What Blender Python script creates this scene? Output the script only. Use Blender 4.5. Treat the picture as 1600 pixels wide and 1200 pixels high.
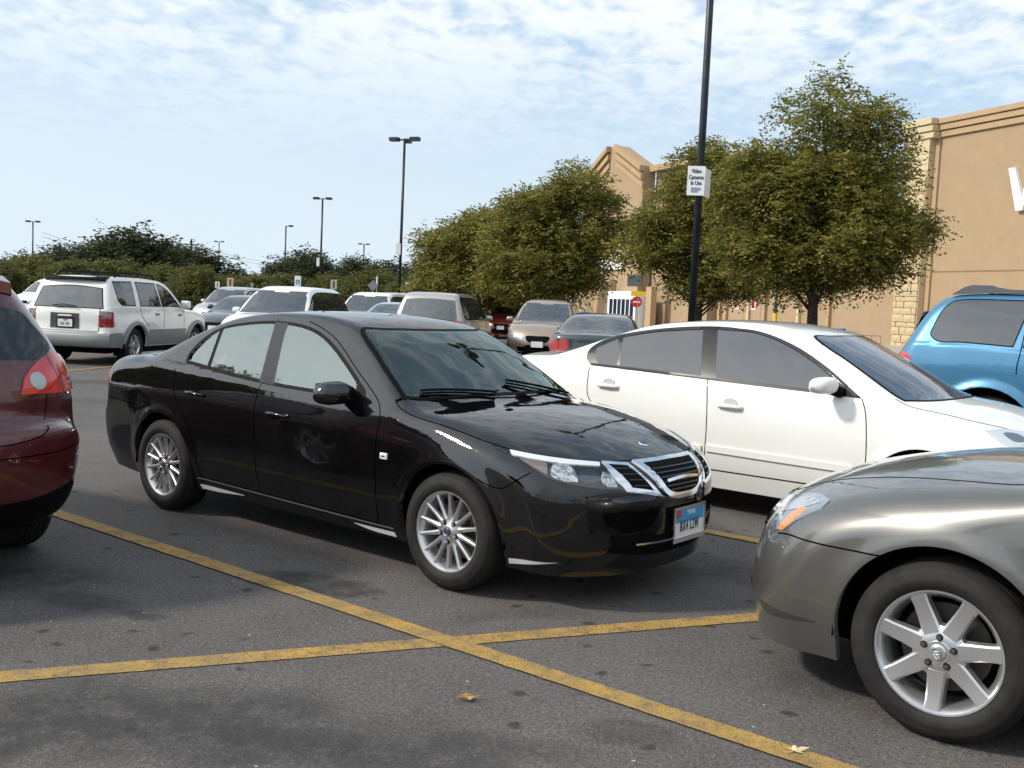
import bpy, bmesh, math, random
import numpy as np
from mathutils import Vector, Matrix, geometry
for o in list(bpy.data.objects): bpy.data.objects.remove(o)
scene=bpy.context.scene; COL=scene.collection
PI=math.pi
# ---------------- camera ----------------
CAMH=1.534; PITCH=math.radians(4.46); ROLL=math.radians(2.6)
cd=bpy.data.cameras.new('camera'); cam=bpy.data.objects.new('camera',cd); COL.objects.link(cam)
cd.sensor_width=36; cd.lens=36.0; cd.clip_start=.05; cd.clip_end=6000
_F=Vector((0,math.cos(PITCH),-math.sin(PITCH)));_R=Vector((1,0,0));_U=Vector((0,math.sin(PITCH),math.cos(PITCH)))
_U2=_U*math.cos(ROLL)-_R*math.sin(ROLL);_R2=_R*math.cos(ROLL)+_U*math.sin(ROLL)
cam.matrix_world=Matrix(((_R2.x,_U2.x,-_F.x,0),(_R2.y,_U2.y,-_F.y,0),(_R2.z,_U2.z,-_F.z,CAMH),(0,0,0,1)))
scene.camera=cam
# ---------------- sky, sun, exposure ----------------
SUN_EL=38.; SUN_AZ=-102.      # azimuth of the sun from the view axis, + to the right
world=bpy.data.worlds.new('World'); scene.world=world; world.use_nodes=True
nt=world.node_tree; nt.nodes.clear()
def WN(t,**k):
    n=nt.nodes.new(t)
    for a,b in k.items(): setattr(n,a,b)
    return n
def wl(a,b): nt.links.new(a,b)
def wmath(op,a,b=None,c=None):
    n=WN('ShaderNodeMath',operation=op)
    for i,v in enumerate((a,b,c)):
        if v is None: continue
        if isinstance(v,(int,float)): n.inputs[i].default_value=v
        else: wl(v,n.inputs[i])
    return n.outputs[0]
sky=WN('ShaderNodeTexSky',sky_type='NISHITA',sun_disc=False); sky.sun_elevation=math.radians(SUN_EL); sky.sun_rotation=math.radians(SUN_AZ)
sky.altitude=200; sky.air_density=1.0; sky.dust_density=1.6; sky.ozone_density=1.2
tc=WN('ShaderNodeTexCoord'); sx=WN('ShaderNodeSeparateXYZ'); wl(tc.outputs['Generated'],sx.inputs[0])
zz=wmath('ADD',wmath('MAXIMUM',sx.outputs[2],0.0),0.10)
cx=WN('ShaderNodeCombineXYZ'); wl(wmath('DIVIDE',sx.outputs[0],zz),cx.inputs[0]); wl(wmath('DIVIDE',sx.outputs[1],zz),cx.inputs[1])
mp=WN('ShaderNodeMapping'); mp.inputs['Rotation'].default_value=(0,0,math.radians(-14)); mp.inputs['Scale'].default_value=(1.0,.72,1); wl(cx.outputs[0],mp.inputs[0])
def noise(vec,scale,detail,rough,dist=0.):
    n=WN('ShaderNodeTexNoise'); n.inputs['Scale'].default_value=scale; n.inputs['Detail'].default_value=detail; n.inputs['Roughness'].default_value=rough; n.inputs['Distortion'].default_value=dist; wl(vec,n.inputs['Vector']); return n.outputs['Fac']
nA=noise(mp.outputs[0],10.,3,.5,.35); nB=noise(mp.outputs[0],.55,3,.55,.3); nC=noise(mp.outputs[0],26,3,.55,.2)
def mr(v,a,b,c,d):
    n=WN('ShaderNodeMapRange',interpolation_type='SMOOTHSTEP')
    for i,x in enumerate((v,a,b,c,d)):
        if isinstance(x,(int,float)): n.inputs[i].default_value=x
        else: wl(x,n.inputs[i])
    return n.outputs[0]
cov=mr(nB,.36,.60,0.,1.)
# more cover high up, clear pale band near the horizon
up=mr(sx.outputs[2],.10,.30,0.,1.)
small=wmath('ADD',wmath('MULTIPLY',nA,.75),wmath('MULTIPLY',nC,.25))
cl=mr(wmath('ADD',small,wmath('MULTIPLY',cov,.26)),.43,.80,0.,1.)
cl=wmath('MULTIPLY',wmath('MULTIPLY',cl,up),.92)
# warm haze that whitens the side of the sky towards the sun
dt=WN('ShaderNodeVectorMath',operation='DOT_PRODUCT'); wl(tc.outputs['Generated'],dt.inputs[0]); dt.inputs[1].default_value=(math.sin(math.radians(SUN_AZ)),math.cos(math.radians(SUN_AZ)),.25)
side=mr(dt.outputs['Value'],-.9,1.0,0.,1.)
low=mr(sx.outputs[2],-.02,.34,1.,0.)
hz=wmath('MINIMUM',wmath('ADD',wmath('ADD',wmath('MULTIPLY',side,.40),wmath('MULTIPLY',low,.75)),.10),.96)
tint=WN('ShaderNodeMix',data_type='RGBA'); tint.inputs['Factor'].default_value=.55; wl(sky.outputs[0],tint.inputs['A']); tint.inputs['B'].default_value=(2.5,4.1,5.7,1); skyb=tint.outputs['Result']
mixh=WN('ShaderNodeMix',data_type='RGBA'); wl(hz,mixh.inputs['Factor']); wl(skyb,mixh.inputs['A']); mixh.inputs['B'].default_value=(4.75,5.5,6.1,1)
mixc=WN('ShaderNodeMix',data_type='RGBA'); wl(cl,mixc.inputs['Factor']); wl(mixh.outputs['Result'],mixc.inputs['A']); mixc.inputs['B'].default_value=(6.5,6.75,6.9,1)
bg=WN('ShaderNodeBackground'); bg.inputs['Strength'].default_value=.13; glow=WN('ShaderNodeVectorMath',operation='SCALE'); wl(mixc.outputs['Result'],glow.inputs[0]); wl(wmath('ADD',wmath('MULTIPLY',mr(dt.outputs['Value'],.35,1.05,0.,1.),.8),1.0),glow.inputs['Scale']); wl(glow.outputs[0],bg.inputs['Color'])
wo=WN('ShaderNodeOutputWorld'); wl(bg.outputs[0],wo.inputs[0])
sl=bpy.data.lights.new('sun','SUN'); sl.energy=3.0; sl.angle=math.radians(5.0); sl.color=(1,.93,.82)
sun=bpy.data.objects.new('sun',sl); COL.objects.link(sun)
_a=math.radians(SUN_AZ);_e=math.radians(SUN_EL);_d=Vector((math.sin(_a)*math.cos(_e),math.cos(_a)*math.cos(_e),math.sin(_e)))
sun.rotation_euler=_d.to_track_quat('Z','Y').to_euler()
vs=scene.view_settings; vs.view_transform='Standard'; vs.look='None'; vs.exposure=0.32; vs.gamma=1; vs.use_curve_mapping=False
scene.render.engine='CYCLES'; scene.cycles.max_bounces=8; scene.cycles.transparent_max_bounces=16
# ---------- smooth tables ----------
def bs4(t):
    return ((1-t)**3/6,(3*t**3-6*t*t+4)/6,(-3*t**3+3*t*t+3*t+1)/6,t**3/6)
class T1:
    """smooth 1-D function through (x, value) pairs"""
    def __init__(s,pts,sm=.04,h=.02):
        px=[p[0] for p in pts];pv=[p[1] for p in pts]
        s.h=h;s.x0=px[0]-1.;n=int((px[-1]+1.-s.x0)/h)+2
        x=s.x0+h*np.arange(n);v=np.interp(x,px,pv)
        k=int(3*sm/h)+1;g=np.exp(-.5*(np.arange(-k,k+1)*h/max(sm,1e-4))**2);g/=g.sum()
        s.v=np.convolve(np.pad(v,k,mode='edge'),g,'valid')
    def __call__(s,x):
        x=np.asarray(x,float);f=np.clip((x-s.x0)/s.h,1.001,len(s.v)-3.001);i=f.astype(int);t=f-i
        w=bs4(t);return w[0]*s.v[i-1]+w[1]*s.v[i]+w[2]*s.v[i+1]+w[3]*s.v[i+2]
def catmull(P,n=8,closed=False):
    """corner points carry a third value 1 (kept sharp)"""
    P=[tuple(p) for p in P];out=[];m=len(P)
    rng=range(m if closed else m-1)
    for i in rng:
        p1=np.array(P[i][:-1] if len(P[i])==DIM[0]+1 else P[i]);p2=P[(i+1)%m];p2=np.array(p2[:-1] if len(p2)==DIM[0]+1 else p2)
        s1=len(P[i])==DIM[0]+1;s2=len(P[(i+1)%m])==DIM[0]+1
        def g(j):
            if closed:j%=m
            j=max(0,min(m-1,j));q=P[j];return np.array(q[:DIM[0]],float)
        p1=g(i);p2=g(i+1 if closed else i+1);p0=p1 if s1 else g(i-1);p3=p2 if s2 else g(i+2)
        # centripetal
        def tj(ti,a,b):return ti+max(1e-6,np.linalg.norm(b-a))**.5
        if np.allclose(p0,p1):p0=p1-(p2-p1)
        if np.allclose(p3,p2):p3=p2+(p2-p1)
        t0=0;t1=tj(t0,p0,p1);t2=tj(t1,p1,p2);t3=tj(t2,p2,p3)
        for k in range(n):
            t=t1+(t2-t1)*k/n
            A1=(t1-t)/(t1-t0)*p0+(t-t0)/(t1-t0)*p1;A2=(t2-t)/(t2-t1)*p1+(t-t1)/(t2-t1)*p2;A3=(t3-t)/(t3-t2)*p2+(t-t2)/(t3-t2)*p3
            B1=(t2-t)/(t2-t0)*A1+(t-t0)/(t2-t0)*A2;B2=(t3-t)/(t3-t1)*A2+(t-t1)/(t3-t1)*A3
            out.append((t2-t)/(t2-t1)*B1+(t-t1)/(t2-t1)*B2)
    if not closed:out.append(np.array(P[-1][:DIM[0]],float))
    return np.array(out)
DIM=[2]
def inpoly(x,y,poly):
    x=np.asarray(x);y=np.asarray(y);c=np.zeros(x.shape,bool);n=len(poly)
    for i in range(n):
        x1,y1=poly[i];x2,y2=poly[(i+1)%n]
        if y1==y2:continue
        k=((y1>y)!=(y2>y))&(x<(x2-x1)*(y-y1)/(y2-y1)+x1);c^=k
    return c
class SD2:
    def __init__(s,poly,h=.02,pad=.3):
        poly=np.asarray(poly);s.h=h;s.x0,s.z0=poly.min(0)-pad;n=((poly.max(0)+pad-[s.x0,s.z0])/h).astype(int)+2
        X,Z=np.meshgrid(s.x0+h*np.arange(n[0]),s.z0+h*np.arange(n[1]),indexing='ij')
        d=np.full(X.shape,1e9)
        for i in range(len(poly)):
            a=poly[i];b=poly[(i+1)%len(poly)];e=b-a;L=e@e
            if L<1e-12:continue
            t=np.clip(((X-a[0])*e[0]+(Z-a[1])*e[1])/L,0,1)
            d=np.minimum(d,(X-a[0]-t*e[0])**2+(Z-a[1]-t*e[1])**2)
        s.v=np.sqrt(d)*np.where(inpoly(X,Z,poly),-1,1)
    def __call__(s,x,z):
        f=np.clip((x-s.x0)/s.h,1.001,s.v.shape[0]-3.001);i=f.astype(int);wa=bs4(f-i)
        g=np.clip((z-s.z0)/s.h,1.001,s.v.shape[1]-3.001);j=g.astype(int);wb=bs4(g-j);r=0
        for a in range(4):
            for b in range(4):r=r+wa[a]*wb[b]*s.v[i+a-1,j+b-1]
        return r
def sp(x,k):return k*np.logaddexp(0,x/k)
def sig(x):return 1/(1+np.exp(-np.clip(x,-40,40)))
def smax(a,b,k):
    h=np.maximum(k-np.abs(a-b),0)/k;return np.maximum(a,b)+h*h*k*.25
class Body:
    """implicit car body: side silhouette x half-width surface, with plan bow and crown"""
    def __init__(s,c):
        s.c=c;s.L=c['L'];s.W=c['W']/2
        DIM[0]=2
        top=catmull(c['sil'],8)
        a=top[0];b=top[-1]
        poly=np.vstack([[a[0]+.02,-.3],top,[b[0]-.02,-.3]])
        s.sd=SD2(poly);s.top=top
        s.plan=T1(c['plan'],.07);s.zc=T1(c['crease'],.08);s.zb=T1(c['belt'],.08);s.bow=T1(c['bow'],.10);s.crown=T1(c['crown'],.08);s.k=T1(c['fil'],.08)
        s.s1=c.get('s1',.25);s.s2=c.get('s2',.25);s.ck=c.get('ck',.02);s.tuck=c.get('tuck',.25);s.ledge=c.get('ledge',.012);s.flare=c.get('flare',.012)
        s.zt=c.get('ztuck',.42);s.curv=c.get('curv',.10);s.gcurv=c.get('gcurv',.12)
    def hw(s,x,z):
        zc=s.zc(x);zb=s.zb(x)
        w=s.plan(x)-s.s1*sp(z-zc,s.ck)-s.s2*sp(z-zb,.015)-s.gcurv*np.maximum(z-zb,0)**2-s.ledge*sig((z-zb)/.006)
        w=w-s.tuck*sp(s.zt-z,.05)-s.curv*np.maximum(zc-z,0)**2
        if s.flare:
            for wx in s.c['axles']:
                r=np.hypot(x-wx,z-s.c['zax']);w=w+s.flare*np.exp(-((r-s.c['Ra'])/.055)**2)
        return w
    def F(s,x,y,z):
        ay=np.abs(y);q=np.minimum(ay/s.W,1.3)
        xe=x+s.bow(x)*q**2.6
        ze=z+s.crown(x)*q**2.2*np.clip((z-.5)/.3,0,1)
        g1=s.sd(xe,ze);g2=(ay-s.hw(x,z))*.93
        return smax(g1,g2,s.k(x))
    def march(s,O,D,far=2.5,off=0,near=0.):
        """outermost... first crossing going out along D from inside point O"""
        O=np.asarray(O,float);D=np.asarray(D,float);n=40
        lo=np.full(O.shape[0],near);hi=np.full(O.shape[0],far);found=np.zeros(O.shape[0],bool)
        for i in range(1,n+1):
            t=np.full(O.shape[0],near+(far-near)*i/n);P=O+D*t[:,None];f=s.F(P[:,0],P[:,1],P[:,2])-off
            new=(~found)&(f>0);hi[new]=t[new];found|=new;lo[~found]=t[~found]
        for _ in range(22):
            m=(lo+hi)/2;P=O+D*m[:,None];f=s.F(P[:,0],P[:,1],P[:,2])-off
            lo=np.where(f>0,lo,m);hi=np.where(f>0,m,hi)
        return O+D*((lo+hi)/2)[:,None],found
    def nrm(s,P,e=.004):
        g=np.stack([s.F(P[:,0]+e,P[:,1],P[:,2])-s.F(P[:,0]-e,P[:,1],P[:,2]),s.F(P[:,0],P[:,1]+e,P[:,2])-s.F(P[:,0],P[:,1]-e,P[:,2]),s.F(P[:,0],P[:,1],P[:,2]+e)-s.F(P[:,0],P[:,1],P[:,2]-e)],1)
        return g/(np.linalg.norm(g,axis=1)[:,None]+1e-12)
    def zlow(s,x):
        c=s.c;z=np.interp(x,[p[0] for p in c['low']],[p[1] for p in c['low']])
        for wx in c['axles']:
            d=np.abs(x-wx);R=c['Ra'];a=np.where(d<=R,c['zax']+np.sqrt(np.maximum(R*R-d*d,0)),0);z=np.maximum(z,a)
        return z
    def topz(s,x):
        X=np.asarray(x,float);O=np.stack([X,X*0,X*0+s.c['zo']],1);P,_=s.march(O,np.tile([0,0,1.],(len(X),1)));return P[:,2]
    def shell(s,dx=.03,n1=18,n2=16,n3=18):
        c=s.c;zo=c['zo'];xr,xf=c['ends']
        xs=list(np.linspace(xr,xf,int((xf-xr)/dx)+1))
        for wx in c['axles']:
            R=c['Ra'];xs=[x for x in xs if abs(abs(x-wx)-R)>.012 and abs(x-wx)>R-.005 or abs(x-wx)<R*.8 and abs(x-wx)<R-.02]
            for a in np.linspace(0,PI,int(PI*R/dx)+1):
                xs.append(wx+R*math.cos(a))
            xs+= [wx-R-.0008,wx+R+.0008]
        xs=np.array(sorted(xs));xs=xs[(xs>=xr-1e-6)&(xs<=xf+1e-6)];keep=[True]+[b-a>5e-4 for a,b in zip(xs[:-1],xs[1:])];xs=xs[np.array(keep)]
        st=[]  # (ox, dirx, diry, zlow, zt)
        zt=s.topz(xs);zl=s.zlow(xs)
        mid=[(x,0.,1.,a,b) for x,a,b in zip(xs,zl,zt)]
        def end(x0,xe,sg):
            w=float(s.hw(np.array([x0]),np.array([zo]))[0]);ln=abs(xe-x0)+.06
            n=int((ln+w)/dx);pts=[]
            z0=float(s.topz([x0])[0])
            for i in range(1,n+1):
                d=(ln+w)*i/n
                px,py=(d,w) if d<=ln else (ln,w-(d-ln))
                if i==n:py=0.
                h=math.hypot(px,py);ze=float(np.interp(x0+sg*min(px,ln-.06),[p[0] for p in c['low']],[p[1] for p in c['low']]))
                pts.append((x0,sg*px/h,py/h,ze,z0))
            return pts
        S=end(xr,0,-1)[::-1]+mid+end(xf,s.L,1)
        n=len(S);A=np.array(S)
        O0=np.stack([A[:,0],A[:,0]*0,A[:,0]*0+zo],1);Dh=np.stack([A[:,1],A[:,2],A[:,0]*0],1)
        Pz,_=s.march(O0,Dh);rad=np.linalg.norm((Pz-O0)[:,:2],axis=1)
        rows=[]
        for j in range(n1):
            z=A[:,3]+(zo-A[:,3])*j/n1
            hi=z>zo-1e-6
            O=np.stack([A[:,0],A[:,0]*0,z],1);P,_=s.march(O,Dh);rows.append(P)
        rows=[rows[0]-Dh*.035+[0,0,.004]]+rows
        for j in range(n2+n3+1):
            if j<=n2:r=rad;z=zo+(A[:,4]-zo)*j/n2
            else:r=rad*(1-(j-n2)/n3);z=A[:,4]+.12*np.sin((j-n2)/n3*PI/2)*0
            D=np.stack([A[:,1]*r,A[:,2]*r,z-zo+1e-9],1);D/=np.linalg.norm(D,axis=1)[:,None]
            if j==n2+n3:D=np.tile([0,0,1.],(n,1))
            P,_=s.march(O0,D);rows.append(P)
        G=np.array(rows)  # rows x stations x 3
        return G

# ---------------- materials ----------------
MATS={}
COATIOR={'black_paint':1.65}
def mat(name,col,rough=.5,metal=0.,spec=.5,coat=0.,noise=None,bump=None,ior=1.45,coatr=.03,emit=None,trans=0.,alpha=1.):
    """noise=(scale, amount, detail[, colour2]); bump=(scale, strength, distance)"""
    if name in MATS: return MATS[name]
    m=bpy.data.materials.new(name); m.use_nodes=True; n=m.node_tree; b=n.nodes['Principled BSDF']
    b.inputs['Base Color'].default_value=(*col,1); b.inputs['Roughness'].default_value=rough; b.inputs['Metallic'].default_value=metal
    b.inputs['Specular IOR Level'].default_value=spec; b.inputs['IOR'].default_value=ior; b.inputs['Coat Weight'].default_value=coat; b.inputs['Coat Roughness'].default_value=coatr; b.inputs['Coat IOR'].default_value=COATIOR.get(name,1.5)
    if emit: b.inputs['Emission Color'].default_value=(*emit[0],1); b.inputs['Emission Strength'].default_value=emit[1]
    b.inputs['Transmission Weight'].default_value=trans; b.inputs['Alpha'].default_value=alpha
    t=n.nodes.new('ShaderNodeTexCoord')
    if noise:
        sc,am,de=noise[:3]; x=n.nodes.new('ShaderNodeTexNoise'); x.inputs['Scale'].default_value=sc; x.inputs['Detail'].default_value=de; x.inputs['Roughness'].default_value=.65
        n.links.new(t.outputs['Object'],x.inputs['Vector']); r=n.nodes.new('ShaderNodeValToRGB'); n.links.new(x.outputs['Fac'],r.inputs[0])
        c2=noise[3] if len(noise)>3 else tuple(min(1,c*(1+am)) for c in col); c1=tuple(c*(1-am) for c in col) if len(noise)<=3 else col
        r.color_ramp.elements[0].position=.35; r.color_ramp.elements[1].position=.65
        r.color_ramp.elements[0].color=(*c1,1); r.color_ramp.elements[1].color=(*c2,1); n.links.new(r.outputs[0],b.inputs['Base Color'])
    if bump:
        x=n.nodes.new('ShaderNodeTexNoise'); x.inputs['Scale'].default_value=bump[0]; x.inputs['Detail'].default_value=4; n.links.new(t.outputs['Object'],x.inputs['Vector'])
        u=n.nodes.new('ShaderNodeBump'); u.inputs['Strength'].default_value=bump[1]; u.inputs['Distance'].default_value=bump[2]; n.links.new(x.outputs['Fac'],u.inputs['Height']); n.links.new(u.outputs[0],b.inputs['Normal'])
    MATS[name]=m; return m
def paint(name,col,metal=0.,rough=.35,dirt=.0,spec=.5,coat=1.):
    if name in MATS: return MATS[name]
    m=mat(name,col,rough,metal,spec,coat); n=m.node_tree; b=n.nodes['Principled BSDF']
    t=n.nodes.new('ShaderNodeTexCoord')
    # faint dust film: more on low panels and in drifts
    x=n.nodes.new('ShaderNodeTexNoise'); x.inputs['Scale'].default_value=3; x.inputs['Detail'].default_value=6; x.inputs['Roughness'].default_value=.7; n.links.new(t.outputs['Object'],x.inputs['Vector'])
    r=n.nodes.new('ShaderNodeMapRange'); r.inputs[1].default_value=.4; r.inputs[2].default_value=.75; r.inputs[3].default_value=0; r.inputs[4].default_value=dirt; n.links.new(x.outputs['Fac'],r.inputs[0])
    mx=n.nodes.new('ShaderNodeMix'); mx.data_type='RGBA'; mx.inputs['A'].default_value=(*col,1); mx.inputs['B'].default_value=(.25,.23,.2,1); n.links.new(r.outputs[0],mx.inputs['Factor']); n.links.new(mx.outputs['Result'],b.inputs['Base Color'])
    r2=n.nodes.new('ShaderNodeMapRange'); r2.inputs[1].default_value=.3; r2.inputs[2].default_value=.8; r2.inputs[3].default_value=.012; r2.inputs[4].default_value=.05+dirt*.5; n.links.new(x.outputs['Fac'],r2.inputs[0]); n.links.new(r2.outputs[0],b.inputs['Coat Roughness'])
    # orange peel of the clear coat
    y=n.nodes.new('ShaderNodeTexNoise'); y.inputs['Scale'].default_value=9; y.inputs['Detail'].default_value=2; n.links.new(t.outputs['Object'],y.inputs['Vector'])
    u=n.nodes.new('ShaderNodeBump'); u.inputs['Strength'].default_value=.25; u.inputs['Distance'].default_value=.004; n.links.new(y.outputs['Fac'],u.inputs['Height']); n.links.new(u.outputs[0],b.inputs['Coat Normal'])
    return m
def clear_glass(name,tint=(.5,.55,.52),refl=1.9):
    if name in MATS: return MATS[name]
    m=bpy.data.materials.new(name); m.use_nodes=True; n=m.node_tree; n.nodes.clear()
    o=n.nodes.new('ShaderNodeOutputMaterial'); tr=n.nodes.new('ShaderNodeBsdfTransparent'); tr.inputs[0].default_value=(*tint,1)
    g=n.nodes.new('ShaderNodeBsdfGlossy'); g.inputs['Roughness'].default_value=.015; g.inputs['Color'].default_value=(.86,.97,.93,1)
    f=n.nodes.new('ShaderNodeFresnel'); f.inputs[0].default_value=refl; x=n.nodes.new('ShaderNodeMixShader')
    t=n.nodes.new('ShaderNodeTexCoord'); y=n.nodes.new('ShaderNodeTexNoise'); y.inputs['Scale'].default_value=5; y.inputs['Detail'].default_value=1; n.links.new(t.outputs['Object'],y.inputs['Vector'])
    u=n.nodes.new('ShaderNodeBump'); u.inputs['Strength'].default_value=.35; u.inputs['Distance'].default_value=.006; n.links.new(y.outputs['Fac'],u.inputs['Height']); n.links.new(u.outputs[0],g.inputs['Normal'])
    n.links.new(f.outputs[0],x.inputs[0]); n.links.new(tr.outputs[0],x.inputs[1]); n.links.new(g.outputs[0],x.inputs[2]); n.links.new(x.outputs[0],o.inputs[0])
    MATS[name]=m; return m
def dark_glass(name,col=(.012,.013,.014),ior=2.1,w=.35):
    if name in MATS: return MATS[name]
    m=mat(name,col,.02,0,.5,ior=ior); n=m.node_tree; b=n.nodes['Principled BSDF']
    t=n.nodes.new('ShaderNodeTexCoord'); y=n.nodes.new('ShaderNodeTexNoise'); y.inputs['Scale'].default_value=4; y.inputs['Detail'].default_value=1; n.links.new(t.outputs['Object'],y.inputs['Vector'])
    u=n.nodes.new('ShaderNodeBump'); u.inputs['Strength'].default_value=w; u.inputs['Distance'].default_value=.006; n.links.new(y.outputs['Fac'],u.inputs['Height']); n.links.new(u.outputs[0],b.inputs['Normal'])
    return m
# ---------------- object helpers ----------------
def link(o,parent=None):
    COL.objects.link(o)
    if parent is not None: o.parent=parent
    return o
def meshobj(name,verts,faces,m,parent=None,smooth=True,loc=None):
    me=bpy.data.meshes.new(name); me.from_pydata([tuple(map(float,v)) for v in verts],[],[tuple(map(int,f)) for f in faces]); me.materials.append(m)
    if smooth: me.polygons.foreach_set('use_smooth',[True]*len(me.polygons))
    o=bpy.data.objects.new(name,me); link(o,parent)
    if loc is not None:o.location=loc
    return o
def tag(o,label=None,cat=None,group=None,kind=None):
    if label:o['label']=label
    if cat:o['category']=cat
    if group:o['group']=group
    if kind:o['kind']=kind
    return o
def thing(name,label,cat,loc=(0,0,0),rz=0.,group=None):
    o=bpy.data.objects.new(name,None); o.empty_display_size=.2; link(o); o.location=loc; o.rotation_euler=(0,0,rz); return tag(o,label,cat,group)
def tree_copy(o,parent=None,top=True):
    c=o.copy(); COL.objects.link(c); c.parent=parent
    for ch in list(o.children): tree_copy(ch,c,False)
    return c
class MB:
    """collects shapes into one mesh"""
    def __init__(s): s.v=[];s.f=[]
    def add(s,V,Fs):
        n=len(s.v); s.v+= [tuple(map(float,v)) for v in V]; s.f+=[tuple(int(i)+n for i in f) for f in Fs]; return s
    def box(s,c,d,rz=0.,M=None,bev=0.):
        x,y,z=[k/2 for k in d]
        if bev>0:
            b=min(bev,x*.9,y*.9,z*.9);V=[];
            bm=bmesh.new(); bmesh.ops.create_cube(bm,size=1)
            for v in bm.verts: v.co=Vector((v.co.x*d[0],v.co.y*d[1],v.co.z*d[2]))
            bmesh.ops.bevel(bm,geom=list(bm.edges),offset=b,segments=2,affect='EDGES',profile=.5)
            bm.verts.index_update();V=[v.co.copy() for v in bm.verts];Fs=[[v.index for v in f.verts] for f in bm.faces];bm.free()
        else:
            V=[Vector((i*x,j*y,k*z)) for i in(-1,1) for j in(-1,1) for k in(-1,1)]
            Fs=[(0,1,3,2),(4,6,7,5),(0,4,5,1),(2,3,7,6),(0,2,6,4),(1,5,7,3)]
        R=M if M is not None else Matrix.Rotation(rz,3,'Z')
        return s.add([R@v+Vector(c) for v in V],Fs)
    def tube(s,P,r,n=8,cap=True):
        P=[Vector(p) for p in P]; m=len(P); rr=r if isinstance(r,(list,tuple)) else [r]*m; V=[];Fs=[]
        up=Vector((0,0,1))
        for i,p in enumerate(P):
            d=(P[min(i+1,m-1)]-P[max(i-1,0)]).normalized(); a=up if abs(d.dot(up))<.95 else Vector((1,0,0)); u=d.cross(a).normalized(); w=d.cross(u)
            for k in range(n):
                t=2*PI*k/n; V.append(p+(u*math.cos(t)+w*math.sin(t))*rr[i])
        for i in range(m-1):
            for k in range(n): Fs.append((i*n+k,i*n+(k+1)%n,(i+1)*n+(k+1)%n,(i+1)*n+k))
        if cap: Fs.append(tuple(range(n)));Fs.append(tuple((m-1)*n+k for k in range(n))[::-1])
        return s.add(V,Fs)
    def lathe(s,prof,n=48,M=None,closed=False):
        """prof = (radius, axial) pairs; axis = local z"""
        V=[];Fs=[];m=len(prof)
        for k in range(n):
            t=2*PI*k/n
            for r,a in prof: V.append(Vector((r*math.cos(t),r*math.sin(t),a)))
        for k in range(n):
            k2=(k+1)%n
            for i in range(m if closed else m-1): Fs.append((k*m+i,k*m+(i+1)%m,k2*m+(i+1)%m,k2*m+i))
        if M is not None: V=[M@v for v in V]
        return s.add(V,Fs)
    def prism(s,poly,z0,z1,M=None):
        n=len(poly);V=[Vector((p[0],p[1],z0)) for p in poly]+[Vector((p[0],p[1],z1)) for p in poly]
        Fs=[tuple(range(n))[::-1],tuple(range(n,2*n))]+[(i,(i+1)%n,n+(i+1)%n,n+i) for i in range(n)]
        if M is not None: V=[M@v for v in V]
        return s.add(V,Fs)
    def build(s,name,m,parent=None,smooth=False,angle=None,loc=None,kind=None):
        o=meshobj(name,s.v,s.f,m,parent,smooth,loc)
        bm=bmesh.new();bm.from_mesh(o.data);bmesh.ops.recalc_face_normals(bm,faces=bm.faces)
        if angle is not None:
            for f in bm.faces:f.smooth=True
            for e in bm.edges:
                if len(e.link_faces)==2 and e.calc_face_angle(0)>angle: e.smooth=False
        bm.to_mesh(o.data);bm.free()
        if kind:o['kind']=kind
        return o
AX_Y=Matrix(((1,0,0),(0,0,-1),(0,1,0)))  # local z -> -y (outwards on the right side)
def text_mesh(s,size,depth,mt,name,parent,M,align='CENTER',font_scale_x=1.,bold=0.,space=1.):
    cu=bpy.data.curves.new(name,'FONT'); cu.body=s; cu.size=size; cu.extrude=depth; cu.align_x=align; cu.align_y='CENTER'; cu.offset=bold; cu.space_character=space; cu.resolution_u=3
    o=bpy.data.objects.new(name,cu); COL.objects.link(o); dg=bpy.context.evaluated_depsgraph_get(); me=bpy.data.meshes.new_from_object(o.evaluated_get(dg)); COL.objects.unlink(o); bpy.data.objects.remove(o)
    me.materials.clear(); me.materials.append(mt)
    me.transform(M@Matrix.Diagonal((font_scale_x,1,1,1))); q=bpy.data.objects.new(name,me); link(q,parent); return q
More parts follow.
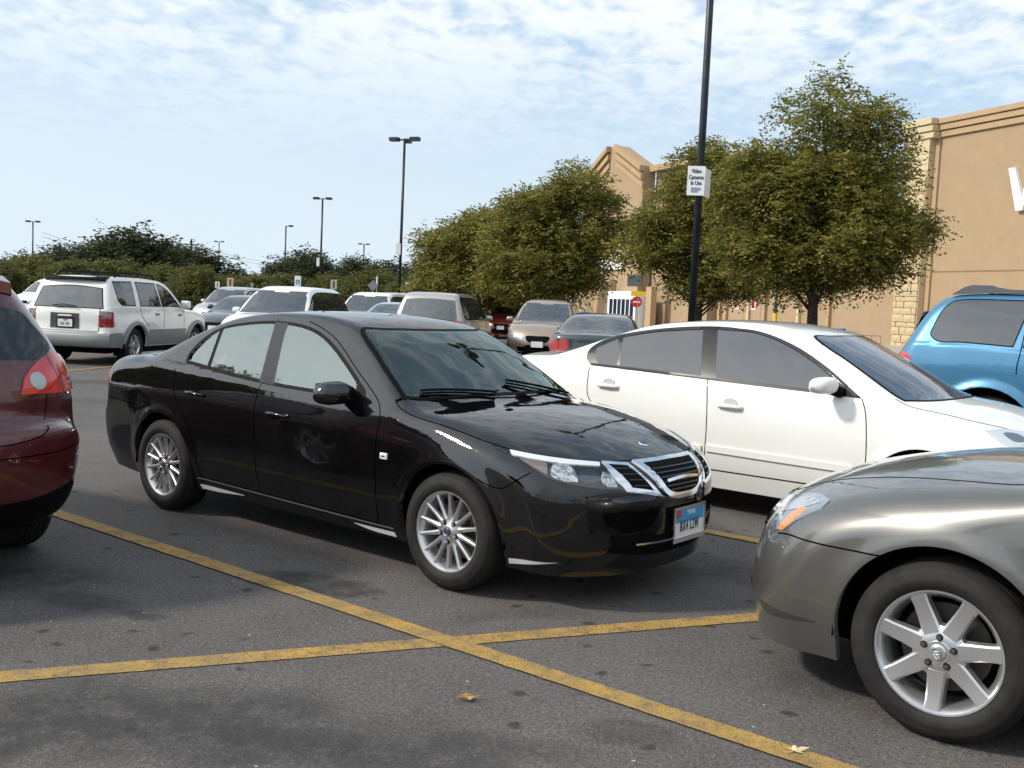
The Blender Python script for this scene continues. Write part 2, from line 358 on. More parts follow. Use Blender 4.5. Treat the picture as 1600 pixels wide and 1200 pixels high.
# ---------------- car body meshing ----------------
def with_normals(me,N):
    me.polygons.foreach_set('use_smooth',[True]*len(me.polygons)); me.normals_split_custom_set_from_vertices([tuple(n) for n in N])
def grid_mesh(name,V,Fs,N,m,parent):
    V=np.asarray(V);used=np.unique(np.array([i for f in Fs for i in f]));mp_=np.full(len(V),-1);mp_[used]=np.arange(len(used))
    me=bpy.data.meshes.new(name); me.from_pydata(V[used].tolist(),[],[tuple(mp_[list(f)]) for f in Fs]); me.materials.append(m); with_normals(me,N[used])
    return link(bpy.data.objects.new(name,me),parent)
def build_shell(B,root,m,zones,holes=(),dx=.03,n1=18,n2=16,n3=18,both=True):
    """zones: list of (name, test(c, side)) applied in order; remaining faces = body. holes: list of (side, outline polygon, axis)"""
    G=B.shell(dx,n1,n2,n3); R,S,_=G.shape
    V=G.reshape(-1,3); N=B.nrm(V)
    i,j=np.meshgrid(np.arange(R-1),np.arange(S-1),indexing='ij'); i=i.ravel();j=j.ravel()
    q=np.stack([i*S+j,i*S+j+1,(i+1)*S+j+1,(i+1)*S+j],1)
    c=V[q].mean(1); row=i
    # area filter for degenerate quads at the poles
    a=np.linalg.norm(np.cross(V[q[:,2]]-V[q[:,0]],V[q[:,3]]-V[q[:,1]]),axis=1); ok=a>1e-8
    q=q[ok];c=c[ok];row=row[ok];lip=row==0
    drop=np.zeros(len(q),bool)
    for ax,poly in holes:
        if ax=='y': drop|=inpoly(c[:,0],c[:,2],poly)&(np.abs(c[:,1])>.3)
        elif ax=='z': drop|=inpoly(c[:,0],np.abs(c[:,1]),poly)&(c[:,2]>.9)
    q=q[~drop];c=c[~drop];lip=lip[~drop]
    lab=np.full(len(q),-1)
    for k,(nm,test) in enumerate(zones):
        t=test(c)&(lab<0)&~lip; lab[t]=k
    out={}
    Vm=V*[1,-1,1];Nm=N*[1,-1,1];nV=len(V)
    VV=np.vstack([V,Vm]);NN=np.vstack([N,Nm]);q2=q[:,::-1]+nV
    # right side = mirrored (y<0)
    for k,(nm,test) in enumerate(zones):
        sel=lab==k
        if not sel.any():continue
        if nm in('door',):
            for F_ in (q[sel],q2[sel]): o=grid_mesh(nm,VV,F_[:,::-1].tolist(),NN,m,root);out.setdefault(nm,[]).append(o)
        else: out.setdefault(nm,[]).append(grid_mesh(nm,VV,np.vstack([q[sel],q2[sel]])[:,::-1].tolist(),NN,m,root))
    sel=lab==-1
    out['body']=[grid_mesh('body',VV,np.vstack([q[sel],q2[sel]])[:,::-1].tolist(),NN,m,root)]
    return out
def smooth_loop(P,n=6,closed=True,corners=()):
    DIM[0]=3
    P=[tuple(p)+((1,) if i in corners else ()) for i,p in enumerate(P)]
    r=catmull(P,n,closed);DIM[0]=2;return r
def inset2(poly,w):
    p=np.asarray(poly);n=len(p);e=np.roll(p,-1,0)-p;e/=np.linalg.norm(e,axis=1)[:,None]+1e-9
    nr=np.stack([-e[:,1],e[:,0]],1);A=.5*np.sum(p[:,0]*np.roll(p[:,1],-1)-np.roll(p[:,0],-1)*p[:,1])
    if A<0:nr=-nr
    k=nr+np.roll(nr,1,0);k/=np.linalg.norm(k,axis=1)[:,None]+1e-9
    d=np.clip((k*nr).sum(1),.5,1)
    return p+k*(w/d)[:,None]
def patch(B,name,P,d,m,parent,off=.003,skirt=.006,n=6,corners=(),side='L',ring=0.,sp_=.035,inset=0.,closed_sm=True,inner=None,rel=None,force_off=None):
    """piece of the car's skin inside outline P (car coordinates, given for y<0 side), projected along d. side: R as given, L mirrored, C = single"""
    d=np.asarray(d,float);d/=np.linalg.norm(d)
    P=np.asarray(smooth_loop(P,n,True,corners) if n>1 else P,float)
    u=np.cross([0,0,1.],d) if abs(d[2])<.9 else np.cross([0,1.,0],d);u/=np.linalg.norm(u);w=np.cross(d,u)
    Q=np.stack([P@u,P@w],1)
    if inset:Q=inset2(Q,inset)
    # drop near-duplicate points
    keep=[0]
    for i in range(1,len(Q)):
        if np.linalg.norm(Q[i]-Q[keep[-1]])>.0015:keep.append(i)
    Q=Q[keep];dep=P@d;dm=dep.mean()
    nb=len(Q);pts=[Vector(q) for q in Q];edges=[(i,(i+1)%nb) for i in range(nb)]
    inn=None
    if ring>0:
        I=inset2(Q,ring);inn=I;pts+=[Vector(q) for q in I];edges+=[(nb+i,nb+(i+1)%nb) for i in range(nb)]
    lo=Q.min(0);hi=Q.max(0)
    if ring<=0:
        gx=np.arange(lo[0]+sp_/2,hi[0],sp_);gy=np.arange(lo[1]+sp_/2,hi[1],sp_);X,Y=np.meshgrid(gx,gy);X=X.ravel();Y=Y.ravel()
        t=inpoly(X,Y,inset2(Q,min(.3*sp_,.01)));pts+=[Vector((a,b)) for a,b in zip(X[t],Y[t])]
        vs_,_,fs,_,_,_=geometry.delaunay_2d_cdt(pts,edges,[],0,1e-5)
    else:
        # ring as quads
        vs_=pts;fs=[(i,(i+1)%nb,nb+(i+1)%nb,nb+i) for i in range(nb)]
    A=np.array([list(v) for v in vs_]);
    cen=np.array([A[list(f)].mean(0) for f in fs])
    if ring<=0:
        t=inpoly(cen[:,0],cen[:,1],Q);fs=[f for f,k in zip(fs,t) if k]
    O=A[:,:1]*u+A[:,1:2]*w+d*(dm-.30)
    far=.9
    S,found=B.march(O,np.tile(d,(len(O),1)),far,off)
    if (~found).any():
        S[~found]=O[~found]+d*.30
    N=B.nrm(S)
    # skirt
    V=S.tolist();NL=N.tolist();F_=[tuple(f) for f in fs]
    tri=V and F_
    # orientation
    if F_:
        f=F_[len(F_)//2];a,b,c=[np.array(V[k]) for k in f[:3]]
        if np.dot(np.cross(b-a,c-a),N[f[0]])<0:F_=[t[::-1] for t in F_]
    # boundary edges
    from collections import Counter
    cnt=Counter()
    for f in F_:
        for k in range(len(f)):
            e=(f[k],f[(k+1)%len(f)]);cnt[tuple(sorted(e))]+=1
    base={}
    for f in list(F_):
        for k in range(len(f)):
            a,b=f[k],f[(k+1)%len(f)]
            if cnt[tuple(sorted((a,b)))]==1:
                for z in(a,b):
                    if z not in base:
                        base[z]=len(V);V.append((S[z]-N[z]*(skirt+off)).tolist());NL.append(N[z].tolist())
                F_.append((b,a,base[a],base[b]))
    outs=[]
    V=np.array(V);NL=np.array([list(map(float,q)) for q in NL])
    for sd in side:
        if sd in 'RC':v2,nn,f2=V,NL,F_
        else:v2,nn,f2=V*[1,-1,1],NL*[1,-1,1],[t[::-1] for t in F_]
        outs.append(grid_mesh(name,v2,f2,nn,m,parent))
    return outs
def strip_geo(B,P,d,w,off,n=6,closed=False,corners=(),mirror=True):
    d=np.asarray(d,float);d/=np.linalg.norm(d)
    P=np.asarray(smooth_loop(P,n,closed,corners) if n>1 else P,float)
    if closed:P=np.vstack([P,P[:1]])
    O=P-d*((P@d)-(P@d).mean()+.3)[:,None]
    S,f=B.march(O,np.tile(d,(len(O),1)),.9,off);S=S[f]
    if len(S)<2:return [],[]
    N=B.nrm(S);T=np.gradient(S,axis=0);T/=np.linalg.norm(T,axis=1)[:,None]+1e-9
    X=np.cross(N,T);X/=np.linalg.norm(X,axis=1)[:,None]+1e-9
    V=[];Fs=[]
    for k in range(len(S)):
        V+=[S[k]-X[k]*w/2-N[k]*(off+.004),S[k]-X[k]*w/2,S[k]+X[k]*w/2,S[k]+X[k]*w/2-N[k]*(off+.004)]
        if k:
            a=(k-1)*4;b=k*4
            for q in range(3):Fs.append((a+q,a+q+1,b+q+1,b+q))
    V=np.array(V)
    return V,Fs
def strips(B,name,L,m,parent,w=.006,off=.0012,mirror=True):
    mb=MB()
    for it in L:
        P,d=it[0],it[1];kw=it[2] if len(it)>2 else {}
        ww=kw.pop('w',w) if 'w' in kw else w
        V,Fs=strip_geo(B,P,d,ww,off,**kw)
        if len(V)==0:continue
        mb.add(V,Fs)
        if mirror and it[0][0][1]!=0 : mb.add(V*[1,-1,1],[f[::-1] for f in Fs])
    return meshobj(name,mb.v,mb.f,m,parent,False)

# ---------------- wheels ----------------
def std_mats():
    return dict(
    rubber=mat('rubber',(.012,.0115,.011),.72,spec=.3,noise=(7,.0,3,(.024,.021,.019)),bump=(60,.2,.002)),
    alloy=mat('alloy',(.60,.60,.61),.27,.85),
    alloy_dull=mat('alloy_dull',(.42,.42,.43),.4,.7),
    blacktrim=mat('black_trim',(.005,.005,.005),.5,spec=.06),
    black=mat('black_interior',(.004,.004,.004),.8,spec=.1),
    chrome=mat('chrome',(.78,.79,.82),.09,1.),
    brake=mat('brake_iron',(.09,.075,.065),.5,.6),
    amber=mat('amber_lens',(.75,.20,.02),.12,coat=1.),
    red=mat('red_lens',(.60,.018,.014),.15,coat=1.,bump=(40,.15,.002)),
    redlow=mat('deep_red_lens',(.28,.008,.008),.15,coat=1.),
    clear=mat('clear_lens',(.62,.64,.67),.08,.35,coat=1.,bump=(30,.3,.004)),
    white_lens=mat('white_lens',(.75,.76,.78),.15,.2,coat=1.),
    lampdark=mat('lamp_housing',(.045,.05,.06),.12,.3,coat=1.),
    gap=mat('panel_gap_black',(.002,.002,.002),.9,spec=0.),
    plate=mat('plate_white',(.72,.74,.76),.35),
    )
def make_wheel(Rt,Rr,w,nsp,style,root,M):
    """wheel at the root's origin, axle along y, outer face towards -y; returns wheel object (parts are its children)"""
    k=Rr
    mb=MB();mb.lathe([(k-.008,-w+.02),(k-.03,-w+.03),(k-.034,-.10),(k-.030,-.05),(k-.020,-.022),(k-.012,-.010),(k-.006,-.003),(k+.001,-.002),(k+.002,-.012),(k-.004,-.02)],64,AX_Y)
    wh=mb.build('wheel',M['alloy'],root,angle=.6)
    s=Rt-k
    P=[(k-.003,-.012),(k+.004,-.002),(k+.012,.006),(k+s*.30,.010),(k+s*.40,.0115),(k+s*.45,.0095),(k+s*.62,.006),(k+s*.78,-.002),(k+s*.80,-.006),(k+s*.90,-.014),(k+s*.975,-.030),(Rt-.001,-.045)]
    a=-.052
    for g in range(4):
        P+=[(Rt,a),(Rt-.008,a-.003),(Rt-.008,a-.009),(Rt,a-.012)];a-=(w-.10)/4
    m=[(r,-w-x+.0) for r,x in P[:12]][::-1]
    P=P+m
    mb=MB();mb.lathe(P,72,AX_Y);mb.build('tyre',M['rubber'],wh,angle=.7)
    mb=MB();mb.lathe([(.0,-.11),(Rr*.72,-.11),(Rr*.72,-.13),(0,-.13)],40,AX_Y);mb.build('brake_disc',M['brake'],wh,angle=.5)
    mb=MB();mb.lathe([(0,-w*.75),(Rr-.03,-w*.75)],24,AX_Y);mb.build('back_plate',M['black'],wh)
    if style=='thin':    # fourteen slim spokes
        ri=.060
        mb=MB();mb.lathe([(.0,-.012),(.030,-.012),(.036,-.016),(.072,-.024),(.080,-.034),(.080,-.06)],40,AX_Y);mb.build('hub',M['alloy'],wh,angle=.5)
        sec=lambda wd,h:[(-wd/2,-h),(-wd*.42,-.006),(-wd*.16,0),(wd*.16,0),(wd*.42,-.006),(wd/2,-h)]
        V=[];rs=[.066,.09,.13,.17,Rr-.014];ws=[.036,.030,.0255,.0235,.024];zs=[-.020,-.021,-.019,-.015,-.010]
        for r,wd,z in zip(rs,ws,zs):
            for x,y in sec(wd,.024):V.append((r,x,z+y))
        F=[(i*6+j,i*6+j+1,(i+1)*6+j+1,(i+1)*6+j) for i in range(4) for j in range(5)]+[tuple(range(6)),tuple(24+i for i in range(6))[::-1]]
    elif style=='wide':  # seven broad flat spokes
        mb=MB();mb.lathe([(.0,-.010),(.040,-.010),(.044,-.014),(.082,-.018),(.098,-.026),(.104,-.05)],40,AX_Y);mb.build('hub',M['alloy'],wh,angle=.5)
        V=[];rs=[.07,.10,.14,.18,Rr-.010];ws=[.080,.076,.070,.066,.072];zs=[-.016,-.018,-.017,-.013,-.007]
        for r,wd,z in zip(rs,ws,zs):
            for x,y in [(-wd/2,-.035),(-wd*.44,-.006),(-wd*.34,.0),(wd*.34,0),(wd*.44,-.006),(wd/2,-.035)]:V.append((r,x,z+y))
        F=[(i*6+j,i*6+j+1,(i+1)*6+j+1,(i+1)*6+j) for i in range(4) for j in range(5)]+[tuple(range(6)),tuple(24+i for i in range(6))[::-1]]
    else:
        mb=MB();mb.lathe([(.0,-.012),(.05,-.012),(.09,-.03),(.09,-.06)],24,AX_Y);mb.build('hub',M['alloy_dull'],wh,angle=.5)
        V=[];rs=[.05,.12,Rr-.010];ws=[.09,.06,.07];zs=[-.02,-.02,-.012]
        for r,wd,z in zip(rs,ws,zs):
            for x,y in [(-wd/2,-.03),(-wd*.4,0),(wd*.4,0),(wd/2,-.03)]:V.append((r,x,z+y))
        F=[(i*4+j,i*4+j+1,(i+1)*4+j+1,(i+1)*4+j) for i in range(2) for j in range(3)]+[(0,1,2,3),(11,10,9,8)]
    me=None;off={'thin':.22,'wide':.30,'plain':.1}[style]
    for i in range(nsp):
        if me is None:
            mb=MB().add([AX_Y@Vector(v) for v in V],F);o=mb.build('spoke',M['alloy'],wh,angle=.5);me=o.data
        else:o=bpy.data.objects.new('spoke',me);link(o,wh)
        o.rotation_euler=(0,2*PI*i/nsp+off,0)
    if style!='plain':
        R0=.056;me=me2=None
        for i in range(5):
            t=2*PI*i/5+(.35 if style=='wide' else .9);c=(R0*math.cos(t),0,R0*math.sin(t))
            if me is None:
                mb=MB();mb.lathe([(0,-.0125),(.0125,-.0125),(.0130,-.0185)],16,AX_Y);mb.build('lug_hole',M['black'],wh,loc=c);me=bpy.data.meshes[wh.children[-1].data.name] if False else [x for x in wh.children if x.name.startswith('lug_hole')][0].data
                mb=MB();mb.lathe([(0,-.004),(.0075,-.0045),(.0095,-.008),(.0095,-.018)],6,AX_Y);o=mb.build('lug_nut',M['brake'] if style=='wide' else M['alloy_dull'],wh,loc=c,angle=.4);me2=o.data
            else:
                for nm,d in(('lug_hole',me),('lug_nut',me2)):
                    o=bpy.data.objects.new(nm,d);link(o,wh);o.location=c
        mb=MB();rr=.031 if style=='wide' else .021
        mb.lathe([(0,-.002),(rr-.006,-.0025),(rr-.001,-.006),(rr,-.016)],32,AX_Y);mb.build('centre_cap',M['alloy'] if style=='wide' else mat('cap_blue',(.02,.02,.06),.2,coat=1),wh,angle=.5)
        if style=='wide':
            mb=MB()
            for a,b,cz in((.021,.014,0),(.006,.014,0),(.0135,.0055,.006)):
                mb.tube([(a*math.cos(t),-.0005,cz+b*math.sin(t)) for t in np.linspace(0,2*PI,20)],.0018,5,False)
            mb.build('cap_emblem',M['chrome'],wh)
        else:
            mb=MB();mb.tube([(.0175*math.cos(t),.0,.0175*math.sin(t)) for t in np.linspace(0,2*PI,20)],.0016,5,False);mb.build('cap_ring',M['chrome'],wh)
            mb=MB();mb.lathe([(0,-.0005),(.011,-.0005),(.011,-.004)],20,AX_Y);mb.build('cap_emblem',mat('cap_red',(.12,.03,.06),.3),wh)
    return wh
def put_wheels(wh,root,axles,zax,yout,rots=(0,.4,.9,1.3),steer=0.):
    first=True;k=0
    for x in axles:
        for s in(-1,1):
            w=wh if first else tree_copy(wh,root);first=False
            w.location=(x,s*yout,zax);w.rotation_euler=(0,rots[k%4],0 if s<0 else PI);w.rotation_mode='ZYX' if False else 'XYZ';k+=1
def under_parts(B,root,M,dark):
    c=B.c;mb=MB();z0=.20
    x0=.18;x1=c['L']-.22;ax=c['axles'];R=c['Ra']
    W=B.W-.10
    # floor pan, narrower at the wheels
    x0=.42;x1=c['L']-.5
    seg=[(x0,ax[0]-R-.02,W-.16),(ax[0]-R-.02,ax[0]+R+.02,W-.28),(ax[0]+R+.02,ax[1]-R-.02,W),(ax[1]-R-.02,ax[1]+R+.02,W-.28),(ax[1]+R+.02,x1,W-.20)]
    for a,b,w in seg:
        if b>a:mb.box(((a+b)/2,0,z0+.12),(b-a,2*w,.20))
    mb.build('underbody',M['black'],root)
    for x in ax:
        for s in(-1,1):
            mb=MB();n=14;V=[];F=[]
            for i in range(n+1):
                t=PI*1.06*i/n-PI*.03
                for y in(B.W-.05,B.W-.42):V.append((x+(R+.012)*math.cos(t),s*y,c['zax']+(R+.012)*math.sin(t)))
            for i in range(n):F.append((2*i,2*i+1,2*i+3,2*i+2))
            F.append(tuple(2*i+1 for i in range(n+1)))
            mb.add(V,F).build('wheel_liner',M['black'],root)
def car_root(name,label,cat,pose,group=None):
    return thing(name,label,cat,(pose[0],pose[1],0),pose[2],group)
def plate_obj(root,M,loc,n,txt,sub,style='blue',w=.305,h=.155,parentname='licence_plate',tilt=0.):
    """flat plate; n = outward unit vector (x,y)"""
    n=Vector((n[0],n[1],0)).normalized();r=Vector((-n.y,n.x,0));up=Vector((0,0,1))
    T=Matrix(((r.x,up.x,n.x,loc[0]),(r.y,up.y,n.y,loc[1]),(r.z,up.z,n.z,loc[2]),(0,0,0,1)))
    def rect(w_,h_,z0,z1,dx=0,dz=0):
        mb=MB();mb.box((dx,dz,(z0+z1)/2),(w_,h_,z1-z0));return MB().add([T@Vector(v) for v in mb.v],mb.f)
    p=rect(w,h,0,.003).build(parentname,M['plate'],root)
    if style=='blue':
        rect(w*.97,h*.45,.003,.0042,0,h*.25).build('blue_band',mat('plate_blue',(.03,.28,.55),.35),p)
        rect(w*.16,h*.26,.0042,.0052,-w*.38,h*.33).build('red_mark',mat('plate_red',(.5,.03,.05),.4),p)
    fr=MB()
    for a in((0,h/2+.004,w+.03,.014),(0,-h/2-.010,w+.03,.026)):fr.add(rect(a[2],a[3],.0,.008,a[0],a[1]).v,MB().box((0,0,0),(1,1,1)).f)
    for s in(-1,1):fr.add(rect(.014,h+.01,.0,.008,s*(w/2+.007),-.0).v,MB().box((0,0,0),(1,1,1)).f)
    fr.build('plate_frame',M['chrome'] if style=='blue' else M['blacktrim'],p)
    dark=mat('plate_ink',(.03,.04,.09),.5)
    T2=T@Matrix.Translation((0,-h*.12,.006));text_mesh(txt,h*.54,.0008,dark,'plate_number',p,T2,font_scale_x=.50,bold=.0004,space=1.22)
    T3=T@Matrix.Translation((0.01,h*.33,.006));text_mesh(sub,h*.22,.0008,M['plate'] if style=='blue' else mat('plate_red',(.5,.03,.05),.4),'plate_state',p,T3,font_scale_x=.9,bold=.001)
    return p

SEDAN=dict(L=4.64,W=1.762,axles=(1.04,3.715),zax=.318,Ra=.362,zo=.74,ends=(.62,4.10),
 sil=[(.10,.20),(.03,.32),(.0,.50),(.015,.66),(.05,.72),(.07,.86),(.085,1.0),(.13,1.035),(.35,1.065),(.62,1.085),(.80,1.145),(1.10,1.27),(1.40,1.37),(1.70,1.418),(2.05,1.435),(2.40,1.425),(2.66,1.385),(2.90,1.29),(3.20,1.13),(3.44,1.0),(3.56,.965),(3.80,.94),(4.10,.885),(4.35,.81),(4.52,.735),(4.60,.67),(4.635,.58),(4.64,.45),(4.63,.32),(4.57,.20)],
 plan=[(0,.80),(.3,.85),(.8,.872),(1.4,.881),(3.0,.881),(3.6,.876),(4.1,.855),(4.4,.82),(4.64,.78)],
 crease=[(0,.84),(.8,.84),(1.8,.82),(3.0,.78),(3.7,.74),(4.64,.66)],
 belt=[(0,1.01),(.7,1.01),(1.3,.985),(3.0,.915),(3.5,.93),(4.64,1.1)],
 bow=[(0,-.20),(.6,-.14),(1.3,-.10),(2.0,0),(2.5,.06),(3.3,.20),(3.9,.22),(4.64,.46)],
 crown=[(0,.05),(.7,.05),(1.5,.07),(2.6,.07),(3.4,.05),(3.8,.06),(4.64,.05)],
 fil=[(0,.20),(.4,.10),(.8,.08),(1.4,.06),(3.2,.05),(3.6,.08),(4.2,.12),(4.64,.2)],
 low=[(0,.24),(.5,.20),(.7,.19),(4.0,.19),(4.64,.17)],s1=.30,s2=.22)

WSED=dict(L=4.82,W=1.796,axles=(1.075,3.851),zax=.322,Ra=.365,zo=.75,ends=(.62,4.24),
 sil=[(.12,.20),(.04,.32),(.0,.50),(.01,.66),(.05,.74),(.06,.90),(.06,1.06),(.11,1.095),(.30,1.115),(.52,1.135),(.75,1.20),(1.10,1.32),(1.45,1.425),(1.85,1.477),(2.25,1.492),(2.60,1.478),(2.88,1.428),(3.15,1.315),(3.45,1.17),(3.72,1.035),(3.84,1.0),(4.1,.965),(4.40,.89),(4.62,.80),(4.74,.72),(4.80,.62),(4.82,.46),(4.81,.32),(4.76,.20)],
 plan=[(0,.82),(.3,.865),(.8,.888),(1.4,.898),(3.2,.898),(3.8,.893),(4.3,.87),(4.6,.83),(4.82,.79)],
 crease=[(0,.80),(.8,.80),(1.8,.78),(3.0,.74),(3.7,.72),(4.82,.66)],
 belt=[(0,1.06),(.7,1.06),(1.3,1.045),(3.0,.975),(3.6,.985),(4.82,1.2)],
 bow=[(0,-.22),(.6,-.15),(1.3,-.10),(2.0,0),(2.6,.06),(3.5,.22),(4.0,.24),(4.82,.50)],
 crown=[(0,.05),(.7,.05),(1.5,.07),(2.6,.07),(3.4,.05),(3.8,.06),(4.82,.05)],
 fil=[(0,.20),(.4,.10),(.8,.08),(1.4,.07),(3.4,.06),(3.8,.10),(4.3,.14),(4.82,.2)],
 low=[(0,.24),(.5,.20),(.7,.19),(4.0,.19),(4.82,.17)],s1=.16,s2=.36,ck=.05)

GSED=dict(L=5.01,W=1.85,axles=(1.20,4.02),zax=.334,Ra=.395,zo=.78,ends=(.75,4.45),
 sil=[(.12,.20),(.04,.32),(.0,.50),(.01,.66),(.04,.78),(.06,.95),(.10,1.06),(.18,1.09),(.50,1.11),(.80,1.16),(1.2,1.29),(1.6,1.41),(2.0,1.465),(2.4,1.486),(2.75,1.470),(3.0,1.43),(3.3,1.315),(3.6,1.17),(3.78,1.07),(3.9,1.025),(4.15,.99),(4.45,.93),(4.70,.85),(4.86,.76),(4.95,.66),(5.0,.56),(5.03,.45),(5.03,.34),(4.99,.20)],
 plan=[(0,.84),(.3,.88),(.8,.91),(1.4,.925),(3.4,.925),(4.0,.92),(4.5,.90),(4.8,.87),(5.01,.82)],
 crease=[(0,.80),(.8,.80),(3.0,.80),(4.0,.78),(5.01,.72)],
 belt=[(0,1.06),(.7,1.06),(1.3,1.04),(3.0,.98),(3.8,1.0),(5.01,1.2)],
 bow=[(0,-.22),(.6,-.15),(1.3,-.10),(2.0,0),(2.6,.06),(3.7,.22),(4.2,.26),(5.01,.44)],
 crown=[(0,.05),(.7,.05),(1.5,.07),(2.6,.07),(3.4,.05),(4.0,.08),(5.01,.05)],
 fil=[(0,.20),(.4,.10),(.8,.08),(1.4,.07),(3.6,.06),(4.0,.12),(4.5,.14),(5.01,.2)],
 low=[(0,.24),(.5,.20),(.7,.19),(4.2,.19),(5.01,.17)],s1=.20,s2=.3,ck=.04)

RUNNER=dict(L=4.58,W=1.80,axles=(1.10,3.775),zax=.355,Ra=.43,zo=.85,ends=(.45,4.23),
 sil=[(.10,.36),(.03,.42),(.0,.50),(.01,.58),(.06,.62),(.09,.75),(.10,1.0),(.13,1.10),(.27,1.45),(.36,1.62),(.46,1.695),(.70,1.715),(1.3,1.725),(2.0,1.720),(2.45,1.69),(2.70,1.62),(3.0,1.40),(3.24,1.20),(3.35,1.13),(3.7,1.11),(4.1,1.07),(4.40,1.01),(4.50,.92),(4.53,.75),(4.57,.62),(4.58,.5),(4.55,.38)],
 plan=[(0,.835),(.3,.875),(.8,.90),(3.6,.90),(4.2,.885),(4.58,.835)],
 crease=[(0,.95),(4.58,.95)],belt=[(0,1.11),(3.3,1.11),(4.58,1.3)],
 bow=[(0,-.08),(.6,-.06),(1.3,-.03),(2.0,0),(2.6,.04),(3.4,.14),(4.0,.15),(4.58,.25)],
 crown=[(0,.03),(2.6,.05),(4.58,.04)],fil=[(0,.12),(.4,.07),(1.0,.07),(3.6,.07),(4.2,.12),(4.58,.14)],
 low=[(0,.40),(.5,.36),(.7,.34),(4.0,.34),(4.58,.36)],s1=.06,s2=.20,ck=.05,tuck=.15,ztuck=.5,flare=.03,curv=.06,gcurv=.1)
DUR=dict(L=5.10,W=1.93,axles=(1.16,4.19),zax=.41,Ra=.49,zo=.97,ends=(.5,4.70),
 sil=[(.10,.36),(.03,.42),(.0,.55),(.02,.70),(.06,.78),(.08,1.0),(.12,1.2),(.25,1.45),(.45,1.74),(.60,1.84),(.85,1.88),(1.6,1.90),(2.4,1.895),(2.85,1.85),(3.15,1.70),(3.55,1.40),(3.80,1.22),(3.95,1.18),(4.4,1.13),(4.80,1.05),(4.95,.95),(5.05,.75),(5.10,.6),(5.08,.4)],
 plan=[(0,.88),(.3,.92),(.8,.945),(4.2,.945),(4.8,.93),(5.1,.86)],
 crease=[(0,1.12),(5.1,1.02)],belt=[(0,1.34),(3.3,1.25),(5.1,1.4)],
 bow=[(0,-.16),(.6,-.12),(1.3,-.05),(2.0,0),(2.6,.04),(3.7,.16),(4.4,.2),(5.1,.35)],
 crown=[(0,.04),(2.6,.06),(5.1,.05)],fil=[(0,.16),(.5,.10),(1.2,.09),(3.8,.08),(4.5,.14),(5.1,.16)],
 low=[(0,.40),(.5,.36),(.7,.34),(4.4,.34),(5.1,.36)],s1=.16,s2=.22,ck=.04,tuck=.15,ztuck=.5,flare=.035,curv=.08,gcurv=.15)
ROG=dict(L=4.65,W=1.80,axles=(.93,3.62),zax=.345,Ra=.40,zo=.80,ends=(.45,4.05),
 sil=[(.22,.26),(.10,.32),(.04,.42),(.01,.55),(.0,.70),(.02,.80),(.09,.84),(.11,.98),(.16,1.12),(.30,1.36),(.44,1.55),(.52,1.60),(.80,1.63),(1.5,1.655),(2.1,1.64),(2.55,1.57),(2.9,1.42),(3.35,1.12),(3.55,1.05),(3.9,1.0),(4.3,.90),(4.52,.76),(4.62,.60),(4.65,.45),(4.6,.28)],
 plan=[(0,.84),(.3,.875),(.8,.90),(3.2,.90),(4.0,.88),(4.65,.78)],
 crease=[(0,.92),(.9,.92),(3.0,.85),(4.65,.75)],belt=[(0,1.14),(.9,1.12),(3.3,1.02),(4.65,1.3)],
 bow=[(0,-.30),(.5,-.26),(1.0,-.12),(1.8,0),(2.5,.05),(3.5,.22),(4.65,.45)],
 crown=[(0,.03),(.4,.05),(2.6,.06),(4.65,.05)],fil=[(0,.22),(.4,.16),(.9,.10),(3.4,.08),(4.0,.14),(4.65,.2)],
 low=[(0,.34),(.4,.26),(.6,.24),(4.0,.22),(4.65,.22)],s1=.22,s2=.30,ck=.05,tuck=.25,ztuck=.45,flare=.02,curv=.10,gcurv=.2)

MINI=dict(L=4.85,W=1.95,axles=(.95,3.83),zax=.34,Ra=.39,zo=.80,ends=(.45,4.25),
 sil=[(.12,.30),(.04,.36),(.0,.50),(.02,.68),(.08,.74),(.10,1.0),(.14,1.15),(.26,1.48),(.36,1.65),(.50,1.72),(.9,1.75),(1.8,1.76),(2.5,1.74),(2.95,1.66),(3.5,1.35),(3.85,1.12),(4.0,1.06),(4.4,.98),(4.7,.82),(4.82,.6),(4.85,.45),(4.8,.28)],
 plan=[(0,.87),(.4,.93),(.9,.96),(3.8,.96),(4.85,.84)],crease=[(0,.9),(4.85,.8)],belt=[(0,1.12),(3.5,1.05),(4.85,1.3)],
 bow=[(0,-.16),(.6,-.10),(1.3,-.04),(2.0,0),(2.5,.05),(3.7,.2),(4.85,.4)],crown=[(0,.03),(2.6,.06),(4.85,.05)],fil=[(0,.16),(.5,.1),(3.6,.08),(4.1,.14),(4.85,.18)],
 low=[(0,.34),(.6,.26),(4.85,.24)],s1=.12,s2=.2,ck=.05,tuck=.2,ztuck=.45,flare=.0,curv=.1,gcurv=.12)
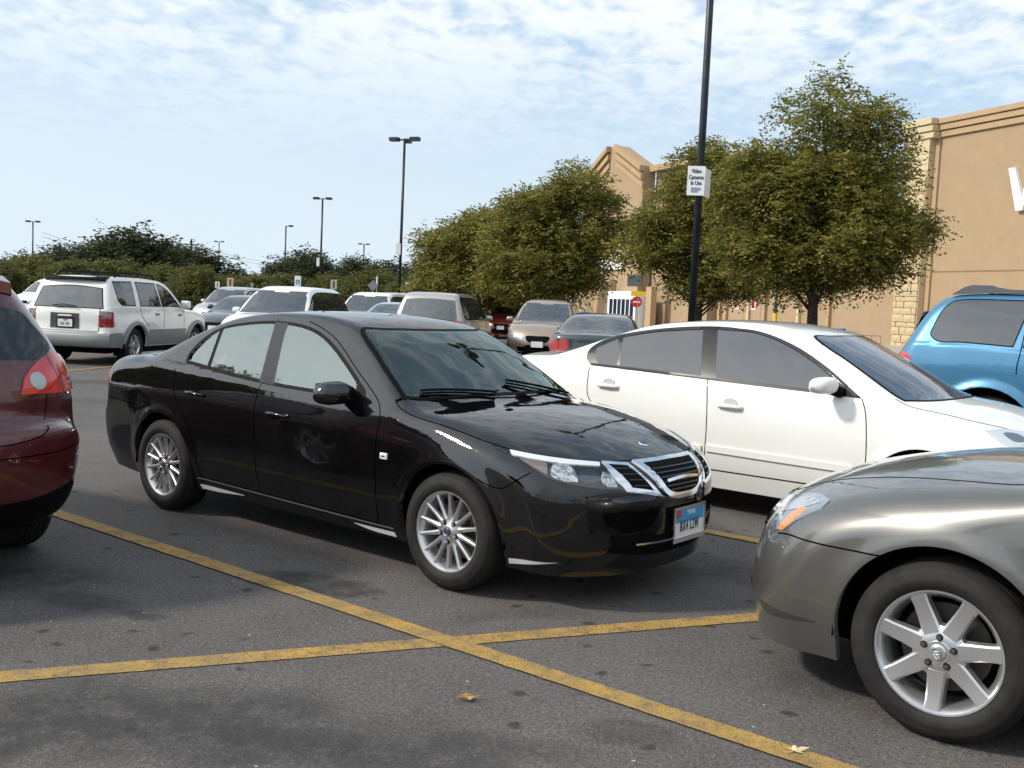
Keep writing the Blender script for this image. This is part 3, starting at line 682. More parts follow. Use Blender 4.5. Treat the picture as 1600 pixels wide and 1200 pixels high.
XOV=dict(L=4.57,W=1.86,axles=(.92,3.63),zax=.36,Ra=.41,zo=.80,ends=(.45,4.07),
 sil=[(.12,.34),(.04,.40),(.0,.52),(.02,.72),(.08,.80),(.10,1.0),(.14,1.12),(.30,1.42),(.45,1.62),(.62,1.68),(1.2,1.71),(2.0,1.715),(2.4,1.69),(2.7,1.61),(3.05,1.38),(3.35,1.17),(3.5,1.10),(3.9,1.05),(4.25,.96),(4.45,.82),(4.54,.66),(4.57,.5),(4.52,.34)],
 plan=[(0,.84),(.4,.89),(.9,.92),(3.6,.915),(4.57,.82)],crease=[(0,.95),(4.57,.85)],belt=[(0,1.13),(3.4,1.06),(4.57,1.3)],
 bow=[(0,-.14),(.6,-.10),(1.3,-.04),(2.0,0),(2.5,.05),(3.4,.18),(4.57,.36)],crown=[(0,.03),(2.4,.06),(4.57,.06)],fil=[(0,.16),(.5,.1),(3.4,.08),(4.0,.14),(4.57,.18)],
 low=[(0,.36),(.6,.30),(4.57,.28)],s1=.14,s2=.24,ck=.05,tuck=.2,ztuck=.45,flare=.02,curv=.1,gcurv=.14)

# ---------------- black sedan ----------------
def build_black_sedan(pose):
    M=std_mats();B=Body(SEDAN);root=car_root('black_sedan','shiny black four-door sedan with chrome three-part grille, in the middle of the picture','car',pose)
    pm=paint('black_paint',(.003,.003,.0035),0,.3,dirt=.012,spec=.0);G=clear_glass('sedan_side_glass',(.42,.47,.44),2.9);GW=clear_glass('sedan_windshield_glass',(.74,.80,.78),1.8)
    dlo=[(1.215,-.793,1.035),(1.195,-.766,1.088),(1.225,-.732,1.151),(1.295,-.686,1.225),(1.42,-.644,1.29),(1.647,-.618,1.333),(1.875,-.598,1.352),(2.08,-.595,1.352),(2.25,-.602,1.336),(2.401,-.623,1.302),(2.552,-.655,1.243),(2.717,-.701,1.158),(2.903,-.755,1.050),(2.99,-.78,.99),(2.985,-.811,.955),(2.6,-.81,.952),(2.223,-.824,.963),(1.8,-.82,.986),(1.509,-.809,1.010),(1.30,-.80,1.028)]
    poly=[(p[0],p[2]) for p in dlo]
    cx_=sum(p[0] for p in poly)/len(poly);cz_=sum(p[1] for p in poly)/len(poly)
    hole=inset2(np.array([(p[0],p[1]) for p in smooth_loop([(a,0,b) for a,b in poly],4)[:,[0,2]]]),.028)
    ws=[(3.255,-.765,.962),(3.345,-.642,.968),(3.42,-.40,.985),(3.455,-.15,.99),(3.455,.15,.99),(3.42,.40,.985),(3.345,.642,.968),(3.255,.765,.962),(2.93,.68,1.14),(2.66,.555,1.325),(2.72,.42,1.352),(2.762,.169,1.352),(2.762,-.169,1.352),(2.72,-.42,1.352),(2.66,-.555,1.325),(2.93,-.68,1.14)]
    wsh=[(2.70,.50),(2.83,.0),(2.83,-.0),(3.40,0),(3.36,.42),(3.25,.66),(2.98,.60)]
    wsh=[(3.20,.72),(3.30,.62),(3.38,.38),(3.41,.0),(2.80,.0),(2.765,.38),(2.70,.52),(2.95,.655)]
    rg=[(.70,-.55),(.68,0),(.70,.55),(1.28,.50),(1.33,0),(1.28,-.50)]
    zones=[('hood',lambda c:(c[:,0]>3.28)&(c[:,0]<4.50)&(np.abs(c[:,1])<np.interp(c[:,0],[3.24,3.33,3.47,3.73,3.91,4.05,4.22,4.39,4.46,4.5],[.76,.80,.80,.79,.785,.76,.63,.44,.29,.0]))&(c[:,2]>.72)),
      ('front_bumper',lambda c:(c[:,0]>4.46)|((c[:,0]>3.96)&(c[:,2]<.64))),
      ('rear_bumper',lambda c:(c[:,0]<.70)&(c[:,2]<.70)),
      ('trunk_lid',lambda c:(c[:,0]<.66)&(np.abs(c[:,1])<.60)&(c[:,2]>=.70)),
      ('door',lambda c:(c[:,0]>2.09+.0*c[:,2])&(c[:,0]<3.17)&(c[:,2]<np.interp(c[:,0],[2.0,2.23,2.56,2.84,3.12,3.2],[1.36,1.36,1.256,1.107,.945,.9]))&(c[:,2]>.27)&(np.abs(c[:,1])>.55)),
      ('door',lambda c:(c[:,0]>np.maximum(1.20,0))&(c[:,0]<=2.09)&(np.hypot(c[:,0]-1.04,c[:,2]-.318)>.41)&(c[:,2]<1.36)&(c[:,2]>.27)&(np.abs(c[:,1])>.55)),
    ]
    S=build_shell(B,root,pm,zones,[('y',hole),('z',wsh)],dx=.022,n1=24,n2=26,n3=24)
    doors=S['door']
    ydir=(0,-1,.25)
    patch(B,'window_trim',dlo,ydir,M['blacktrim'],root,.0022,.006,ring=.022,side='RL')
    # pillars between the panes
    qg=[(1.262,-.79,1.045),(1.252,-.766,1.085),(1.285,-.73,1.145),(1.345,-.69,1.215),(1.405,-.66,1.262),(1.462,-.80,1.030)]
    rgl=[(1.438,-.65,1.278),(1.55,-.63,1.305),(1.72,-.62,1.325),(1.925,-.604,1.335),(2.045,-.80,.992),(1.78,-.81,1.003),(1.50,-.806,1.026)]
    fgl=[(2.045,-.604,1.334),(2.231,-.609,1.320),(2.388,-.627,1.284),(2.544,-.663,1.222),(2.708,-.709,1.138),(2.880,-.762,1.040),(2.925,-.797,.978),(2.60,-.80,.970),(2.190,-.82,.978)]
    patch(B,'side_window',qg,ydir,G,root,.0015,.001,corners=(0,4,5),side='RL')
    patch(B,'side_window',rgl,ydir,G,root,.0015,.001,corners=(0,3,4,6),side='RL')
    patch(B,'side_window',fgl,ydir,G,root,.0015,.001,corners=(0,5,6,8),side='RL')
    bp=[(1.925,-.6,1.347),(2.052,-.6,1.346),(2.19,-.81,.966),(2.045,-.81,.974)]
    patch(B,'pillar_trim',bp,ydir,mat('pillar_black',(.008,.008,.008),.25,spec=.2,coat=.3),root,.0026,.003,n=1,side='RL')
    bp=[(1.405,-.65,1.268),(1.438,-.65,1.282),(1.50,-.80,1.015),(1.462,-.80,1.018)]
    patch(B,'pillar_trim',bp,ydir,M['blacktrim'],root,.0026,.003,n=1,side='RL')
    bp=[(2.905,-.77,1.050),(2.985,-.78,.99),(2.985,-.8,.958),(2.905,-.8,.965)]
    patch(B,'mirror_sail',bp,ydir,M['blacktrim'],root,.0026,.003,n=1,side='RL')
    wd=(.62,0,.78)
    patch(B,'windshield',ws,wd,GW,root,.002,.002,corners=(0,7,),side='C')
    patch(B,'windshield_trim',ws,wd,M['blacktrim'],root,.0035,.004,ring=.026,corners=(0,7),side='C')
    rgp=[(.68,-.56,1.09),(.665,-.3,1.1),(.66,0,1.1),(.665,.3,1.1),(.68,.56,1.09),(1.0,.56,1.2),(1.28,.50,1.31),(1.33,.25,1.33),(1.34,0,1.34),(1.33,-.25,1.33),(1.28,-.50,1.31),(1.0,-.56,1.2)]
    patch(B,'rear_window',rgp,(-.4,0,.9),dark_glass('rear_glass'),root,.003,.004,corners=(0,4),side='C')
    # front lamps and grille
    hl=[(4.049,-.773,.794),(4.162,-.717,.779),(4.292,-.604,.761),(4.404,-.464,.747),(4.46,-.467,.715),(4.548,-.449,.621),(4.484,-.571,.632),(4.375,-.71,.658),(4.293,-.762,.685),(4.199,-.78,.728),(4.122,-.783,.761)]
    hd=(.62,-.70,.25)
    for o in patch(B,'headlight',hl,hd,M['lampdark'],root,.004,.006,corners=(0,3,5),side='RL'):
        pass
    H=[x for x in root.children if x.name.startswith('headlight')]
    def both(nm,P,m,off,d=hd,corners=(),n=4,sk=.003):
        r=patch(B,nm,P,d,m,H[0],off,sk,n=n,corners=corners,side='R');q=patch(B,nm,P,d,m,H[1],off,sk,n=n,corners=corners,side='L')
        # side='L' mirrors
        return r+q
    both('turn_lens',[(4.075,-.765,.782),(4.165,-.715,.768),(4.235,-.70,.74),(4.275,-.745,.690),(4.20,-.775,.728),(4.13,-.778,.758)],mat('turn_lens_pink',(.60,.43,.37),.15,.3,coat=1.,bump=(40,.6,.006)),.0055,corners=(0,1,3))
    both('brow_strip',[(4.052,-.77,.792),(4.162,-.715,.777),(4.292,-.602,.759),(4.400,-.466,.745),(4.41,-.478,.728),(4.295,-.627,.738),(4.168,-.735,.755),(4.075,-.780,.770)],mat('brow_white',(.75,.76,.78),.1,.3,coat=1.),.0120,corners=(0,3,4,7),n=5)
    both('reflector',[(4.255,-.67,.745),(4.315,-.62,.742),(4.375,-.63,.69),(4.405,-.655,.662),(4.35,-.72,.668),(4.30,-.74,.69)],mat('bright_reflector',(.80,.81,.83),.10,.95,coat=1.,bump=(24,1.,.02)),.0058,corners=(0,3))
    both('reflector',[(4.445,-.50,.705),(4.475,-.47,.69),(4.512,-.47,.645),(4.523,-.48,.634),(4.49,-.53,.640),(4.455,-.53,.672)],mat('bright_reflector',(.8,.81,.83),.12),.0058,corners=(0,3))
    both('projector_lens',[(4.385,-.585,.715),(4.425,-.54,.712),(4.455,-.53,.68),(4.44,-.57,.655),(4.40,-.62,.66),(4.375,-.62,.69)],mat('projector_glass',(.10,.13,.17),.03,.3,coat=1.),.0056)
    both('lens_cover',hl,clear_glass('lens_clear',(.92,.93,.94),1.5),.0095,corners=(0,3,5),n=6,sk=.001)
    sgo=[(4.401,-.459,.752),(4.475,-.324,.742),(4.544,-.305,.689),(4.630,-.205,.572),(4.555,-.437,.612),(4.506,-.477,.674)]
    sgi=[(4.43,-.440,.738),(4.479,-.345,.729),(4.596,-.262,.605),(4.56,-.40,.630)]
    fd=(.9,-.35,.2)
    patch(B,'side_grille_frame',sgo,fd,M['chrome'],root,.012,.014,corners=(0,1,3,4),side='RL',n=3)
    patch(B,'side_grille',sgi,fd,M['black'],root,.0135,.002,corners=(0,1,2,3),side='RL',n=3)
    mgo=[(4.472,-.290,.748),(4.50,-.14,.752),(4.50,0,.752),(4.50,.14,.752),(4.472,.290,.748),(4.568,.252,.68),(4.625,.19,.59),(4.637,.12,.553),(4.638,0,.545),(4.637,-.12,.553),(4.625,-.19,.59),(4.568,-.252,.68)]
    mgi=[(4.49,-.238,.727),(4.51,-.12,.731),(4.51,0,.732),(4.51,.12,.731),(4.49,.238,.727),(4.568,.205,.67),(4.62,.16,.605),(4.637,.10,.582),(4.638,0,.576),(4.637,-.10,.582),(4.62,-.16,.605),(4.568,-.205,.67)]
    patch(B,'grille_frame',mgo,(.93,0,.35),M['chrome'],root,.016,.02,corners=(0,4),side='C',n=4)
    patch(B,'grille_opening',mgi,(.93,0,.35),M['black'],root,.0175,.002,corners=(0,4),side='C',n=4)
    for k,z in enumerate((.715,.692,.668,.644,.620,.598)):
        h=float(np.interp(z,[.58,.605,.67,.727],[.10,.155,.20,.232]))
        V,Fs=strip_geo(B,[(4.6,-h,z),(4.6,-h/2,z),(4.6,0,z),(4.6,h/2,z),(4.6,h,z)],(1,0,.1),.008,.020,n=4)
        meshobj('grille_slat',V,Fs,mat('slat_dark',(.03,.035,.045),.2,.3),root,False)
    V,Fs=strip_geo(B,[(4.6,-.16,.648),(4.6,-.05,.655),(4.6,0,.656),(4.6,.05,.655),(4.6,.16,.648)],(1,0,.1),.016,.024,n=5)
    meshobj('grille_bar',V,Fs,M['chrome'],root,False)
    for z1,z2,a in((.725,.62,-.36),(.71,.61,-.33)):
        pass
    for k in range(4):
        z=.715-k*.026;P=[(4.45+.035*k,-.425+.012*k-(.0),z),(4.49+.035*k,-.34+.012*k,z-.002)]
        V,Fs=strip_geo(B,P,fd,.006,.016,n=1);meshobj('side_grille_slat',V,Fs,mat('slat_dark',(.03,.03,.03)),root,False);meshobj('side_grille_slat',V*[1,-1,1],[f[::-1] for f in Fs],mat('slat_dark',(.03,.03,.03)),root,False)
    # lower bumper: intake, lips, fog recess, bright corner strips
    patch(B,'lower_intake',[(4.6,-.50,.395),(4.63,-.2,.372),(4.63,0,.370),(4.63,.2,.372),(4.6,.50,.395),(4.55,.53,.30),(4.60,.2,.262),(4.6,0,.26),(4.60,-.2,.262),(4.55,-.53,.30)],(1,0,0),M['black'],root,.003,.004,corners=(0,4,5,9),side='C')
    patch(B,'fog_recess',[(4.40,-.70,.36),(4.46,-.62,.40),(4.54,-.53,.405),(4.52,-.56,.34),(4.44,-.66,.33)],(.8,-.6,0),mat('recess_black',(.01,.01,.01),.35),root,.003,.004,side='RL')
    st=[([(4.59,-.372,.335),(4.624,-.191,.332),(4.63,0,.333),(4.629,.191,.332),(4.588,.372,.335)],(1,0,0))]
    o=strips(B,'intake_bar',st,M['chrome'],root,.010,.006,mirror=False)
    patch(B,'chin_strip',[(4.10,-.80,.240),(4.18,-.79,.245),(4.36,-.73,.252),(4.18,-.79,.222),(4.10,-.80,.212)],(.3,-.95,0),mat('satin_silver',(.62,.62,.60),.35,.2),root,.004,.004,corners=(0,2,4),side='RL')
    patch(B,'chin_strip',[(4.47,-.60,.24),(4.56,-.47,.245),(4.60,-.35,.255),(4.555,-.49,.223)],(.8,-.6,0),M['chrome'],root,.004,.004,corners=(0,2),side='L')
    # sills
    patch(B,'sill_strip',[(1.43,-.83,.232),(1.62,-.83,.230),(1.90,-.83,.226),(1.62,-.83,.206),(1.44,-.83,.203)],(0,-1,0),mat('satin_silver',(.62,.62,.60)),root,.005,.004,corners=(0,2,4),side='RL')
    patch(B,'sill_strip',[(2.95,-.83,.228),(3.28,-.83,.228),(3.29,-.83,.205),(3.1,-.83,.209)],(0,-1,0),mat('satin_silver',(.62,.62,.60)),root,.005,.004,corners=(0,1,2),side='RL')
    mb=MB()
    V,Fs=strip_geo(B,[(1.42,-.85,.275),(2.3,-.85,.262),(3.28,-.85,.250)],(0,-1,0),.006,.004,n=10);meshobj('sill_edge',V,Fs,mat('edge_satin',(.25,.26,.25),.25,.7),root,False);meshobj('sill_edge',V*[1,-1,1],[f[::-1] for f in Fs],mat('edge_satin',(.25,.26,.25),.25,.7),root,False)
    # tail lamps
    patch(B,'tail_light',[(.06,-.56,.98),(.20,-.70,.95),(.30,-.78,.90),(.29,-.80,.80),(.20,-.78,.77),(.04,-.62,.77)],(-.6,-.8,0),M['red'],root,.004,.005,side='RL')
    # panel gaps
    L=[]
    L.append(([(2.235,-.6,1.372),(2.4,-.62,1.33),(2.561,-.647,1.27),(2.835,-.727,1.115),(3.125,-.81,.945),(3.175,-.847,.878),(3.182,-.876,.768),(3.18,-.88,.5),(3.165,-.86,.285)],ydir,{'n':8}))
    L.append(([(2.075,-.82,.965),(2.080,-.87,.8),(2.085,-.87,.5),(2.09,-.85,.28)],(0,-1,.1),{'n':10}))
    L.append(([(1.93,-.59,1.37),(2.10,-.80,.972)],ydir,{'n':10}))
    L.append(([(1.135,-.82,.99),(1.157,-.857,.901),(1.225,-.878,.786),(1.32,-.88,.68),(1.40,-.88,.57),(1.44,-.88,.45),(1.455,-.85,.285)],(0,-1,.1),{'n':8}))
    L.append(([(1.455,-.85,.285),(2.3,-.85,.275),(3.165,-.86,.265)],(0,-1,0),{'n':12}))
    hood=[(3.238,-.792,.958),(3.328,-.812,.915),(3.474,-.815,.88),(3.732,-.808,.85),(3.911,-.797,.817),(4.044,-.772,.799),(4.162,-.718,.785),(4.292,-.604,.767),(4.404,-.464,.753),(4.468,-.30,.756),(4.492,-.14,.757),(4.496,0,.758)]
    L.append((hood,(.2,-.25,.95),{'n':6}))
    L.append(([(3.238,-.79,.962),(3.34,-.66,.965),(3.43,-.4,.98),(3.49,-.15,.975),(3.50,0,.975)],(0,0,1),{'n':6,'w':.02}))
    L.append(([(3.93,-.88,.635),(3.98,-.87,.615),(4.08,-.85,.605),(4.16,-.84,.655),(4.22,-.82,.70)],(.1,-1,0),{'n':5}))
    L.append(([(.68,-.88,.705),(.45,-.86,.72),(.2,-.78,.735),(.03,-.6,.74)],(-.3,-.9,0),{'n':6}))
    L.append(([(.12,-.60,1.03),(.4,-.62,1.05),(.64,-.62,1.06)],(0,0,1),{'n':6}))
    # fuel flap
    strips(B,'panel_gap',L,M['gap'],root,.006,.0010)['kind']='stuff'
    # hood creases as thin bright highlights are left to the surface; washer jets
    for y in(-.30,.25):
        mb=MB();mb.box((3.66,y,.962),(.03,.045,.012),bev=.004);mb.build('washer_jet',M['black'],root)
    # body-side details
    for dr,(x,z) in zip((doors[0],doors[2]),((2.30,.800),(1.43,.850))):
        pass
    for sgn,ds in((-1,(0,2)),(1,(1,3))):
        for di,(x,z) in zip(ds,((2.30,.800),(1.43,.850))):
            y=float(B.hw(np.array([x]),np.array([z]))[0])
            mb=MB();
            P=[(x-.085,sgn*(y+.004),z),(x-.07,sgn*(y+.020),z+.002),(x,sgn*(y+.030),z+.003),(x+.09,sgn*(y+.026),z-.002),(x+.115,sgn*(y+.004),z-.004)]
            mb.tube(P,[.009,.011,.012,.011,.009],8);mb.build('door_handle',pm,doors[di],smooth=True)
            mb=MB();ring=[(x+.01+.062*math.cos(t),sgn*(y+.0016),z-.012+.030*math.sin(t)) for t in np.linspace(0,2*PI,24,endpoint=False)]
            mb.add(ring,[tuple(range(24))]);mb.build('handle_recess',mat('recess_gloss',(.002,.002,.002),.2),doors[di])
    for s in(-1,1):
        y=float(B.hw(np.array([3.25]),np.array([.665]))[0])
        mb=MB();mb.box((3.25,s*(y+.003),.665),(.055,.012,.036),bev=.004);o=mb.build('side_repeater',mat('repeater_white',(.8,.8,.8),.2,coat=1),root,smooth=True)
        mb=MB();mb.box((3.25,s*(y+.0095),.665),(.03,.004,.010),bev=.001);mb.build('repeater_mark',mat('edge_satin',(.25,.26,.25)),o)
    # mirrors
    for s in(-1,1):
        C=[];V=[];F=[];nx=14;nr=18
        # housing: superellipsoid reaching outwards from the door
        for i in range(nx+1):
            t=i/nx;yy=.815+.235*t
            sc=(1-max(0,(t-.55)/.45)**2.6*1.0)**.5 if t<1 else 0
            g=min(1,.45+1.6*t) if t<.35 else 1
            hz=.068*sc*g;hx=.095*sc*g
            cz=.988-.012*t;cx0=2.875-.05*t+.02
            for k in range(nr):
                a=2*PI*k/nr;ca,sa=math.cos(a),math.sin(a);e=.75
                X=math.copysign(abs(ca)**e,ca)*hx;Z=math.copysign(abs(sa)**e,sa)*hz
                if X<0:X*=.55
                V.append((cx0+X,s*yy,cz+Z*(1.0 if Z>0 else .95)))
        for i in range(nx):
            for k in range(nr):F.append((i*nr+k,i*nr+(k+1)%nr,(i+1)*nr+(k+1)%nr,(i+1)*nr+k))
        F.append(tuple(range(nr)))
        o=MB().add(V,F).build('wing_mirror',pm,root,smooth=True)
        mb=MB();mb.tube([(2.92,s*.79,.945),(2.905,s*.845,.95),(2.89,s*.90,.957)],[.036,.033,.030],10);mb.build('mirror_arm',M['blacktrim'],o,smooth=True)
        mb=MB();mb.box((2.83,s*.94,.992),(.006,.17,.10),bev=.002);mb.build('mirror_glass',M['chrome'],o)
    # wipers
    for (x0,y0,x1,y1,w) in((3.47,-.20,3.30,-.66,1),(3.49,.50,3.36,.02,1)):
        n=9;P=[]
        for i in range(n):
            t=i/(n-1);P.append((x0+(x1-x0)*t,y0+(y1-y0)*t,2.))
        S_,f=B.march(np.array(P)*[1,1,0]+[0,0,.7],np.tile([0,0,1.],(n,1)),.9,.012)
        mb=MB();mb.tube([tuple(p) for p in S_],.0065,6)
        P2=[(p[0]+.03*(1-abs(2*i/(n-1)-1)),p[1],p[2]+.018) for i,p in enumerate(S_)]
        mb.tube(P2,.008,6);mb.build('wiper',M['blacktrim'],root,smooth=True)
    mb=MB();mb.lathe([(0,.0),(.027,.0),(.029,-.004),(.029,-.008)],28,Matrix.Translation((4.372,0,float(B.topz([4.372])[0])+.004))@Matrix.Rotation(math.radians(13),4,'Y'));em=mb.build('hood_emblem',M['chrome'],root,smooth=True)
    mb=MB();mb.lathe([(0,.0012),(.021,.0012),(.021,-.001)],24,Matrix.Translation((4.372,0,float(B.topz([4.372])[0])+.004))@Matrix.Rotation(math.radians(13),4,'Y'));mb.build('emblem_disc',mat('cap_blue',(.02,.03,.12)),em)
    plate_obj(root,M,(4.662,.035,.415),(1,0),'BX4 L2W','TEXAS','blue')
    # cabin
    seatm=mat('seat_fabric',(.30,.30,.28),.8,bump=(80,.2,.002))
    mb=MB();mb.box((2.2,0,.42),(2.3,1.40,.10));mb.box((3.08,0,.66),(.45,1.42,.50),bev=.04);mb.build('cabin_floor',M['black'],root)
    for (x,y,w) in((2.45,-.36,.50),(2.45,.36,.50),(1.48,0,1.25)):
        mb=MB();mb.box((x+.22,y,.58),(.50,w,.18),bev=.06)
        mb.box((x-.08,y,.84),(.16,w,.58),M=Matrix.Rotation(math.radians(-16),3,'Y'),bev=.06)
        o=mb.build('seat',seatm,root,smooth=True)
        for hy in ((y,) if w<1 else(-.38,.38)):
            mb=MB();mb.box((x-.20,hy,1.20),(.10,.26,.18),bev=.045);mb.build('headrest',seatm,o,smooth=True)
    mb=MB();mb.box((3.22,0,.86),(.42,1.40,.14),bev=.05);mb.box((3.05,.36,.90),(.25,.42,.12),bev=.04);mb.build('dashboard',mat('dash',(.03,.032,.035),.6),root,smooth=True)
    mb=MB();c=Vector((2.86,.36,.90));Rm=Matrix.Rotation(math.radians(-65),4,'Y')
    mb.tube([c+(Rm@Vector((.185*math.cos(t),.185*math.sin(t),0))) for t in np.linspace(0,2*PI,28)],.014,8,False)
    mb.tube([c+(Rm@Vector((-.18,0,0))),c,c+(Rm@Vector((.0,-.18,0)))],.016,6);mb.tube([c,c+(Rm@Vector((.0,.18,0)))],.016,6);mb.build('steering_wheel',M['blacktrim'],root,smooth=True)
    mb=MB();mb.box((2.86,0,1.255),(.03,.24,.07),bev=.015);mb.build('rear_view_mirror',M['blacktrim'],root,smooth=True)
    for nm,y,z,w,h,m in(('window_sticker',.49,1.06,.07,.055,M['plate']),('window_sticker',.49,1.02,.06,.02,mat('sticker_red',(.5,.08,.06),.5))):
        S_,f=B.march(np.array([[2.6,y,z]]),np.array([[1,0,0.]]),1.2,-.006);n_=B.nrm(S_)[0];p=Vector(S_[0]);n_=Vector(n_);r=n_.cross(Vector((0,0,1))).normalized();u=r.cross(n_)
        MB().add([p+r*a*w/2+u*b*h/2 for a,b in((-1,-1),(1,-1),(1,1),(-1,1))],[(0,1,2,3)]).build(nm,m,root)
    under_parts(B,root,M,None)
    wh=make_wheel(.318,.216,.21,14,'thin',root,M);put_wheels(wh,root,(3.715,1.04),.318,.858)
    return root

# ---------------- the other cars ----------------
def S2(P): return [(x,-.8,z) for x,z in P]
def FR(B,P): return [(B.L,y,z) for y,z in P]
def RE(P): return [(0,y,z) for y,z in P]
def TP(P): return [(x,y,1.) for x,y in P]
YD=(0,-1,0)
def glazed(B,root,M,outline,panes,gm,trim=None,tw=.018,d=YD,side='RL',corners=()):
    patch(B,'window_trim',outline,d,trim or M['blacktrim'],root,.003,.005,side=side,corners=corners,sp_=.06)
    for p in panes: 
        c=()
        if isinstance(p,tuple) and isinstance(p[1],tuple) and isinstance(p[0],list): p,c=p
        patch(B,'side_window' if side!='C' else 'window',p,d,gm,root,.0052,.002,side=side,corners=c,sp_=.05)
def quick_car(spec,pose,name,label,cat,pm,kind,lod=.05,group=None,front=True,details=True,glass=None,rack=False,wagon=True,wheelname='plain'):
    """a car of the background: body, windows, lamps, wheels at the detail its size shows"""
    M=std_mats();B=Body(spec);L=B.L;root=car_root(name,label,cat,pose,group);G=glass or dark_glass('dark_glass')
    z0=spec['belt'][1][1];c=spec['sil']
    xf=float(np.mean([p[0] for p in c if p[1]>0 and abs(p[1]-(z0+.08))<.12 and p[0]>L*.55] or [L*.7]))
    zones=[('hood',lambda q:(q[:,0]>L*.78)&(q[:,0]<L*.965)&(np.abs(q[:,1])<B.W-.17)&(q[:,2]>.75)),
      ('door',lambda q:(q[:,0]>L*.46)&(q[:,0]<L*.66)&(q[:,2]<z0)&(q[:,2]>.35)&(np.abs(q[:,1])>.5)),
      ('door',lambda q:(q[:,0]>spec['axles'][0]+spec['Ra']+.03)&(q[:,0]<=L*.46)&(q[:,2]<z0)&(q[:,2]>.35)&(np.abs(q[:,1])>.5))]
    build_shell(B,root,pm,zones,dx=lod,n1=9,n2=12,n3=10)
    # side glass from the roof line down to the belt
    xs0=.42 if wagon else 1.25;T=B.top
    def roof(x):
        k=T[:,1]>z0-.1;return float(np.interp(x,T[k][:,0],T[k][:,1]))
    xe=[x for x in np.arange(L*.5,L*.85,.02) if roof(x)-.10<z0+.05][:1];xe=xe[0] if xe else L*.7
    xm=[xs0,xs0+.25,L*.33,L*.48,L*.57]
    top=[(x,roof(x)-.115) for x in (xs0+.12,L*.22,L*.33,L*.44,L*.53,L*.60,(L*.60+xe)/2)]
    top=[(x,z) for x,z in top if z>z0+.08]
    out=[(xs0-(.02 if wagon else .1),z0+.03)]+top+[(xe,z0+.04),(L*.4,z0+.02)]
    patch(B,'window_trim',S2(out),YD,M['blacktrim'],root,.003,.004,side='RL',corners=(0,len(out)-2),sp_=.08,n=4)
    cuts=([xs0,spec['axles'][0]+.33,L*.455,xe] if wagon else [xs0,L*.455,xe])
    for a,b in zip(cuts[:-1],cuts[1:]):
        a2=a+.035;b2=b-.035;P=[(a2,z0+.05)]
        P+=[(x,min(roof(x)-.145,9)) for x in np.linspace(a2+(.10 if a==xs0 else 0),b2,5)]
        P=[p for p in P if p[1]>=z0+.045]+[(b2,z0+.05)]
        patch(B,'side_window',S2(P),YD,G,root,.0045,.002,side='RL',corners=tuple(range(len(P))),sp_=.08,n=2)
    # windshield
    hb=.80*B.W;ht=.64*B.W
    k=[p for p in c if p[0]>L*.5];xt=[x for x in np.arange(L*.5,L*.8,.01) if roof(x)<max(T[:,1])-.09][0];xb=[x for x in np.arange(xt,L*.9,.01) if roof(x)<z0+.03][0]
    ws=[(xt,-ht),(xt+.05,-ht*.5),(xt+.06,0),(xt+.05,ht*.5),(xt,ht),(xb-.20,hb),(xb-.07,hb*.6),(xb-.02,0),(xb-.07,-hb*.6),(xb-.20,-hb)]
    patch(B,'windshield',TP(ws),(0,0,1),G,root,.003,.005,side='C',corners=(0,4,5,9),sp_=.08,n=3)
    # rear glass
    if wagon:
        zt=max(T[:,1]);patch(B,'rear_window',RE([(-.66*B.W,zt-.16),(0,zt-.13),(.66*B.W,zt-.16),(.76*B.W,z0+.03),(0,z0),(-.76*B.W,z0+.03)]),(-1,0,.15),G,root,.004,.005,side='C',corners=(0,2,3,5),sp_=.08,n=4)
    else:
        xa=[x for x in np.arange(.5,L*.5,.01) if roof(x)>z0+.08][0];xc=[x for x in np.arange(xa,L*.5,.01) if roof(x)>max(T[:,1])-.07][0]
        patch(B,'rear_window',TP([(xa,-.6),(xa-.05,0),(xa,.6),(xc,.52),(xc+.03,0),(xc,-.52)]),(0,0,1),G,root,.004,.005,side='C',corners=(0,2,3,5),sp_=.08,n=4)
    # lamps
    zl=z0-.34;W=B.W
    patch(B,'headlight',[(L-.30,-W,zl+.05),(L-.05,-W*.66,zl+.02),(L,-W*.50,zl-.02),(L,-W*.52,zl-.11),(L-.05,-W*.75,zl-.11),(L-.22,-W,zl-.05)],(.75,-.66,0),M['clear'],root,.005,.006,side='RL',sp_=.08,n=4)
    if kind=='tall_tail':
        patch(B,'tail_light',[(.02,-W*.70,z0-.02),(.1,-W*.97,z0-.02),(.1,-W*.97,z0-.34),(.02,-W*.72,z0-.34)],(-.8,-.6,0),M['red'],root,.005,.006,side='RL',sp_=.1,n=2)
    else:
        patch(B,'tail_light',[(.05,-W*.62,z0-.08),(.25,-W,z0-.12),(.28,-W,z0-.27),(.05,-W*.62,z0-.28)],(-.7,-.7,0),mat('dull_red_lens',(.30,.02,.018),.3,coat=.5),root,.005,.006,side='RL',sp_=.1,n=3)
    # grille and plate at the front
    patch(B,'grille',FR(B,[(-.32,zl-.02),(0,zl),(.32,zl-.02),(.26,zl-.15),(0,zl-.18),(-.26,zl-.15)]),(1,0,0),M['black'],root,.008,.01,side='C',sp_=.1,n=5)
    patch(B,'lower_grille',FR(B,[(-.55,.42),(.55,.42),(.5,.30),(-.5,.30)]),(1,0,0),M['blacktrim'],root,.005,.006,side='C',sp_=.1,n=3)
    for xx,n_,sgn in((L,(1,0),1),(0,(-1,0),-1)):
        zp=.50 if sgn>0 else z0-.26
        P,_=B.march(np.array([[L/2,0,zp]]),np.array([[sgn,0,0.]]),3.,.012);mb=MB();mb.box((P[0][0],0,zp),(.012,.31,.155));mb.build('licence_plate',M['plate'],root)
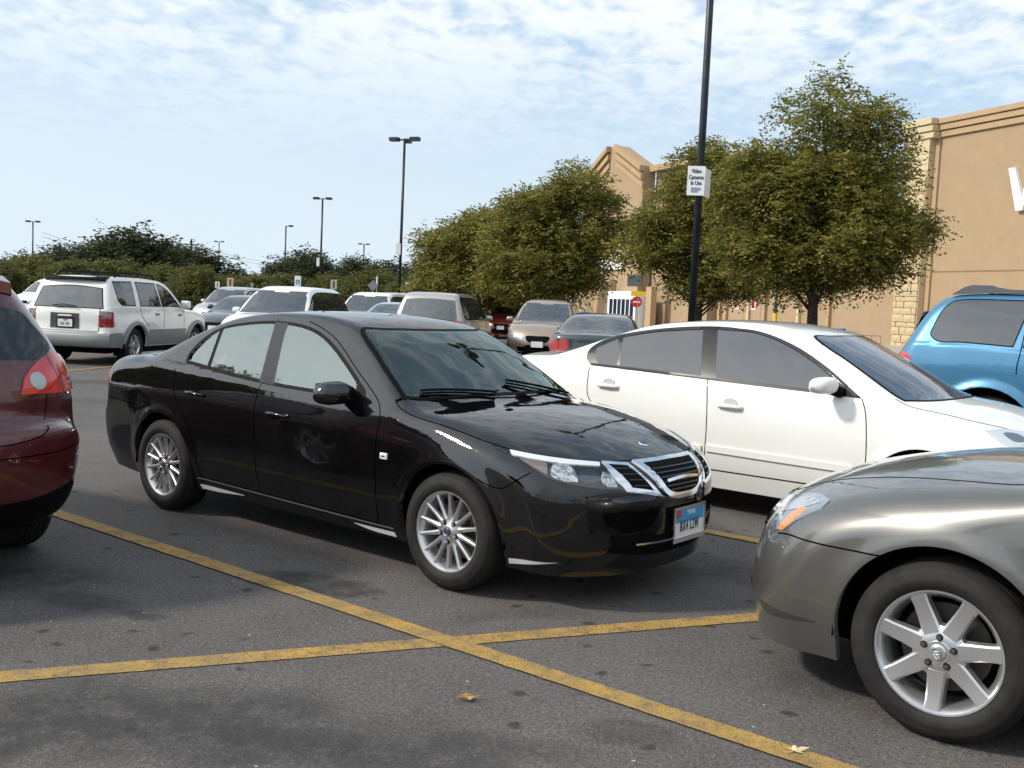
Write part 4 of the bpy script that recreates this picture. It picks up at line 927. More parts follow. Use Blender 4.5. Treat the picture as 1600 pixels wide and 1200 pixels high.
    st=[([(L*.46,-.8,z0),(L*.455,-.8,.5),(L*.455,-.8,.34)],YD,{'n':4}),([(L*.66,-.8,z0-.02),(L*.665,-.8,.6),(L*.66,-.8,.34)],YD,{'n':4})]
    strips(B,'panel_gap',st,M['gap'],root,.010,.002)['kind']='stuff'
    for s in(-1,1):
        mb=MB();y=float(B.hw(np.array([L*.62]),np.array([z0]))[0]);mb.box((L*.635,s*(y+.11),z0+.06),(.12,.20,.14),bev=.05);mb.box((L*.635,s*(y+.02),z0+.03),(.06,.08,.05));mb.build('wing_mirror',pm,root,smooth=True)
    if rack:
        for s in(-1,1):
            zt=max(T[:,1]);mb=MB();mb.tube([(L*.18,s*W*.60,roof(L*.18)-.03),(L*.2,s*W*.60,roof(L*.2)+.035),(L*.35,s*W*.60,zt+.045),(L*.52,s*W*.60,roof(L*.52)+.035),(L*.54,s*W*.60,roof(L*.54)-.04)],.018,6);mb.build('roof_rail',M['blacktrim'],root,smooth=True)
    under_parts(B,root,M,None)
    wh=make_wheel(spec['zax'],spec['zax']*.62,.2,6,'plain',root,M);put_wheels(wh,root,spec['axles'],spec['zax'],W-.03)
    return root
def build_white_sedan(pose):
    M=std_mats();B=Body(WSED);root=car_root('white_sedan','white four-door sedan with dark tinted windows and side moulding, parked beyond the shiny black sedan','car',pose)
    pm=paint('white_paint',(.76,.755,.72),0,.3,dirt=.05)
    G=dark_glass('sedan_tint',(.012,.012,.014),2.15,.8)
    X=-.06
    dlo=[(1.098,1.056),(1.03,1.11),(1.03,1.186),(1.13,1.273),(1.45,1.36),(2.0,1.427),(2.34,1.424),(2.68,1.359),(3.0,1.226),(3.25,1.083),(3.40,.990),(2.2,1.023)]
    zones=[('hood',lambda c:(c[:,0]>3.62)&(c[:,0]<4.62)&(np.abs(c[:,1])<np.interp(c[:,0],[3.6,3.9,4.2,4.5,4.62],[.80,.78,.72,.6,.45]))&(c[:,2]>.76)),
     ('front_bumper',lambda c:(c[:,0]>4.60)|((c[:,0]>4.20)&(c[:,2]<.64))),('rear_bumper',lambda c:(c[:,0]<.70)&(c[:,2]<.72)),
     ('trunk_lid',lambda c:(c[:,0]<.60)&(np.abs(c[:,1])<.66)&(c[:,2]>=.72)),
     ('door',lambda c:(c[:,0]>2.22)&(c[:,0]<3.44)&(c[:,2]<np.interp(c[:,0],[2.2,2.7,3.0,3.25,3.44],[1.43,1.38,1.25,1.11,.98]))&(c[:,2]>.27)&(np.abs(c[:,1])>.55)),
     ('door',lambda c:(c[:,0]>1.12)&(c[:,0]<=2.22)&(np.hypot(c[:,0]-1.075,c[:,2]-.322)>.41)&(c[:,2]<1.43)&(c[:,2]>.27)&(np.abs(c[:,1])>.55))]
    S=build_shell(B,root,pm,zones,dx=.03,n1=20,n2=22,n3=20)
    patch(B,'window_trim',S2(dlo),YD,mat('pillar_black',(.008,.008,.008),.25,spec=.2,coat=.3),root,.0065,.009,side='RL',corners=(0,10))
    patch(B,'side_window',S2([(1.10,1.20),(1.27,1.285),(1.30,1.25),(1.35,1.077),(1.17,1.070),(1.12,1.12)]),YD,G,root,.0078,.002,side='RL',corners=(0,1,3,4))
    patch(B,'side_window',S2([(1.32,1.30),(1.6,1.355),(2.02,1.40),(2.13,1.046),(1.38,1.072)]),YD,G,root,.0078,.002,side='RL',corners=(0,2,3,4))
    patch(B,'side_window',S2([(2.145,1.405),(2.48,1.39),(2.77,1.305),(3.05,1.17),(3.20,1.078),(3.22,1.012),(2.26,1.042)]),YD,G,root,.0078,.002,side='RL',corners=(0,4,5,6))
    for P in ([(1.33,1.318),(1.6,1.372),(2.0,1.414)],[(2.16,1.420),(2.48,1.405),(2.80,1.315),(3.1,1.17),(3.27,1.065)]):
        V,F_=strip_geo(B,S2(P),YD,.022,.012,n=6);V2=V*[1,-1,1];MB().add(V,F_).build('rain_visor',mat('visor',(.008,.008,.008),.15,coat=.5),root);MB().add(V2,[f[::-1] for f in F_]).build('rain_visor',mat('visor',(.008,.008,.008)),root)
    ws=[(3.68,-.71,1.03),(3.80,-.50,1.02),(3.86,-.22,1.01),(3.86,.22,1.01),(3.80,.50,1.02),(3.68,.71,1.03),(3.30,.66,1.2),(2.90,.545,1.40),(2.95,.3,1.43),(2.96,0,1.43),(2.95,-.3,1.43),(2.90,-.545,1.40),(3.30,-.66,1.2)]
    wd=(.55,0,.83)
    patch(B,'windshield_trim',ws,wd,M['blacktrim'],root,.002,.004,corners=(0,5),side='C')
    patch(B,'windshield',ws,wd,dark_glass('blue_windshield',(.03,.045,.07),2.0,.3),root,.004,.002,corners=(0,5),side='C',inset=.022)
    patch(B,'rear_window',TP([(.58,-.6),(.53,0),(.58,.6),(1.32,.52),(1.37,0),(1.32,-.52)]),(0,0,1),G,root,.003,.005,side='C',corners=(0,2,3,5))
    hl=[(4.16,-.72,.835),(4.30,-.62,.86),(4.46,-.52,.835),(4.62,-.50,.77),(4.66,-.52,.73),(4.50,-.68,.74),(4.32,-.79,.775)]
    hd=(.6,-.75,.25)
    patch(B,'headlight',hl,hd,M['clear'],root,.004,.006,side='RL',corners=(0,))
    H=[x for x in root.children if x.name.startswith('headlight')]
    for h,s in zip(H,'RL'):
        patch(B,'turn_lens',[(4.44,-.60,.815),(4.54,-.55,.79),(4.62,-.54,.745),(4.52,-.66,.745),(4.42,-.70,.765)],hd,M['amber'],h,.006,.003,side=s)
        patch(B,'reflector',[(4.28,-.68,.83),(4.36,-.62,.835),(4.42,-.62,.80),(4.36,-.70,.785)],hd,mat('reflector_grey',(.25,.27,.3),.15,.7),h,.006,.003,side=s)
    # moulding along the doors
    for x0,x1 in((1.42,2.20),(2.24,3.38)):
        for s in(-1,1):
            V,F_=strip_geo(B,S2([(x0,.50),((x0+x1)/2,.492),(x1,.487)]),YD,.050,.012,n=8);V=V*[1,-s,1] if s>0 else V
            MB().add(V,F_).build('side_moulding',mat('moulding_white',(.80,.79,.76),.25,coat=1.),root)
    L=[([(2.10,-.6,1.43),(2.20,-.8,1.0),(2.235,-.88,.69),(2.225,-.88,.4),(2.22,-.85,.27)],(0,-1,.15),{'n':8}),
       ([(3.405,-.8,.985),(3.44,-.88,.9),(3.465,-.88,.75),(3.475,-.9,.56),(3.46,-.9,.28)],YD,{'n':8}),
       ([(1.09,-.8,1.04),(1.115,-.88,.8),(1.25,-.88,.68),(1.40,-.88,.5),(1.46,-.86,.28)],YD,{'n':8}),
       ([(3.60,-.74,1.03),(3.72,-.765,.975),(3.9,-.76,.94),(4.1,-.72,.91),(4.22,-.66,.885),(4.45,-.52,.845),(4.58,-.40,.80),(4.64,0,.79)],(.1,-.2,1),{'n':8}),
       ([(4.20,-.9,.64),(4.32,-.9,.655),(4.5,-.8,.70),(4.6,-.7,.73)],(.2,-1,0),{'n':5}),
       ([(1.46,-.88,.33),(3.46,-.88,.335)],YD,{'n':14,'w':.010})]
    strips(B,'panel_gap',L,M['gap'],root,.007,.0012)['kind']='stuff'
    for s in(-1,1):
        y=float(B.hw(np.array([3.2]),np.array([1.0]))[0])
        V=[];F_=[];nx,nr=12,16
        for i in range(nx+1):
            t=i/nx;sc=(1-max(0,(t-.5)/.5)**2.8)**.5 if t<1 else 0;g=min(1,.5+1.6*t) if t<.35 else 1
            for k in range(nr):
                a=2*PI*k/nr;ca,sa=math.cos(a),math.sin(a);X_=math.copysign(abs(ca)**.7,ca)*.085*sc*g;Z_=math.copysign(abs(sa)**.7,sa)*.060*sc*g
                if X_<0:X_*=.6
                V.append((3.20-.06*t+X_,s*(y+.03+.25*t),1.070-.012*t+Z_))
        for i in range(nx):
            for k in range(nr):F_.append((i*nr+k,i*nr+(k+1)%nr,(i+1)*nr+(k+1)%nr,(i+1)*nr+k))
        F_.append(tuple(range(nr)));o=MB().add(V,F_).build('wing_mirror',pm,root,smooth=True)
        mb=MB();mb.tube([(3.25,s*(y-.02),1.01),(3.22,s*(y+.06),1.03)],.04,10);mb.build('mirror_arm',M['blacktrim'],o,smooth=True)
    for di,(x,z) in ((0,(2.42,.838)),(2,(1.31,.90))):
        for s,dd in((-1,di),(1,di+1)):
            y=float(B.hw(np.array([x]),np.array([z]))[0]);mb=MB();mb.tube([(x-.10,s*(y+.002),z),(x-.09,s*(y+.02),z),(x,s*(y+.030),z+.002),(x+.08,s*(y+.022),z-.003),(x+.10,s*(y+.002),z-.004)],[.012,.015,.016,.015,.012],10);mb.build('door_handle',pm,S['door'][dd],smooth=True)
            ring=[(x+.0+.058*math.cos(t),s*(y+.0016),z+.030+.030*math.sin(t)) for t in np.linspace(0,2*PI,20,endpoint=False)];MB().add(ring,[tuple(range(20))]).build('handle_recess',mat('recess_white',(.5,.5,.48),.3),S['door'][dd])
    patch(B,'tail_light',[(.05,-.55,1.0),(.35,-.8,.98),(.40,-.86,.85),(.05,-.6,.80)],(-.6,-.8,0),M['red'],root,.004,.005,side='RL')
    mb=MB();mb.box((-.01,.0,.86),(.012,.31,.155));mb.build('licence_plate',M['plate'],root)
    under_parts(B,root,M,None);wh=make_wheel(.322,.205,.2,7,'wide',root,M);put_wheels(wh,root,WSED['axles'],.322,.868)
    return root
def build_grey_sedan(pose):
    M=std_mats();B=Body(GSED);root=car_root('grey_sedan','metallic grey sedan with silver seven-spoke wheel, cut off by the right edge','car',pose)
    pm=paint('grey_paint',(.125,.121,.113),.6,.36,dirt=.10);m1=lambda P:[(x,-y,z) for x,y,z in P]
    G=dark_glass('tinted_glass')
    zones=[('hood',lambda c:(c[:,0]>3.80)&(c[:,0]<4.86)&(np.abs(c[:,1])<np.interp(c[:,0],[3.8,4.24,4.54,4.8,4.86],[.76,.66,.55,.36,.2]))&(c[:,2]>.70)),
      ('front_bumper',lambda c:(c[:,0]>4.86)|((c[:,0]>4.23)&(c[:,2]<.655))),('rear_bumper',lambda c:(c[:,0]<.7)&(c[:,2]<.72)),('trunk_lid',lambda c:(c[:,0]<.75)&(np.abs(c[:,1])<.66)&(c[:,2]>=.72)),
      ('door',lambda c:(c[:,0]>2.40)&(c[:,0]<3.55)&(c[:,2]<1.43)&(c[:,2]>.27)&(np.abs(c[:,1])>.55)),('door',lambda c:(c[:,0]>1.3)&(c[:,0]<=2.40)&(np.hypot(c[:,0]-1.2,c[:,2]-.334)>.42)&(c[:,2]<1.43)&(c[:,2]>.27)&(np.abs(c[:,1])>.55))]
    build_shell(B,root,pm,zones,dx=.028,n1=24,n2=22,n3=22)
    dlo=[(1.2,1.08),(1.3,1.20),(1.7,1.33),(2.3,1.41),(2.8,1.39),(3.2,1.27),(3.6,1.03),(2.4,1.03)]
    glazed(B,root,M,S2(dlo),[S2([(1.35,1.09),(1.42,1.20),(1.8,1.32),(2.35,1.385),(2.40,1.06)]),S2([(2.47,1.06),(2.43,1.385),(2.8,1.36),(3.15,1.25),(3.45,1.06)])],G)
    patch(B,'windshield',TP([(3.0,-.55),(3.06,0),(3.0,.55),(3.72,.72),(3.86,.4),(3.9,0),(3.86,-.4),(3.72,-.72)]),(0,0,1),G,root,.003,.005,side='C',corners=(0,2,3,7))
    hl=[(4.745,-.714,.640),(4.84,-.52,.69),(4.84,-.47,.745),(4.62,-.655,.812),(4.50,-.745,.803),(4.53,-.79,.778),(4.612,-.785,.715),(4.68,-.775,.655)]
    hd=(.72,-.66,.22)
    patch(B,'headlight',hl,hd,mat('lamp_smoke',(.20,.23,.27),.08,.3,coat=1.),root,.004,.006,side='RL',corners=(0,2,4,7))
    H=[x for x in root.children if x.name.startswith('headlight')]
    for h,s in zip(H,'RL'):
        patch(B,'turn_lens',[(4.725,-.735,.648),(4.69,-.72,.70),(4.640,-.715,.752),(4.60,-.755,.758),(4.64,-.775,.705),(4.69,-.768,.655)],hd,M['amber'],h,.0058,.003,side=s,corners=(0,3))
        patch(B,'reflector',[(4.78,-.62,.70),(4.73,-.59,.76),(4.60,-.69,.795),(4.54,-.745,.788),(4.60,-.735,.765),(4.68,-.69,.73)],hd,mat('bright_reflector',(.8,.81,.83),.12),h,.0056,.003,side=s,corners=(0,3))
        patch(B,'lens_edge',[(4.86,-.50,.70),(4.86,-.455,.74),(4.80,-.52,.76),(4.81,-.56,.71)],hd,M['clear'],h,.0056,.003,side=s)
    patch(B,'grille',FR(B,[(-.42,.70),(0,.73),(.42,.70),(.36,.58),(0,.56),(-.36,.58)]),(1,0,0),M['chrome'],root,.012,.014,side='C')
    patch(B,'lower_grille',FR(B,[(-.52,.36),(.52,.36),(.48,.26),(-.48,.26)]),(1,0,0),M['black'],root,.004,.005,side='C',n=3)
    L=[([(4.72,-.74,.635),(4.65,-.798,.650),(4.54,-.875,.653),(4.41,-.902,.653),(4.292,-.915,.655),(4.245,-.92,.656)],(.35,-.95,0),{'n':6}),
      ([(3.72,-.74,1.03),(3.812,-.752,.974),(4.24,-.632,.928),(4.537,-.525,.868),(4.80,-.40,.80),(4.86,-.20,.775),(4.87,0,.77)],(.1,-.1,1),{'n':8}),
      ([(3.56,-.8,1.03),(3.60,-.9,.8),(3.60,-.9,.5),(3.57,-.9,.28)],YD,{'n':8}),([(2.42,-.8,1.05),(2.40,-.9,.7),(2.40,-.9,.28)],YD,{'n':8})]
    strips(B,'panel_gap',L,M['gap'],root,.006,.0012)['kind']='stuff'
    # bright crease where the bumper corner turns
    patch(B,'bumper_scoop',[(4.785,-.70,.330),(4.69,-.79,.335),(4.50,-.858,.330),(4.60,-.84,.315),(4.74,-.74,.300)],(.5,-.85,0),mat('scoop_grey',(.10,.098,.092),.35,.7),root,.003,.004,side='RL',corners=(2,))
    for s in(-1,1):
        mb=MB();mb.box((3.50,s*1.0,1.03),(.14,.20,.13),bev=.05);mb.build('wing_mirror',pm,root,smooth=True)
    under_parts(B,root,M,None);wh=make_wheel(.334,.229,.215,7,'wide',root,M);put_wheels(wh,root,GSED['axles'],.334,.898,rots=(.0,.10,.9,1.3))
    return root
def build_red_suv(pose):
    M=std_mats();B=Body(ROG);root=car_root('red_suv','dark red SUV seen from behind, cut off by the left edge','suv',pose)
    pm=paint('red_paint',(.085,.006,.008),.25,.3,dirt=.06);G=dark_glass('deep_tint',(.010,.012,.012),1.55)
    zones=[('tailgate',lambda c:(c[:,0]<.46)&(np.abs(c[:,1])<np.interp(c[:,2],[.66,.73,.82,.96],[.0,.44,.575,.61]))&(c[:,2]>=.70)),('rear_bumper',lambda c:(c[:,0]<.55)&(c[:,2]<.76)),
      ('door',lambda c:(c[:,0]>2.1)&(c[:,0]<3.15)&(c[:,2]<1.1)&(c[:,2]>.3)&(np.abs(c[:,1])>.5)),('door',lambda c:(c[:,0]>1.3)&(c[:,0]<=2.1)&(c[:,2]<1.1)&(c[:,2]>.3)&(np.abs(c[:,1])>.5))]
    build_shell(B,root,pm,zones,dx=.03,n1=20,n2=22,n3=18)
    rg=RE([(-.655,1.29),(-.60,1.235),(-.45,1.215),(0,1.205),(.45,1.215),(.60,1.235),(.655,1.29),(.585,1.42),(.52,1.50),(0,1.525),(-.52,1.50),(-.585,1.42)])
    patch(B,'rear_window',rg,(-1,0,.35),G,root,.004,.005,side='C')
    tl=[(.155,-.445,.965),(.20,-.485,1.06),(.325,-.661,1.160),(.44,-.80,1.135),(.43,-.86,1.06),(.42,-.87,.965),(.30,-.74,.957)]
    td=(-.72,-.69,.1)
    patch(B,'tail_light',tl,td,M['red'],root,.012,.016,side='RL',corners=(0,5))
    for h,s in zip([x for x in root.children if x.name.startswith('tail_light')],'RL'):
        P,_=B.march(np.array([[.6,-.20,1.029]]),np.array([[-.72,-.69,0.]])/np.linalg.norm([.72,.69]),1.2,.0)
        c=[(.208+.0,-.552+.0,1.029)];u=np.cross([0,0,1.],np.array(td)/np.linalg.norm(td));
        ring=[tuple(np.array(c[0])+u*.050*math.cos(t)+np.array([0,0,1.])*.046*math.sin(t)) for t in np.linspace(0,2*PI,14,endpoint=False)]
        patch(B,'reversing_lens',ring,td,mat('reverse_lens',(.42,.44,.45),.2,.3,coat=1.),h,.0155,.004,side=s,n=2)
        patch(B,'lamp_divider',[(.30,-.64,1.155),(.315,-.655,1.160),(.30,-.70,1.06),(.32,-.715,.958),(.30,-.70,.956),(.285,-.685,1.06)],td,M['redlow'],h,.0150,.002,side=s,n=2)
        for z in(1.03,1.0):
            patch(B,'lamp_rib',[(.36,-.76,z),(.42,-.86,z),(.42,-.87,z-.012),(.36,-.76,z-.012)],td,M['redlow'],h,.0150,.002,side=s,n=2)
    L=[([(.213,-.617,.958),(.17,-.590,.82),(.10,-.53,.765),(.05,-.42,.742),(.02,-.25,.73),(.0,0,.727)],(-1,-.3,0),{'n':7}),
       ([(.40,-.85,.70),(.26,-.80,.685),(.10,-.60,.668),(.03,-.3,.665),(0,0,.662)],(-.9,-.4,0),{'n':6}),
       ([(.45,-.86,.97),(.47,-.87,.85),(.50,-.88,.70),(.52,-.88,.62)],(-.2,-1,0),{'n':5})]
    strips(B,'panel_gap',L,M['gap'],root,.006,.0012)['kind']='stuff'
    patch(B,'lower_valance',RE([(-.80,.47),(-.5,.44),(0,.43),(.5,.44),(.80,.47),(.72,.31),(0,.28),(-.72,.31)]),(-1,0,0),M['blacktrim'],root,.003,.004,side='C')
    mb=MB();V=[];F_=[];n=20
    for i in range(n+1):
        y=-.54+1.08*i/n;q=abs(y/.54)**3
        for x,z in((.50+.05*q,1.580-.02*q),(.38+.08*q,1.560-.035*q),(.37+.08*q,1.50-.035*q),(.46+.05*q,1.44-.03*q)):V.append((x,y,z))
    for i in range(n):
        for k in range(4):F_.append((i*4+k,i*4+(k+1)%4,(i+1)*4+(k+1)%4,(i+1)*4+k))
    F_+=[(0,1,2,3),tuple(n*4+k for k in(3,2,1,0))];mb.add(V,F_).build('roof_spoiler',pm,root,angle=.6)
    mb=MB();mb.box((.02,.0,.90),(.012,.31,.155));mb.build('licence_plate',M['plate'],root)
    o=[(1.05,1.18),(1.15,1.42),(1.6,1.50),(2.2,1.51),(2.7,1.36),(3.1,1.12),(2.0,1.14)]
    glazed(B,root,M,S2(o),[S2([(1.12,1.19),(1.2,1.40),(1.6,1.475),(2.0,1.48),(2.0,1.165)]),S2([(2.07,1.165),(2.07,1.48),(2.3,1.465),(2.68,1.33),(3.0,1.14)])],G)
    under_parts(B,root,M,None);wh=make_wheel(.345,.215,.215,6,'plain',root,M);put_wheels(wh,root,ROG['axles'],.345,.872)
    return root
def build_white_suv(pose):
    M=std_mats();B=Body(RUNNER);root=car_root('white_suv','white boxy SUV with grey cladding, roof rack and plate recess, rear towards the camera','suv',pose)
    pm=paint('white_paint',(.76,.755,.72),0,.3,dirt=.05);gm=mat('cladding_grey',(.24,.25,.25),.45,.2);G=dark_glass('rear_tint',(.06,.062,.06),2.0)
    zones=[('tailgate',lambda c:(c[:,0]<.45)&(np.abs(c[:,1])<.66)&(c[:,2]>.66)),
      ('door',lambda c:(c[:,0]>2.25)&(c[:,0]<3.16)&(c[:,2]<1.62)&(c[:,2]>.45)&(np.abs(c[:,1])>.6)),('door',lambda c:(c[:,0]>1.2)&(c[:,0]<=2.25)&(np.hypot(c[:,0]-1.10,c[:,2]-.355)>.50)&(c[:,2]<1.62)&(c[:,2]>.45)&(np.abs(c[:,1])>.6))]
    build_shell(B,root,pm,zones,dx=.04,n1=14,n2=18,n3=12)
    patch(B,'rear_window',RE([(.70,1.135),(.60,1.53),(0,1.565),(-.60,1.53),(-.70,1.135),(0,1.125)]),(-1,0,.2),G,root,.004,.006,side='C',corners=(0,1,3,4))
    patch(B,'rear_window_trim',RE([(.72,1.12),(.62,1.545),(0,1.585),(-.62,1.545),(-.72,1.12),(0,1.11)]),(-1,0,.2),M['blacktrim'],root,.0032,.006,side='C',corners=(0,1,3,4),ring=.03)
    for a,P in enumerate(([(.48,1.625),(1.18,1.64),(1.12,1.15),(.60,1.16),(.50,1.25)],[(1.32,1.635),(2.12,1.625),(2.16,1.145),(1.30,1.15)],[(2.20,1.62),(2.42,1.58),(2.66,1.46),(2.93,1.22),(2.97,1.145),(2.20,1.145)])):
        patch(B,'window_trim',S2(P),YD,M['blacktrim'],root,.0028,.005,side='RL',corners=tuple(range(len(P))) if a!=2 else (0,4,5),n=4)
        patch(B,'side_window',S2(P),YD,dark_glass('tinted_glass'),root,.0045,.002,side='RL',corners=tuple(range(len(P))) if a!=2 else (0,4,5),n=4,inset=.02)
    patch(B,'windshield',TP([(2.72,-.60),(2.76,0),(2.72,.60),(3.15,.70),(3.26,0),(3.15,-.70)]),(0,0,1),G,root,.003,.005,side='C',corners=(0,2,3,5))
    td=(-.85,-.5,0)
    for s in 'RL':
        h=patch(B,'tail_light',[(.12,-.665,1.045),(.16,-.80,1.045),(.26,-.88,1.03),(.28,-.89,.75),(.2,-.86,.74),(.12,-.67,.74)],td,M['redlow'],root,.006,.01,side=s,corners=(0,2,3,5))[0]
        patch(B,'reversing_lens',[(.12,-.675,1.035),(.16,-.80,1.035),(.22,-.855,1.02),(.22,-.855,.90),(.12,-.675,.90)],td,mat('smoke_lens',(.16,.14,.14),.1,.2,coat=1),h,.008,.003,side=s,n=1)
    # rear plate recess, plate, handle bar
    patch(B,'plate_recess',RE([(.32,.985),(-.26,.985),(-.27,.70),(.32,.70)]),(-1,0,0),mat('recess_grey',(.05,.05,.048),.5),root,.010,.012,side='C',n=4,corners=(0,1,2,3))
    P,_=B.march(np.array([[1.,.02,.81]]),np.array([[-1.,0,0.]]),3.,.016)
    pl=plate_obj(root,M,(P[0][0],.01,.80),(-1,0),'BX6 7HC','TEXAS','plain')
    mb=MB();mb.box((P[0][0]+.006,.01,.935),(.05,.28,.035),bev=.01);mb.build('tailgate_handle',M['white_lens'],root)
    patch(B,'tailgate_trim',RE([(.66,.665),(-.64,.665),(-.64,.60),(.66,.60)]),(-1,0,0),gm,root,.004,.004,side='C',n=4,corners=(0,1,2,3))
    mb=MB();mb.tube([(.10,.28,1.125),(.085,.05,1.15),(.09,-.22,1.12)],.010,6);mb.build('rear_wiper',M['blacktrim'],root)
    # bumper, flares, lower cladding
    mb=MB();V=[];F_=[];n=16
    for i in range(n+1):
        t=-1+2*i/n;y=.885*t;x=.02+.13*abs(t)**5
        for a,z in((x+.12,.62),(x-.01,.625),(x-.05,.58),(x-.05,.40),(x+.02,.35),(x+.14,.345)):V.append((a,y,z))
    for i in range(n):
        for k in range(5):F_.append((i*6+k,i*6+k+1,(i+1)*6+k+1,(i+1)*6+k))
    mb.add(V,F_).build('rear_bumper',gm,root,smooth=True)
    patch(B,'bumper_side',S2([(.12,.635),(.60,.625),(.64,.40),(.60,.345),(.14,.345)]),YD,gm,root,.010,.014,side='RL',n=2,corners=(0,1,3,4))
    for wx in(1.10,3.775):
        out=[(wx+.53*math.cos(t),.355+.50*math.sin(t)) for t in np.linspace(PI*1.02,-PI*.02,16)]+[(wx+.435*math.cos(t),.355+.435*math.sin(t)) for t in np.linspace(0,PI,16)]
        patch(B,'fender_flare',S2(out),YD,gm,root,.022,.03,side='RL',n=1)
    patch(B,'door_cladding',S2([(1.62,.68),(3.24,.68),(3.24,.36),(1.62,.36)]),YD,gm,root,.012,.014,side='RL',n=4,corners=(0,1,2,3))
    L=[([(2.25,-.8,1.14),(2.25,-.9,.7)],YD,{'n':6}),([(3.10,-.8,1.14),(3.16,-.9,.9),(3.16,-.9,.7)],YD,{'n':6}),([(1.27,-.8,1.15),(1.30,-.9,.98),(1.62,-.9,.75)],YD,{'n':6}),([(.10,-.655,1.12),(.09,-.655,.65)],(-1,0,0),{'n':5})]
    strips(B,'panel_gap',L,M['gap'],root,.012,.002)['kind']='stuff'
    for x,z in((1.95,.99),(2.95,.97)):
        for s in(-1,1):
            mb=MB();y=float(B.hw(np.array([x]),np.array([z]))[0]);mb.box((x,s*(y+.012),z),(.13,.03,.045),bev=.01);mb.build('door_handle',mat('handle_grey',(.2,.2,.2),.4),root)
    for s in(-1,1):
        mb=MB();mb.box((2.98,s*1.02,1.20),(.16,.20,.17),bev=.05);mb.box((3.0,s*.92,1.16),(.07,.10,.06));mb.build('wing_mirror',pm,root,smooth=True)
        mb=MB();mb.tube([(.75,s*.60,1.70),(.85,s*.60,1.785),(1.6,s*.60,1.795),(2.25,s*.60,1.78),(2.35,s*.60,1.70)],.02,8);mb.build('roof_rail',M['blacktrim'],root,smooth=True)
        mb=MB();mb.box((.62,s*.80,.30),(.02,.24,.24));mb.build('mud_flap',M['blacktrim'],root)
    for x in(1.05,1.75):
        mb=MB();mb.box((x,0,1.80),(.05,1.2,.022),bev=.008);mb.build('rack_bar',M['blacktrim'],root)
    mb=MB();V=[];F_=[];n=14
    for i in range(n+1):
        y=-.64+1.28*i/n;q=abs(y/.64)**3
        for x,z in((.55,1.71),(.30+.08*q,1.66-.02*q),(.28+.08*q,1.635-.02*q),(.45,1.63)):V.append((x,y,z))
    for i in range(n):
        for k in range(3):F_.append((i*4+k,i*4+k+1,(i+1)*4+k+1,(i+1)*4+k))
    mb.add(V,F_).build('roof_spoiler',M['blacktrim'],root,smooth=True)
    mb=MB();mb.tube([(.9,-.6,.38),(.5,-.1,.30),(.5,.35,.32)],.05,8);mb.box((.55,0,.42),(.3,.9,.10));mb.build('exhaust_and_hitch',M['black'],root)
    under_parts(B,root,M,None);wh=make_wheel(.365,.215,.235,6,'plain',root,M);put_wheels(wh,root,RUNNER['axles'],.365,.862)
    return root
